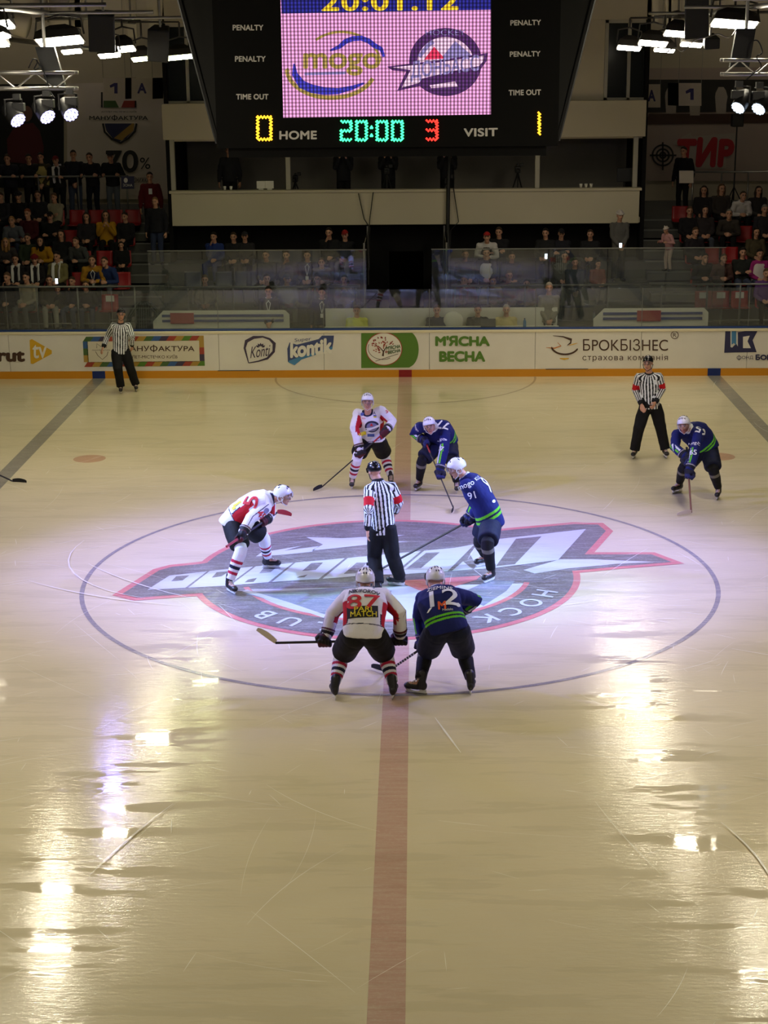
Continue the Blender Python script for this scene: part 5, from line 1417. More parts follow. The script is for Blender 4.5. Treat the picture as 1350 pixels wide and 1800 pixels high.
def decal(target, px, py, shape, h, mt, up=(0, -1), w=None, name='lettering', lift=.006, parent=None, **k):
    """print on cloth: laid on the surface met at that spot and following its folds. shape: text, or list of (u,v) outline in the unit square"""
    tr = bvh_of(target)
    d = ray(px, py); hit, n, i, dist = tr.ray_cast(Vector(CAM), Vector(d).normalized())
    if hit is None: 
        print('no cloth under', name, shape if isinstance(shape, str) else '', px, py); return None
    p = np.array(hit); n = np.array(n)
    # average the surface direction over the print's size
    ns = []
    for ox, oy in ((0, 0), (-.3, 0), (.3, 0), (0, .3), (0, -.3)):
        q = p+RGT*ox*h+UPV*oy*h-FWD*.4; r_ = tr.ray_cast(Vector(q), Vector(FWD))
        if r_[0] is not None and (np.array(r_[0])-p) @ (np.array(r_[0])-p) < .06: ns.append(np.array(r_[1]))
    n = nrm(np.mean(ns, 0)) if ns else n
    if n @ FWD > 0: n = -n
    U = RGT*up[0]-UPV*up[1]; U = nrm(U-n*np.dot(U, n)); Rr = np.cross(U, n)
    if isinstance(shape, str): bold = k.pop('bold', 0); v, f, asp = text2d(shape, res=4, cell=.08, **k)
    else:
        from mathutils.geometry import tessellate_polygon
        bm = bmesh.new(); vs = [bm.verts.new((x, y, 0)) for x, y in shape]; bm.faces.new(vs); bmesh.ops.triangulate(bm, faces=bm.faces)
        for _ in range(3):
            ed = [e for e in bm.edges if e.calc_length() > .15]
            if ed: bmesh.ops.subdivide_edges(bm, edges=ed, cuts=1); bmesh.ops.triangulate(bm, faces=bm.faces)
        bm.verts.index_update(); v = np.array([(q.co.x, q.co.y) for q in bm.verts]); f = [tuple(x.index for x in q.verts) for q in bm.faces]; bm.free(); asp = 1; bold = 0
    W = w if w is not None else h*asp
    mb = MB()
    for j, (dx, dy) in enumerate(strokes(bold if isinstance(shape, str) else 0)):
        pts = []
        for a, b in v:
            q = p+Rr*((a-.5)*W+dx*h)+U*((b-.5)*h+dy*h)
            r_ = tr.ray_cast(Vector(q+n*.22), Vector(-n), .44)
            pts.append(np.array(r_[0])+n*(lift+.0006*j) if r_[0] is not None else q)
        mb.add(pts, f)
    return mb.build(name, mt, parent or target)

# ------------------------------------------------------------------ sticks
M_SHAFT = mat('stick_shaft', rgb(34, 30, 30), .4); M_TAPEW = mat('stick_tape_white', rgb(214, 208, 198), .8, bump=.3, bscale=150); M_TAPEB = mat('stick_tape_black', rgb(22, 22, 24), .8, bump=.3, bscale=150); M_SHRED = mat('stick_red', rgb(150, 26, 30), .4); M_WOOD = mat('stick_wood', rgb(128, 84, 56), .5)
def stick(label, butt, heel, bdir, blade_mt, shaft_mt=M_SHAFT, grip_mt=M_TAPEB, blen=.30, bup=None, grip=.16, marks=None):
    butt, heel = np.array(butt, float), np.array(heel, float)
    o = empty('hockey_stick', heel, label, 'hockey stick', 'hockey sticks of the players')
    d = nrm(butt-heel); L = np.linalg.norm(butt-heel)
    s = nrm(np.cross(d, nrm(bdir)))
    def bar(a, b, w, t): 
        u = np.cross(s, d); return MB().rings([[p+u*w/2*i+s*t/2*j for i, j in ((-1, -1), (1, -1), (1, 1), (-1, 1))] for p in (a, b)])
    bar(heel+d*.0, butt-d*grip, .028, .02).build('shaft', shaft_mt, o, bevel=.004)
    bar(butt-d*grip, butt, .033, .026).build('grip', grip_mt, o, bevel=.005)
    if marks:
        for k in range(9):
            t = .12+.04*k; bar(heel+d*t, heel+d*(t+.018), .0295, .0215).build('shaft_mark', M_TAPEW, o)
    bd = nrm(bdir); bu = nrm(bup if bup is not None else V(0, 0, 1)); bu = nrm(bu-bd*np.dot(bu, bd)); n = np.cross(bd, bu)
    rg = []
    for k in range(9):
        t = k/8; h = .055+.018*math.sin(PI*min(1, t*1.1)); h *= 1 if t < .88 else (.72 if t > .97 else .95)
        c = heel+bd*blen*t+n*(.035*t*t)-bu*.012
        rg.append([c+n*.005*i+bu*(h*j) for i, j in ((-1, 0), (1, 0), (1, 1), (-1, 1))])
    MB().rings(rg).build('blade', blade_mt, o, bevel=.003)
    return o

# ================================================================== players and officials on the ice
UA, FA, HD = .30, .27, .09          # upper arm, forearm, wrist to palm
def on_ray(px, py, c, L, near=None, Yw=None):
    """point seen at that spot whose distance from c is L (near: on the camera's side)"""
    d = ray(px, py); d = d/np.linalg.norm(d); w = CAM-c; b = d @ w; cc = w @ w-L*L; disc = b*b-cc
    if disc <= 0: return CAM+d*(-b)
    t = -b-math.sqrt(disc) if near else -b+math.sqrt(disc)
    return CAM+d*t
def between(px, py, a, la, b, lb, pole):
    """knee or elbow seen at that spot, fitting both bones, bending toward pole"""
    d = ray(px, py); best = None
    t0 = ((a+b)/2-CAM) @ nrm(d)/np.linalg.norm(d)
    for dt in np.linspace(-.55, .55, 221):
        p = CAM+d*(t0+dt/np.linalg.norm(d)); e = (np.linalg.norm(p-a)-la)**2+(np.linalg.norm(p-b)-lb)**2-.02*np.dot(p-(a+b)/2, pole)
        if best is None or e < best[0]: best = (e, p)
    return best[1]
def figure(spec):
    F = Fig(); g = spec.get
    F.k = g('k', 1.0); leg = g('leg', .44)*F.k
    for S in 'LR':
        ax_, ay_ = spec['an'+S]; an = gz(ax_, ay_, .165); F.__dict__['an'+S] = an
        tx, ty = spec['toe'+S]; tp = gz(tx, ty, .09); F.__dict__['fd'+S] = nrm((tp-an)*V(1, 1, 0))
        F.__dict__['gr'+S] = V(an[0], an[1], 0)-F.__dict__['fd'+S]*.0
        if 'up'+S in spec: F.__dict__['up'+S] = nrm(spec['up'+S])
    Y0 = (F.anL[1]+F.anR[1])/2+g('dY', 0)
    F.pelvis = at(*spec['pelvis'], Y0)
    F.neck = on_ray(*spec['neck'], F.pelvis, g('tor', .50)*F.k, g('lean_near', True)) if 'neckY' not in spec else at(*spec['neck'], Y0+spec['neckY'])
    for S in 'LR':
        F.__dict__['sh'+S] = on_ray(*spec['sh'+S], F.neck, g('shw', .20)*F.k, spec.get('sh%snear' % S, True))
        F.__dict__['hip'+S] = on_ray(*spec['hip'+S], F.pelvis, .105*F.k, spec.get('hip%snear' % S, True))
    if spec.get('hipLnear', True) == spec.get('hipRnear', True):
        for S in 'LR': h_ = F.__dict__['hip'+S]; h_[1] = F.pelvis[1]+.3*(h_[1]-F.pelvis[1])
    for S in 'LR':
        F.__dict__['kn'+S] = between(*spec['kn'+S], F.__dict__['hip'+S], leg, F.__dict__['an'+S], .41*F.k, F.__dict__['fd'+S])
    F.head = on_ray(*spec['head'], F.neck, .20*F.k, g('head_near', True)) if 'headY' not in spec else at(*spec['head'], F.neck[1]+spec['headY'])
    F.hf = nrm(V(*spec['face'])); 
    if 'hu' in spec: F.hu = nrm(V(*spec['hu']))
    F.hs = 1.04*F.k; F.bend = g('bend', .05)
    F.org = V((F.anL[0]+F.anR[0])/2, (F.anL[1]+F.anR[1])/2, 0)
    # hands
    st = None
    if 'stick' in spec:
        s = spec['stick']; A = np.array(s['heel'], float); B = np.array(s['butt'], float); st = (A, B)
    for S in 'LR':
        sh = F.__dict__['sh'+S]; hx, hy = spec['hd'+S]
        if st is not None and S in spec.get('grip', 'LR'):
            A, B = st; d = nrm(ray(hx, hy)); u = nrm(B-A); w = CAM-A
            # closest point of the shaft to that line of sight
            b = u @ d; t = ((u @ w)-b*(d @ w))/(1-b*b); h = A+u*min(max(t, .05), np.linalg.norm(B-A)-.05); bar = u
        else:
            h = at(hx, hy, sh[1]+spec.get('hd%sY' % S, -.2)); bar = V(1, 0, 0)
        el = between(*spec['el'+S], sh, UA*F.k, h, (FA+HD)*F.k, V(*spec.get('el%spole' % S, (0, .3, -.3))))
        F.__dict__['el'+S] = el; F.__dict__['hd'+S] = h; F.__dict__['wr'+S] = h-nrm(h-el)*HD; F.__dict__['bar'+S] = bar
        F.__dict__['palm'+S] = nrm(V(*spec.get('palm'+S, (0, 1, 0)))); F.__dict__['curl'+S] = spec.get('curl'+S, .5)
    frame(F)
    return F
def report(F, nm):
    L = lambda a, b: round(float(np.linalg.norm(a-b)), 2)
    print(nm, 'tor', L(F.pelvis, F.neck), 'thigh', L(F.hipL, F.knL), L(F.hipR, F.knR), 'shin', L(F.knL, F.anL), L(F.knR, F.anR), 'ua', L(F.shL, F.elL), L(F.shR, F.elR), 'fa', L(F.elL, F.hdL), L(F.elR, F.hdR), 'Y', np.round([F.pelvis[1], F.neck[1], F.head[1], F.hdL[1], F.hdR[1]], 2), 'shw', L(F.shL, F.shR))
SKIN = (196, 146, 120)
def player(nm, spec, label, team, seed):
    F = figure(spec); report(F, nm); ref = team == 'ref'
    F.dye = dye_ref(spec.get('band', True)) if ref else dye_white if team == 'white' else dye_blue
    hands = ('open', 'open') if ref else ('grip', 'grip')
    if not ref and 'grip' in spec:
        pass
    b = link('person', body_mesh(F, SKIN, .0065 if ref else .009, spec.get('beard'), hands), None, F.org); tag(b, label, 'person')
    j = link('jersey', jersey_mesh(F, 'ref' if ref else 'player', seed=seed), b)
    if ref: link('trousers', trousers_mesh(F, (17, 16, 18), seed=seed), b)
    else:
        link('hockey_pants', pants_mesh(F, (17, 16, 18) if team == 'white' else (20, 26, 50), seed), b)
        for S in 'LR':
            link('hockey_sock', sock_mesh(F, S, team), b)
            glove(F, S, b, (26, 22, 24) if team == 'white' else (15, 17, 34), (74, 20, 28) if team == 'white' else (30, 36, 84))
    for S in 'LR': skate(F, S, b)
    helmet(F, b, (18, 18, 20) if ref else (228, 228, 232), ref)
    F.body, F.jersey = b, j
    if 'stick' in spec:
        s = spec['stick']; stick(s['label'], s['butt'], s['heel'], s['bdir'], s.get('blade', M_TAPEB), s.get('shaft', M_SHAFT), s.get('grip', M_TAPEB), s.get('blen', .3), s.get('bup'), s.get('gl', .16), s.get('marks'))
    return F
D_RED = mat('cloth_print_red', rgb(196, 34, 44), .7); D_NAVY = mat('cloth_print_navy', rgb(26, 26, 52), .7); D_WHITE = mat('cloth_print_white', rgb(226, 228, 232), .7)
D_BLACK = mat('cloth_print_black', rgb(24, 22, 24), .7); D_YEL = mat('cloth_print_yellow', rgb(224, 206, 40), .7); D_ORANGE = mat('cloth_print_orange', rgb(226, 92, 36), .7); D_GREYB = mat('cloth_print_grey', rgb(120, 120, 150), .7); D_SKY = mat('cloth_print_blue', rgb(70, 90, 170), .7)
DISC = [(.5+.5*math.cos(a), .5+.5*math.sin(a)) for a in np.linspace(0, 2*PI, 28, endpoint=False)]
RECT = [(0, 0), (1, 0), (1, 1), (0, 1)]
FIGS = {}

# --- white team, number 45, bent low, facing right
heel = gz(497, 893, .80); 
FIGS['w45'] = player('w45', dict(pelvis=(410, 918), neck=(478, 878), neckY=.05, head=(497, 871), headY=-.03, face=(1, -.10, -.22), hu=(.25, 0, 1),
    shR=(466, 892), shL=(474, 874), shLnear=False, hipR=(409, 922), hipL=(417, 913), hipLnear=False, knR=(424, 966), knL=(462, 944), anR=(403.5, 1022), anL=(471, 981), toeR=(421, 1040), toeL=(500, 990),
    elR=(441, 911), hdR=(423, 943), elL=(474, 907), hdL=(470, 921), bend=.07, dY=-.02, elRpole=(-.3, -.4, 0), elLpole=(0, .3, -.2),
    stick=dict(label='red and black hockey stick held low across the knees of the white player with 45', butt=at(398, 961, -1.05), heel=at(487, 901, .25), bdir=(.6, .75, -.35), shaft=M_SHAFT, grip=M_SHRED, blade=M_SHRED, gl=.30, blen=.28)),
    'person in white and red jersey numbered 45, white helmet, bent low in stance', 'white', 1)
# --- white team, number 9, facing the camera
FIGS['w9'] = player('w9', dict(pelvis=(653, 773), neck=(647, 727), lean_near=True, head=(646, 706), headY=-.10, face=(0, -1, -.12),
    shR=(629, 727), shL=(670, 722), hipR=(641, 776), hipL=(664, 776), knR=(629, 801), knL=(676, 800), anR=(619, 841), anL=(687, 838), toeR=(617, 858), toeL=(689, 855),
    elR=(623, 752), hdR=(628, 789), elL=(690, 741), hdL=(676, 758), elRpole=(-.5, 0, 0), elLpole=(.6, .3, 0), hipRnear=False, hipLnear=False, dY=.10, shRnear=False, shLnear=False,
    stick=dict(label='dark hockey stick reaching to the ice before the white player with 9', butt=at(683, 754, 4.62), heel=gz(566, 856, .03), bdir=(-.4, -.9, 0), grip=M_SHRED, blade=M_TAPEB, gl=.35, blen=.26)),
    'person in white and red jersey with number 9 sleeve, white helmet, facing the camera', 'white', 2)
# --- blue team, number 77, bent forward, facing the camera
FIGS['b77'] = player('b77', dict(pelvis=(781, 776), neck=(762, 752), lean_near=True, head=(755, 748), headY=-.13, face=(-.05, -1, -.25),
    shR=(738, 751), shL=(783, 757), hipR=(767, 783), hipL=(790, 783), knR=(742, 809), knL=(793, 810), anR=(737, 844), anL=(803, 848), toeR=(727, 857), toeL=(803, 865),
    elR=(728, 762), hdR=(742, 775), elL=(781, 786), hdL=(775, 832), elRpole=(-.6, .2, 0), elLpole=(.3, 0, 0), hipRnear=False, hipLnear=False, bend=.06, dY=.15, hdRY=-.2, tor=.46,
    stick=dict(label='dark hockey stick with black taped blade held upright by the blue player with 77', butt=at(746, 772, 4.62), heel=gz(797, 893, .03), bdir=(.0, -1, 0), shaft=M_SHAFT, grip=M_SHRED, blade=M_TAPEB, gl=.3, blen=.26)),
    'person in navy blue jersey, white helmet, bent forward beside the centre line at the back', 'blue', 3)
# --- referee in the middle, seen from behind
FIGS['refc'] = player('refc', dict(pelvis=(673, 927), neck=(664, 846), neckY=.12, head=(658, 828), headY=.05, face=(-.55, .80, -.35), k=1.0,
    shL=(649, 861), shR=(690, 857), shLnear=True, shRnear=False, hipL=(662, 930), hipR=(682, 930), knL=(658, 979), knR=(690, 977), anL=(664, 1023), anR=(702, 1011), toeL=(650, 1024), toeR=(678, 1018),
    elL=(648, 894), hdL=(646, 938), elR=(701, 884), hdR=(694, 903), hdLY=-.22, hdRY=.28, elLpole=(-.3, -.4, 0), elRpole=(.4, 0, -.2), palmL=(1, .2, 0), palmR=(-1, 0, 0), bend=.02, shw=.19),
    'person in striped shirt with red armbands, back turned, standing in the middle of the emblem', 'ref', 4)
# --- blue team, number 91, facing left
FIGS['b91'] = player('b91', dict(pelvis=(862, 917), neck=(817, 838), neckY=.05, head=(803, 823), headY=-.04, face=(-1, -.12, -.42), hu=(-.3, 0, 1),
    shL=(820, 853), shR=(826, 842), shLnear=True, shRnear=False, hipL=(863, 922), hipR=(857, 912), hipRnear=False, knL=(857, 955), knR=(843, 950), anL=(863, 1003), anR=(852, 976), toeL=(844, 1019), toeR=(833, 989),
    elL=(843, 884), hdL=(829, 912), elR=(838, 878), hdR=(815, 901), elLpole=(.5, -.3, 0), elRpole=(.4, .3, 0), bend=.05, dY=0, tor=.58, k=1.04,
    stick=dict(label='long dark hockey stick of the blue player with 91, reaching behind the central referee', butt=at(840, 907, .30), heel=gz(672, 999, .03), bdir=(-.8, .5, 0), blade=M_TAPEB)),
    'person in royal blue jersey numbered 91, white helmet, leaning toward the central referee', 'blue', 5)
# --- white team, number 87, back to the camera
FIGS['w87'] = player('w87', dict(pelvis=(639, 1113), neck=(643, 1040), neckY=.30, head=(642, 1020), headY=.10, face=(-.02, 1, -.25), hu=(0, .25, 1),
    shL=(612, 1049), shR=(674, 1047), shLnear=False, shRnear=False, hipL=(622, 1118), hipR=(657, 1117), knL=(602, 1150), knR=(677, 1150), anL=(588, 1204), anR=(691, 1204), toeL=(581, 1196), toeR=(697, 1196),
    elL=(585, 1078), hdL=(571, 1124), elR=(702, 1078), hdR=(704, 1124), elLpole=(-.6, 0, 0), elRpole=(.6, 0, 0), bend=.05, dY=0, tor=.6, shw=.235, k=1.04,
    stick=dict(label='dark stick with pale blade held level by the white player with 87', butt=at(712, 1125, -4.30), heel=at(484, 1130, -4.22), bdir=(-.24, .02, .16), blade=mat('blade_pale', rgb(196, 184, 162), .5), grip=M_TAPEB, bup=V(.16, 0, .24), blen=.27)),
    'person in white jersey numbered 87 seen from behind, white helmet, legs spread wide', 'white', 6)
# --- blue team, number 12, back to the camera
FIGS['b12'] = player('b12', dict(pelvis=(786, 1104), neck=(768, 1037), neckY=.30, head=(765, 1018), headY=.10, face=(-.25, 1, -.4), hu=(0, .25, 1),
    shL=(744, 1052), shR=(806, 1048), shLnear=False, shRnear=False, hipL=(768, 1110), hipR=(804, 1110), knL=(750, 1146), knR=(815, 1146), anL=(738, 1197), anR=(828, 1196), toeL=(724, 1206), toeR=(833, 1186),
    elL=(737, 1084), hdL=(742, 1132), elR=(836, 1055), hdR=(806, 1078), hdRY=.22, elLpole=(-.4, 0, 0), elRpole=(.6, 0, 0), bend=.05, dY=0, tor=.58, shw=.235, k=1.03, grip='L',
    stick=dict(label='dark hockey stick with white marks and black blade of the blue player with 12', butt=at(760, 1126, -4.25)+V(.28, .05, .18), heel=gz(682, 1180, .03), bdir=(-.85, .5, 0), blade=M_TAPEB, blen=.26, marks=True)),
    'person in navy blue jersey numbered 12 seen from behind, white helmet, elbow out', 'blue', 7)
# --- referee at the right, facing the camera
FIGS['refr'] = player('refr', dict(pelvis=(1143, 711), neck=(1141, 657), lean_near=False, neckY=.0, head=(1139, 638), headY=-.05, face=(-.35, -1, -.12),
    shR=(1122, 663), shL=(1159, 662), hipR=(1134, 714), hipL=(1152, 714), knR=(1123, 752), knL=(1161, 751), anR=(1116, 789), anL=(1169, 788), toeR=(1113, 799), toeL=(1172, 798),
    elR=(1117, 686), hdR=(1129, 715), elL=(1164, 684), hdL=(1150, 711), hdRY=-.16, hdLY=-.20, elRpole=(-.6, .2, 0), elLpole=(.6, .2, 0), palmR=(.4, .9, 0), palmL=(-.5, .8, .2), curlR=.3, curlL=.9, bend=.02, shw=.19, hipRnear=False, hipLnear=False, shRnear=False, shLnear=False),
    'person in black and white stripes with red armbands facing forward beside the blue line block', 'ref', 8)
# --- blue team, number 65
FIGS['b65'] = player('b65', dict(pelvis=(1239, 786), neck=(1211, 755), lean_near=True, head=(1202, 747), headY=-.13, face=(-.35, -1, -.22), beard=(150, 96, 76),
    shR=(1190, 764), shL=(1228, 762), hipR=(1229, 790), hipL=(1247, 791), knR=(1202, 822), knL=(1254, 826), anR=(1194, 849), anL=(1263, 859), toeR=(1181, 860), toeL=(1258, 875),
    elR=(1186, 786), hdR=(1209, 806), elL=(1222, 792), hdL=(1213, 832), elRpole=(-.6, 0, 0), elLpole=(.4, 0, 0), bend=.07, dY=.05, tor=.50, hipRnear=False, hipLnear=False,
    stick=dict(label='brown hockey stick with pale blade flat on the ice, held by the bearded blue player', butt=at(1207, 786, 4.0), heel=gz(1215, 901, .03), bdir=(-.75, -.55, 0), shaft=M_WOOD, blade=mat('blade_pale', rgb(196, 184, 162), .5), blen=.28)),
    'person in navy blue jersey with number 65 sleeve, red beard, white helmet, bent forward', 'blue', 9)
# --- linesman by the boards at the left
FIGS['line'] = player('line', dict(pelvis=(212, 616), neck=(212, 569), lean_near=False, neckY=.02, head=(213, 552), headY=-.04, face=(.1, -1, -.15), band=False,
    shR=(199, 573), shL=(226, 573), hipR=(205, 617), hipL=(220, 617), knR=(207, 648), knL=(229, 647), anR=(212, 678), anL=(238, 674), toeR=(212, 688), toeL=(240, 683),
    elR=(189, 591), hdR=(180, 614), elL=(232, 591), hdL=(232, 612), hdRY=-.1, hdLY=-.05, elRpole=(-.5, .2, 0), elLpole=(.6, .2, 0), palmR=(.6, .6, 0), palmL=(-.8, .4, 0), bend=.02, shw=.185, hipRnear=False, hipLnear=False, shRnear=False, shLnear=False),
    'person in black and white stripes without armbands skating before the framed banner', 'ref', 10)
# --- stick of a player who stands outside the frame
stick('hockey stick entering the frame from the side over the blue line, black taped blade', gz(-95, 790, .85), gz(22, 846, .03), (.96, -.1, 0), M_TAPEB, blen=.27)

# ------------------------------------------------------------------ printing on the clothes
F = FIGS['w45']; J = F.jersey
decal(J, 441, 881, '5', .21, D_RED, up=(-.55, -.2), name='back_number', bold=.02, w=.17)
decal(J, 460, 905, '45', .10, D_RED, up=(.75, -.5), name='sleeve_number', bold=.02)
decal(J, 468, 898, DISC, .085, D_GREYB, name='sleeve_badge')
decal(J, 417, 886, RECT, .05, D_YEL, up=(-.4, -.6), w=.13, name='sponsor_patch')
decal(J, 411, 893, RECT, .06, D_YEL, up=(-.4, -.6), w=.06, name='sponsor_mark')
F = FIGS['w9']; J = F.jersey
decal(J, 654, 750, DISC, .21, D_NAVY, w=.25, name='chest_badge', up=(-.05, -1))
decal(J, 654, 750.5, DISC, .16, D_GREYB, w=.19, name='badge_field', lift=.008)
decal(J, 654, 751, [(0, .45), (.5, .5), (1, .8), (.95, .45), (.5, .28), (.3, .1), (.05, .05), (.2, .35)], .15, D_WHITE, w=.30, name='badge_swoosh', lift=.011, up=(-.1, -1))
decal(J, 653, 746, [(0, 0), (1, 0), (.5, 1)], .05, D_RED, w=.06, name='badge_peak', lift=.012)
decal(J, 658, 726, 'A', .055, D_NAVY, name='captain_letter'); decal(J, 659, 730.5, RECT, .022, D_SKY, w=.05, name='flag_upper'); decal(J, 659, 733, RECT, .022, D_YEL, w=.05, name='flag_lower')
decal(J, 637, 728, DISC, .06, D_SKY, name='club_patch'); decal(J, 639.5, 735.5, 'MEGA', .03, D_RED, name='shoulder_lettering', w=.07)
decal(J, 680, 724, '9', .08, D_RED, up=(.3, -1), name='sleeve_number'); decal(J, 641, 761, RECT, .06, D_YEL, w=.06, name='sponsor_patch'); decal(J, 652, 765, RECT, .05, D_SKY, w=.12, name='sponsor_patch'); 
F = FIGS['b77']; J = F.jersey
decal(J, 774, 774, 'mogo', .06, D_WHITE, up=(-.3, -1), name='shoulder_lettering'); decal(J, 775, 789, '77', .075, D_WHITE, name='sleeve_number', bold=.02)
decal(J, 778, 747, '77', .16, D_WHITE, up=(-.2, 1), name='back_number', bold=.02); decal(J, 731, 753, 'mogo', .04, D_WHITE, up=(.9, -.4), name='sleeve_lettering')
F = FIGS['b91']; J = F.jersey
decal(J, 820, 855, 'mogo', .075, D_WHITE, up=(-.4, -1), name='shoulder_lettering', bold=.01); decal(J, 829, 871, '91', .10, D_WHITE, up=(-.25, -1), name='sleeve_number', bold=.02)
decal(J, 857, 851, '91', .26, D_WHITE, up=(-.5, -1), name='back_number', bold=.02, w=.25); decal(J, 840, 840, 'KUZ', .055, D_WHITE, up=(-.6, -1), name='name_lettering')
decal(J, 868, 881, DISC, .045, D_WHITE, w=.09, up=(-.3, -1), name='sponsor_badge'); decal(J, 874, 872, RECT, .07, D_ORANGE, w=.05, name='sponsor_patch')
F = FIGS['w87']; J = F.jersey
decal(J, 640, 1039.5, 'NIKIFOROV', .058, D_BLACK, name='name_lettering', w=.36, bold=.01); decal(J, 638, 1057, '87', .175, D_RED, name='back_number', w=.38, bold=.02)
decal(J, 637, 1075, RECT, .135, D_BLACK, w=.36, name='sponsor_patch', up=(-.04, -1))
decal(J, 638, 1070.5, 'PARI', .055, D_YEL, w=.20, name='sponsor_lettering', lift=.011, bold=.03); decal(J, 639, 1079, 'MATCH', .06, D_YEL, w=.30, name='sponsor_lower_lettering', lift=.011, bold=.03)
for c_ in F.body.children:
    if c_.name.startswith('helmet'): decal(c_, 641, 1025, '87', .05, D_RED, name='helmet_number', w=.07)
F = FIGS['b12']; J = F.jersey
decal(J, 772, 1033.5, 'ZIEMINS', .05, D_WHITE, name='name_lettering', w=.30, up=(-.12, -1), bold=.01); decal(J, 781, 1049, '12', .20, D_WHITE, name='back_number', w=.34, bold=.02, up=(-.1, -1))
decal(J, 777, 1064, 'M', .09, D_ORANGE, name='sponsor_letter', bold=.06, up=(-.1, -1)); decal(J, 787, 1071, 'Medeks', .028, D_WHITE, name='sponsor_lettering', up=(-.08, -1))
decal(J, 805, 1063.5, DISC, .05, D_WHITE, w=.06, name='sponsor_badge'); decal(J, 755, 1073, [(0, 0), (.4, .1), (1, 1), (.5, .9)], .07, D_WHITE, w=.06, name='sponsor_mark')
F = FIGS['b65']; J = F.jersey
decal(J, 1219, 780, 'mogo', .06, D_WHITE, up=(-.15, -1), name='shoulder_lettering'); decal(J, 1218.5, 795, '65', .085, D_WHITE, name='sleeve_number', bold=.02)
decal(J, 1234, 756, '65', .15, D_WHITE, up=(-.5, .9), name='back_number', bold=.02)
for key, x, y in (('refr', 1152, 672), ('line', 224, 584)):
    decal(FIGS[key].jersey, x, y, RECT, .085, D_WHITE, w=.055, name='official_badge')

# ================================================================== spectators, staff, seats
M_CLOTH = mat_objcol('dyed_cloth'); M_HAIR = mat_objcol('hair', .7, .4, 120); M_SHOE = mat('shoe_dark', rgb(26, 24, 24), .6)
M_KNIT = mat_objcol('knitted_wool', .95, .6, 90); M_SCARF = mat('scarf_white', rgb(206, 204, 204), .95, bump=.4, bscale=120); M_SCARFR = mat('scarf_red', rgb(150, 40, 44), .95, bump=.4, bscale=120)
M_LANY = mat('lanyard_white', rgb(214, 214, 214), .7)
structure(MB().span((-6.3, 15.13, 0.0), (7.7, 16.66, 0.18)).build('floor_bench', M_STEP))
POSES = {}
def pose(name):
    """one figure in its own space, looking toward -y, feet or seat over the origin"""
    F = Fig(); F.k = 1.0; F.org = np.zeros(3); F.hf = V(0, -1, -.12); F.hs = 1.0; F.bend = .03
    sit = name.startswith('sit')
    if sit:
        F.pelvis = V(0, .02, .50); F.neck = V(0, .05, 1.01); F.head = V(0, .00, 1.20)
        hips, kn, an = (.09, 0, .50), (.13, -.42, .50), (.13, -.36, .09)
    else:
        F.pelvis = V(0, 0, .93); F.neck = V(0, .01, 1.46); F.head = V(0, -.03, 1.65)
        hips, kn, an = (.09, 0, .91), (.10, -.03, .50), (.11, .02, .09)
    hands = {'sit_lap': ((-.07, -.30, .60), (.07, -.32, .60)), 'sit_folded': ((.10, -.20, .76), (-.11, -.22, .73)), 'sit_lean': ((-.05, -.42, .64), (.04, -.43, .62)),
             'sit_phone': ((-.05, -.30, .98), (.05, -.30, .98)), 'sit_chin': ((-.03, -.16, 1.04), (.10, -.30, .62)),
             'stand_rail': ((-.20, -.36, 1.14), (.20, -.36, 1.14)), 'stand_clasp': ((-.03, -.22, .88), (.04, -.23, .90)), 'stand_down': ((-.27, -.06, .80), (.27, -.06, .80)),
             'stand_camera': ((-.07, -.26, 1.50), (.07, -.26, 1.48)), 'stand_folded': ((.12, -.21, 1.20), (-.13, -.23, 1.17))}[name]
    if name == 'sit_lean': F.neck = V(0, -.20, .94); F.head = V(0, -.30, 1.10); F.hf = V(0, -1, .05)
    if name == 'stand_rail': F.pelvis = V(0, .06, .92); F.neck = V(0, -.10, 1.41); F.head = V(0, -.18, 1.58)
    dx = F.neck
    for S, q in (('L', 1), ('R', -1)):       # looking toward -y the left side lies at +x
        F.__dict__['sh'+S] = F.neck+V(q*.185, 0, -.055)
        F.__dict__['hip'+S] = F.pelvis*V(0, 1, 1)+V(q*hips[0], 0, hips[2]-F.pelvis[2])
        F.__dict__['kn'+S] = V(q*kn[0], kn[1], kn[2]); F.__dict__['an'+S] = V(q*an[0], an[1], an[2]); F.__dict__['fd'+S] = nrm(V(q*.2, -1, 0))
        h = V(*hands[1 if q > 0 else 0]); sh = F.__dict__['sh'+S]
        el = two_bone(sh, .29, h, .34, V(q*.4, .4, -.8)); F.__dict__['el'+S] = el; F.__dict__['hd'+S] = h; F.__dict__['wr'+S] = h-nrm(h-el)*.085
        F.__dict__['palm'+S] = nrm(V(-q*.8, .3, -.4)); F.__dict__['bar'+S] = V(1, 0, 0); F.__dict__['curl'+S] = .8
    frame(F)
    return F
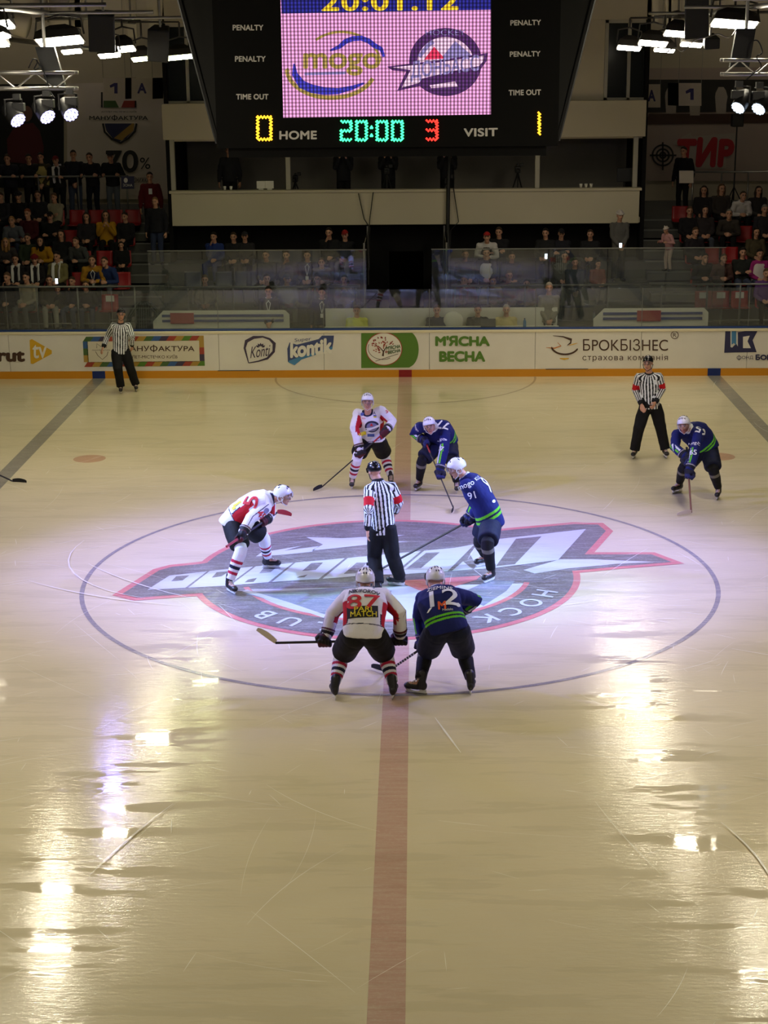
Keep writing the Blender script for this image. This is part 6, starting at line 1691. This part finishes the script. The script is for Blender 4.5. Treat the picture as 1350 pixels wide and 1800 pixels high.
def crowd_set(name):
    if name in POSES: return POSES[name]
    F = pose(name); d = {'F': F}
    d['body'] = body_mesh(F, (190, 142, 116), .012, None, ('open', 'open'))
    mb = MB()
    trunk(mb, F, [(-.18, .175, .14), (-.14, .185, .15), (.1, .18, .145), (.4, .185, .145), (.7, .205, .148), (.88, .18, .115), (.98, .10, .085), (1.06, .078, .078)])
    for S in 'LR':
        sh, el, wr = F.__dict__['sh'+S], F.__dict__['el'+S], F.__dict__['wr'+S]
        mb.ell(sh, (.08,)*3); mb.tube([spine(F, .86), sh, sh*.5+el*.5, el, el*.5+wr*.5, wr], [.09, .084, .074, .066, .058, .048], 14, True)
    d['jacket'] = remesh(mb, 'jacket', M_CLOTH, .016, 3, None, None, .010, 3)
    mb = MB(); trunk(mb, F, [(-.1, .15, .13), (0, .165, .135), (.1, .16, .13), (.15, .12, .1)])
    for S in 'LR':
        hp, kn, an, fd = (F.__dict__[x+S] for x in ('hip', 'kn', 'an', 'fd'))
        mb.tube([F.pelvis*.4+hp*.6, hp, hp*.5+kn*.5, kn, kn*.5+an*.5, an+V(0, 0, .01)], [.09, .098, .088, .074, .066, .060], 14, True)
    d['trousers'] = remesh(mb, 'trousers', M_CLOTH, .018, 3, None, None, .008, 5)
    for S in 'LR':
        an, fd = F.__dict__['an'+S], F.__dict__['fd'+S]; y = np.cross(V(0, 0, 1), fd)
        mb = MB(); mb.ell(an+fd*.06+V(0, 0, -.045), (.135, .046, .045), np.stack([fd, y, V(0, 0, 1)], 1)); mb.tube([an-V(0, 0, .03), an+V(0, 0, .03)], .05, 12, True)
        d['shoe'+S] = mb.mesh('shoe', M_SHOE, None, True)
    c, R = F.head, F.HR
    def cap_shell(name, mt, lim, rad, extra=None):
        mb = MB(); rg = []; n = 20
        for j in range(9):
            rg.append([])
            for i in range(n):
                ph = 2*PI*i/n; th = math.radians(lim(ph))*(j+.02)/8
                rg[-1].append(c+R @ (V(0, -.008, .025)+V(math.sin(th)*math.sin(ph)*rad[0], math.sin(th)*math.cos(ph)*rad[1], math.cos(th)*rad[2])))
        mb.rings(rg, cap=True)
        if extra: extra(mb)
        return mb.mesh(name, mt, None, True)
    d['hair'] = cap_shell('hair', M_HAIR, lambda p: 84-30*math.cos(p)+3*math.sin(5*p), (.084, .106, .108))
    def longer(mb):
        mb.tube([c+R @ V(0, -.06, .03), c+R @ V(0, -.085, -.08), c+R @ V(0, -.075, -.20)], [.075, .085, .06], 12, True)
        for q in (-1, 1): mb.tube([c+R @ V(q*.075, -.01, .04), c+R @ V(q*.085, -.01, -.08), c+R @ V(q*.08, .02, -.19)], [.03, .032, .02], 8, True)
    d['long_hair'] = cap_shell('hair', M_HAIR, lambda p: 80-36*math.cos(p), (.085, .107, .108), longer)
    def brim(mb): mb.ell(c+R @ V(0, .12, .055), (.07, .07, .010), R, 14, 6)
    d['cap'] = cap_shell('cap', M_CLOTH, lambda p: 80-14*math.cos(p), (.090, .112, .110), brim)
    def cuff(mb):
        mb.tube([c+R @ (V(0, -.008, .05)+V(.09*math.sin(t), .112*math.cos(t), -.012*math.cos(t)+.012)) for t in np.linspace(0, 2*PI, 21)], .020, 8)
    d['beanie'] = cap_shell('beanie', M_KNIT, lambda p: 84-16*math.cos(p), (.094, .115, .125), cuff)
    def pom(mb):
        cuff(mb); mb.ell(c+R @ V(.06, 0, .14), (.028,)*3, None, 10, 6); mb.ell(c+R @ V(-.06, 0, .14), (.028,)*3, None, 10, 6)
    d['eared_beanie'] = cap_shell('beanie', M_KNIT, lambda p: 84-16*math.cos(p), (.094, .115, .120), pom)
    def hang(ends, w, nm, mt, z0=-.02):
        mb = MB(); nb = F.neck
        for q in (-1, 1):
            pts = [nb+V(q*.09, .03, .045), nb+F.fw*.10+F.rt*q*.085+F.ax*.0, nb+F.fw*.165+F.rt*q*.075-F.ax*.16, nb+F.fw*.165+F.rt*q*.08*ends[1]-F.ax*ends[0]]
            mb.tube(pts, [w*.7, w, w, w*.9], 8, True, .35, F.fw)
        return mb.mesh(nm, mt, None, True)
    d['scarf'] = hang((.38, 1.0), .045, 'scarf', M_SCARF); d['red_scarf'] = hang((.38, 1.0), .045, 'scarf', M_SCARFR)
    mb = MB(); nb = F.neck
    for q in (-1, 1): mb.tube([nb+V(q*.075, .0, .04), nb+F.fw*.15+F.rt*q*.05-F.ax*.08, nb+F.fw*.175-F.ax*.30], .009, 6)
    mb.box(nb+F.fw*.185-F.ax*.36, (.075, .008, .10)); d['lanyard'] = mb.mesh('lanyard', M_LANY, None)
    d['emblem_print'] = MB().box(F.neck+F.fw*.172-F.ax*.17, (.09, .03, .14), np.stack([F.rt, F.fw, F.ax], 1)).mesh('emblem_print', M_LANY)
    mb = MB(); trunk(mb, F, [(-.10, .195, .16), (.1, .19, .155), (.4, .195, .155), (.7, .195, .158), (.86, .165, .13), (.93, .13, .11)])
    d['vest'] = remesh(mb, 'vest', M_CLOTH, .018, 3, None, None, .008, 9)
    POSES[name] = d
    return d
DK = (30, 29, 33); JEAN = (58, 66, 88); BLK = (22, 22, 24)
rc = random.Random(11)
HAIRS = [(44, 33, 26), (30, 24, 21), (84, 62, 44), (58, 45, 34)]
M_SEATR = mat('seat_red', rgb(150, 24, 28), .4); M_SEATB = mat('seat_blue', rgb(40, 46, 70), .4)
def make_seat(mt):
    mb = MB(); n = 9
    prof = [(-.22, .44), (-.20, .43), (-.05, .415), (.10, .415), (.17, .43), (.205, .50), (.225, .62), (.235, .76), (.235, .80)]
    rg = []
    for y, z in prof:
        w = .21 if z < .6 else .205
        rg.append([(x, y+.02*abs(x)/.2*(1 if z > .45 else 0)*-1, z+.012*(abs(x)/.2)**2*(1 if z < .46 else 0)) for x in np.linspace(-w, w, 7)])
    vs = [p for r in rg for p in r]; fs = [(7*i+j, 7*i+j+1, 7*i+j+8, 7*i+j+7) for i in range(n-1) for j in range(6)]
    shell = MB().add(vs, fs)
    r = bpy.data.objects.new('stadium_seat', None); COL.objects.link(r); WL[r] = np.zeros(3)
    o = link('seat_shell', shell.mesh('seat_shell', mt, None, True), r); so = o.modifiers.new('t', 'SOLIDIFY'); so.thickness = .014
    m = MB().box((0, .02, .40), (.34, .05, .04)).tube([(0, .05, .40), (0, .10, .2), (0, .12, 0.0)], .025, 8); link('seat_bracket', m.mesh('seat_bracket', M_RAILG), r)
    return r
SEAT = {'r': make_seat(M_SEATR), 'b': make_seat(M_SEATB)}
used = {'r': False, 'b': False}
def seat(x, y, z, c, label, group):
    o = copy_tree(SEAT[c]) if used[c] else SEAT[c]; used[c] = True
    o.location = (x, y, z); tag(o, label, 'seat', group)
    return o
def fan(p, px, py, where, jac, tro, top, label, hair=None, extra=(), k=None, yaw=None, vest=None, x=None, sleeve=None):
    """p pose, where: row number, or (depth, floor height)"""
    if isinstance(where, tuple): Y, Z = where
    else: Y, Z = RY(where)+(.47 if p.startswith('sit') else .36), RZ(where)
    d = crowd_set(p); k = k or rc.uniform(.96, 1.05)
    X = at(px, py, Y)[0] if x is None else x
    b = link('person', d['body'], None, (X, Y, Z)); tag(b, label, 'person', None)
    b.scale = (k, k, k); b.rotation_euler = (0, 0, yaw if yaw is not None else rc.uniform(-.25, .25)+(.0))
    def part(nm, mesh, colr=None):
        o = link(nm, d[mesh], b); 
        if colr: o.color = rgb(*colr)
        return o
    part('jacket', 'jacket', jac); part('trousers', 'trousers', tro); part('shoe', 'shoeL'); part('shoe', 'shoeR')
    hc = hair or rc.choice(HAIRS)
    if top is None: part('hair', 'hair', hc)
    elif top == 'long': part('hair', 'long_hair', hc)
    else: part(top[0] if top[0] != 'eared_beanie' else 'beanie', top[0], top[1])
    if vest: part('vest', 'vest', vest)
    for e in extra: part(e.replace('red_', ''), e)
    if p.startswith('sit') and not isinstance(where, tuple):
        red = abs(X) > 6
        seat(X, Y, Z, 'r' if red else 'b', 'red plastic stand seat with a spectator sitting on it' if red else 'dark blue stand seat with a spectator sitting on it', 'occupied red seats' if red else 'occupied blue seats')
    return b
MUST = (176, 128, 30); KHA = (120, 112, 74); BEI = (170, 160, 132); GRY = (96, 96, 98); MAR = (84, 26, 30); NAV = (32, 38, 66)
M_PHONE = mat('phone_screen', rgb(200, 210, 220), .3, emit=(.8, .9, 1, 1), strength=2.5)
def lit_phone(label, px, py, Y, Z):
    X = at(px, py, Y)[0]; o = empty('smartphone', (X, Y, Z), label, 'phone')
    MB().box((X, Y, Z), (.075, .012, .15)).build('case', M_NEARBLACK, o, bevel=.004); MB().box((X, Y-.008, Z), (.066, .004, .13)).build('screen', M_PHONE, o)
# ---- upper walkway, standing along the rail (side with the discount banner)
fan('stand_rail', 15, 281, 5, (34, 34, 44), BLK, None, 'person in dark jacket at the upper rail, closest to the frame edge')
fan('stand_rail', 51, 283, 5, (28, 28, 32), BLK, None, 'person in black top at the upper rail, second from the frame edge', vest=None)
fan('stand_clasp', 72, 281, 5, (62, 56, 40), BLK, None, 'person with pale yellow shirt front behind the upper rail', vest=(176, 160, 100))
fan('stand_rail', 101, 279, 5, (32, 30, 32), BLK, ('cap', (110, 28, 30)), 'person in red cap and pale scarf leaning on the upper rail', extra=('scarf',))
fan('stand_clasp', 129, 277, 5, (30, 32, 42), JEAN, None, 'person in dark jacket and jeans standing at the edge of the discount banner')
fan('stand_rail', 160, 279, 5, (28, 28, 36), (26, 28, 40), None, 'person in black jacket leaning on the upper rail before the pale banner')
fan('stand_rail', 196, 284, 5, (30, 30, 34), (92, 98, 108), ('cap', (40, 38, 42)), 'person in dark jacket and pale jeans leaning under the big number', )
fan('stand_down', 263, 308, (20.95, 2.51), (92, 26, 32), BLK, None, 'person in dark red sweater with white emblem standing in the aisle', extra=('emblem_print',))
fan('stand_down', 273, 354, (19.55, 2.07), (30, 30, 36), (46, 54, 78), None, 'person in dark jacket and blue jeans standing lower in the aisle', hair=(120, 92, 60))
# ---- side stand, rows from the top down
for a in [('sit_lap', 0, 340, 4, (40, 40, 46), BLK, None, 'spectator in the top seated row cut by the frame edge'), ('sit_lap', 31, 333, 4, BLK, BLK, ('beanie', (30, 30, 34)), 'spectator in black hood in the top seated row'),
          ('sit_lap', 66, 343, 4, (34, 34, 38), BLK, None, 'spectator in black coat in the top seated row beside the beige jacket'), ('sit_folded', 94, 336, 4, (150, 142, 120), BLK, None, 'spectator in beige jacket with folded arms in the top seated row'),
          ('sit_lean', 24, 378, 3, (90, 94, 102), JEAN, None, 'spectator in grey jacket leaning forward above the blond one'), ('sit_lap', 48, 373, 3, (70, 24, 30), BLK, None, 'reddish haired spectator in dark red jacket'),
          ('sit_folded', 87, 368, 3, BLK, BLK, ('cap', (24, 24, 26)), 'spectator in black with cap and folded arms in the fourth row'), ('sit_lap', 151, 371, 3, (44, 40, 46), BLK, 'long', 'long haired spectator in dark coat beside the mustard jacket in the upper rows'),
          ('sit_phone', 185, 370, 3, MUST, BLK, 'long', 'spectator in mustard jacket holding hands up in the upper rows'), ('sit_lap', 219, 377, 3, (34, 32, 36), BLK, None, 'spectator in dark top at the aisle end of the upper rows'),
          ('sit_lean', 9, 410, 2, (60, 56, 58), BLK, 'long', 'blond spectator at the frame edge with grey shirt'), ('sit_lap', 48, 417, 2, (52, 62, 48), BLK, None, 'spectator in dark green top'),
          ('sit_lean', 74, 418, 2, MUST, (40, 40, 48), 'long', 'spectator in mustard hoodie leaning forward with hands joined'), ('sit_lap', 107, 411, 2, (32, 32, 36), BLK, 'long', 'pale faced spectator in black with long hair'),
          ('sit_lean', 141, 411, 2, (72, 74, 74), BLK, None, 'spectator in grey jacket bowed over his knees'), ('sit_lap', 211, 396, 2, BLK, BLK, None, 'small spectator in black at the aisle end'),
          ('sit_lap', 26, 447, 1, (32, 30, 34), BLK, None, 'spectator in dark coat with hanging white scarf'), ('sit_lap', 60, 446, 1, (34, 30, 34), BLK, ('beanie', (110, 28, 34)), 'spectator in red beanie with white scarf'),
          ('sit_lap', 99, 440, 1, KHA, BLK, None, 'spectator in khaki jacket with black and white scarf'), ('sit_lean', 162, 443, 1, (170, 124, 40), BLK, None, 'spectator with mustard sleeves, navy vest and white lanyard'),
          ('sit_lean', 191, 449, 1, (40, 56, 104), (86, 90, 96), None, 'spectator in blue jacket and grey trousers beside the navy vest'),
          ('sit_chin', 12, 486, 0, (34, 34, 40), BLK, None, 'front row spectator in black with hand at the face'), ('sit_lap', 45, 480, 0, (160, 152, 132), (92, 92, 92), None, 'front row spectator in cream sweater'),
          ('sit_lap', 86, 484, 0, (66, 60, 50), (150, 146, 134), None, 'front row spectator in brown jacket and pale trousers'), ('sit_chin', 126, 486, 0, (30, 30, 34), JEAN, None, 'front row spectator in black and jeans, hand at chin'),
          ('sit_lean', 151, 487, 0, (36, 36, 40), JEAN, None, 'front row spectator in black beside the empty red seat'), ('sit_lap', 99, 474, 0, (50, 44, 42), BLK, None, 'small front row spectator half hidden by the brown jacket')]:
    ex = ('scarf',) if 'scarf' in a[7] else ('lanyard',) if 'lanyard' in a[7] else ()
    hr = (150, 112, 66) if 'blond' in a[7] else (128, 70, 44) if 'reddish' in a[7] else None
    b = fan(*a, hair=hr, extra=ex, vest=NAV if 'navy vest and' in a[7] else None, k=.8 if 'small' in a[7] else None)
# ---- centre, under the balcony
for a in [('sit_chin', 375, 401, 2, (36, 52, 110), (36, 52, 110), None, 'spectator in bright blue tracksuit with hand on chin under the balcony'), ('sit_lap', 410, 402, 2, (30, 30, 36), BLK, None, 'spectator in black beside the blue tracksuit'),
          ('sit_lap', 430, 409, 2, (40, 38, 42), BLK, ('cap', (40, 40, 44)), 'spectator in dark cap turning aside under the balcony'), ('sit_chin', 578, 410, 2, (30, 30, 32), BLK, None, 'spectator in black resting the chin on a hand near the passage'),
          ('sit_lap', 606, 404, 2, (30, 30, 34), GRY, ('cap', (150, 34, 34)), 'spectator in red cap and dark top beside the passage'), ('sit_lap', 467, 440, 1, (66, 66, 72), BLK, None, 'spectator in grey top in the middle row'),
          ('sit_chin', 503, 438, 1, (72, 68, 72), BLK, None, 'spectator with hands at the mouth in the middle row'), ('sit_lap', 540, 442, 1, (50, 46, 50), BLK, None, 'spectator with white lanyard in the middle row'),
          ('sit_lean', 566, 449, 1, (96, 88, 80), BLK, None, 'spectator in brownish top bowed beside the lanyard wearer'), ('sit_lap', 360, 487, 0, (46, 46, 42), (110, 104, 92), None, 'front row spectator behind the bench glass with pale trousers'),
          ('sit_lap', 469, 486, 0, (60, 60, 56), BLK, None, 'front row spectator right behind the man with lanyard'), ('sit_phone', 558, 478, 0, (110, 104, 92), BLK, None, 'front row spectator with both hands raised to the face'), ('sit_phone', 605, 478, 0, (130, 120, 96), BLK, None, 'front row spectator with hands raised near the passage glass'),
          ('sit_lap', 504, 478, 0, (140, 138, 130), (140, 138, 130), ('cap', (80, 80, 84)), 'front row spectator in pale grey clothes'),
          ('sit_folded', 877, 399, 2, (30, 30, 34), BLK, None, 'spectator in black just behind the red cap and white sleeves'), ('sit_lap', 959, 407, 2, (34, 34, 36), BLK, None, 'spectator holding a lit phone at the back under the balcony'),
          ('sit_folded', 987, 398, 2, (32, 32, 40), BLK, ('cap', (30, 30, 34)), 'spectator in black cap with folded arms under the balcony'), ('sit_lap', 1038, 397, 2, (30, 30, 34), BLK, None, 'spectator in black near the man with white cap'),
          ('sit_lap', 1053, 415, 1, (120, 70, 56), BLK, None, 'small spectator in reddish top beside the man with white cap'), ('sit_lap', 818, 437, 1, (50, 46, 40), BLK, None, 'spectator in dark coat beside the white shirt front'),
          ('sit_lap', 855, 440, 1, (38, 36, 38), BLK, None, 'spectator in dark suit with white shirt front'), ('sit_lap', 900, 441, 1, (56, 54, 52), BLK, None, 'spectator in dark grey in the middle row past the white shirt front'), ('sit_lap', 993, 443, 1, (76, 76, 76), BLK, None, 'spectator in grey in the middle row below the black cap'),
          ('sit_lean', 820, 474, 0, (120, 60, 62), BLK, None, 'front row spectator in reddish top with red scarf'), ('sit_lean', 861, 476, 0, (150, 138, 106), BLK, None, 'front row spectator in beige jacket leaning on the rail'),
          ('sit_lap', 895, 470, 0, (56, 56, 58), BLK, None, 'front row spectator in dark grey between beige and red'), ('sit_lean', 925, 473, 0, (110, 40, 40), BLK, None, 'front row spectator in dark red jacket')]:
    ex = ('red_scarf',) if 'red scarf' in a[7] else ('lanyard',) if 'white lanyard' in a[7] else ()
    fan(*a, extra=ex, k=.8 if 'small' in a[7] else None, vest=(190, 188, 184) if 'white shirt front' in a[7] and 'suit' in a[7] else None)
fan('sit_lean', 856, 399, 2, (196, 192, 190), BLK, ('cap', (160, 36, 36)), 'spectator in red cap with white sleeves and black vest', vest=(26, 24, 28))
fan('stand_clasp', 1089, 390, (19.15, RZ(2)), (88, 86, 84), BLK, ('beanie', (186, 178, 176)), 'person in white cap and grey jacket holding a lit phone', k=1.0)
lit_phone('lit phone in the hands of the person in white cap', 1091, 424, 19.15-.27, RZ(2)+.93)
fan('stand_clasp', 1011, 437, (17.5, RZ(0)), (40, 48, 60), BLK, None, 'person in dark bluish jacket standing behind the grey rail', k=.95)
lit_phone('lit phone of a spectator at the back under the balcony', 960, 440, RY(2)+.47-.36, RZ(2)+.66)
lit_phone('lit phone before the khaki jacket with scarf', 98, 470, RY(1)+.47-.36, RZ(1)+.66)
# ---- other side stand
fan('stand_down', 1203, 257, 5, (24, 24, 28), BLK, None, 'person in black standing before the red graffiti letters', yaw=-.6)
for a in [('sit_lap', 1238, 323, 4, (36, 32, 34), BLK, 'long', 'dark haired spectator in black in the top row below the graffiti'), ('sit_lap', 1269, 325, 4, (54, 48, 46), BLK, 'long', 'long haired spectator in brown coat in the top row'),
          ('sit_lean', 1301, 331, 4, (190, 184, 184), BLK, None, 'spectator in white sweater in the top row'), ('sit_lap', 1334, 327, 4, (48, 44, 44), BLK, 'long', 'long haired spectator in the top row by the frame edge'),
          ('sit_lap', 1213, 359, 3, (30, 28, 32), BLK, None, 'spectator in black in the second row from the top by the aisle'), ('sit_lap', 1240, 361, 3, (50, 44, 46), (70, 74, 84), 'long', 'long haired spectator with pale grey trousers beside the black coat'),
          ('sit_lean', 1283, 354, 3, (58, 52, 48), BLK, None, 'grey haired spectator in dark suit bowed forward below the white sweater'), ('sit_lap', 1345, 357, 3, (44, 42, 48), BLK, None, 'grey haired spectator cut by the frame edge'),
          ('sit_lap', 1223, 401, 2, (36, 32, 38), BLK, None, 'spectator in black behind the child in pink'), ('sit_lap', 1330, 402, 2, (74, 66, 48), BLK, 'long', 'long haired spectator in olive coat'),
          ('sit_lean', 1267, 434, 1, (84, 60, 56), BLK, None, 'spectator in brownish red shirt with joined hands'), ('sit_folded', 1307, 427, 1, (40, 42, 40), JEAN, None, 'spectator in black and olive jacket with folded arms'),
          ('sit_lap', 1337, 427, 1, (150, 40, 110), JEAN, None, 'spectator in magenta top with white vest'), ('sit_lean', 1233, 441, 1, (40, 38, 36), BLK, None, 'spectator leaning forward at the aisle beside the brownish red shirt'),
          ('sit_lap', 1348, 476, 0, (96, 60, 120), BLK, None, 'front row spectator in purple at the frame edge')]:
    fan(*a, hair=(120, 116, 110) if 'grey haired' in a[7] else None, vest=(206, 198, 196) if 'white vest' in a[7] else None)
fan('stand_rail', 1176, 410, (19.4, 1.85), (196, 146, 146), (180, 160, 150), ('eared_beanie', (210, 196, 188)), 'child in pink coat and white hat with ears standing in the aisle', k=.66, yaw=-.9)
# ---- staff behind the boards
fan('stand_clasp', 472, 512, (16.3, .18), (36, 38, 46), BLK, None, 'person in dark suit with white lanyard standing behind the boards', extra=('lanyard',), k=1.0, yaw=0)
fan('stand_down', 566, 522, (16.4, .18), (42, 46, 66), BLK, None, 'person in navy jacket standing behind the boards near the yellow jacket', k=.97, yaw=0, extra=('lanyard',))
fan('stand_clasp', 965, 507, (16.3, .18), (116, 112, 98), BLK, None, 'person in grey winter jacket standing behind the boards', hair=(150, 140, 130), k=1.03, yaw=0)
def staff(px, py, col, label, top=None, hair=None, yaw=0, y=16.0):
    b = fan('sit_lean' if 'reaching' in label else 'sit_lap', px, py, (y, .18), col, BLK, top, label, hair=hair, k=1.02, yaw=yaw)
    X = b.location.x; s_ = empty('stool', (X, y+.02, .18), 'plain stool under the '+label.replace('person', 'one').replace('at the officials table', ''), 'stool')
    MB().span((X-.18, y-.16, .55), (X+.18, y+.2, .60)).build('seat', M_LAP, s_, bevel=.01); MB().tube([(X, y+.02, .18), (X, y+.02, .56)], .03, 8).build('stem', M_STEEL, s_)
staff(627, 548, (196, 200, 60), 'person in bright yellow jacket at the officials table')
staff(768, 545, (38, 42, 62), 'person in dark navy jacket at the officials table')
staff(840, 548, (44, 44, 48), 'person in black beside the laptop at the officials table')
staff(890, 549, (186, 172, 116), 'person in pale yellow shirt at the officials table', hair=(150, 140, 130))
# ---- press box
fan('stand_down', 402, 262, (21.2, 3.15), (38, 38, 42), BLK, None, 'person in dark open suit standing in the press box, nearest the pale monitors', vest=None, yaw=0, k=1.02)
for px, lab in ((603, 'camera operator in black standing in the middle of the press box'), (682, 'camera operator in black next to the middle one in the press box'), (786, 'camera operator behind the silver tripod')):
    fan('stand_camera', px, 262, (21.3, 3.15), (30, 30, 34), BLK, None, lab, yaw=0, k=1.02)
# ---- empty seats
def eseat(px, py, k, c, label, group=None):
    Y = RY(k)+.47; seat(at(px, py, Y)[0], Y, RZ(k), c, label, group)
eseat(190, 520, 0, 'r', 'empty red seat with white paper taped on, front row of the side stand')
eseat(136, 455, 1, 'r', 'empty red seat between the khaki jacket and the mustard sleeves')
eseat(180, 432, 2, 'r', 'empty red seat behind the navy vest'); eseat(210, 435, 1, 'r', 'empty red seat at the aisle beside the blue jacket')
for px, lab in ((132, 'empty red seat of the top row by the beige jacket'), (166, 'second empty red seat of the top row past the beige jacket'), (199, 'third empty red seat of the top row past the beige jacket'), (231, 'empty red seat at the aisle end of the top row')): eseat(px, 365, 4, 'r', lab)
eseat(122, 400, 3, 'r', 'empty red seat in the fourth row beside the black cap')
for px, lab in ((1240, 'empty red seat with white paper, closest to the aisle in the front row'), (1271, 'empty red seat with white paper, middle of three in the front row'), (1304, 'empty red seat with white paper, third from the aisle in the front row')): eseat(px, 500, 0, 'r', lab)
eseat(1253, 420, 2, 'r', 'empty red seat behind the brownish red shirt'); eseat(1287, 420, 2, 'r', 'empty red seat behind the olive jacket')
eseat(1198, 355, 4, 'r', 'empty red seat at the aisle end below the white placard'); eseat(1312, 390, 3, 'r', 'empty red seat beside the grey haired spectator')
for px in (335, 390, 425, 445): eseat(px, 450, 1, 'b', 'empty dark blue seat in the middle row under the balcony', 'empty blue seats under the balcony')
for px in (480, 515, 548): eseat(px, 420, 2, 'b', 'empty dark blue seat in the back row under the balcony', 'empty blue seats at the back')
# paper sheets taped to the seats
for px, py in ((190, 512), (1240, 500), (1271, 499), (1304, 498)):
    Y = RY(0)+.47; X = at(px, py, Y)[0]
    o = MB().box((X, Y+.19, RZ(0)+.70), (.21, .004, .15)).build('paper_sheet', M_CUP, None, loc=(X, Y+.19, RZ(0)+.70)); tag(o, {190: 'white paper sheet on the single empty red seat of the side stand', 1240: 'white paper sheet on the empty red seat closest to the aisle', 1271: 'white paper sheet on the middle empty red seat', 1304: 'white paper sheet on the third empty red seat'}[px], 'paper')
# printed figure of a quilted jacket on a poster in the corner
o = empty('wall_poster', at(58, 330, 25.95), 'dark poster with a maroon quilted jacket figure behind the violet lamps', 'poster')
MB().prism([at(-60, 330, 25.97), at(112, 330, 25.97), at(112, 148, 25.97), at(-60, 148, 25.97)], (0, .02, 0)).build('sheet', M_NEARBLACK, o)
flat(o, 'jacket_print', [(14, 285), (12, 245), (22, 228), (38, 218), (58, 216), (70, 230), (77, 258), (75, 290)], YB, mat('print_maroon', rgb(88, 30, 34), .7))
flat(o, 'face_print', arc(47, 200, 10, 14, 0, 360, 20)[:-1], YB, mat('print_skin', rgb(120, 86, 70), .7))
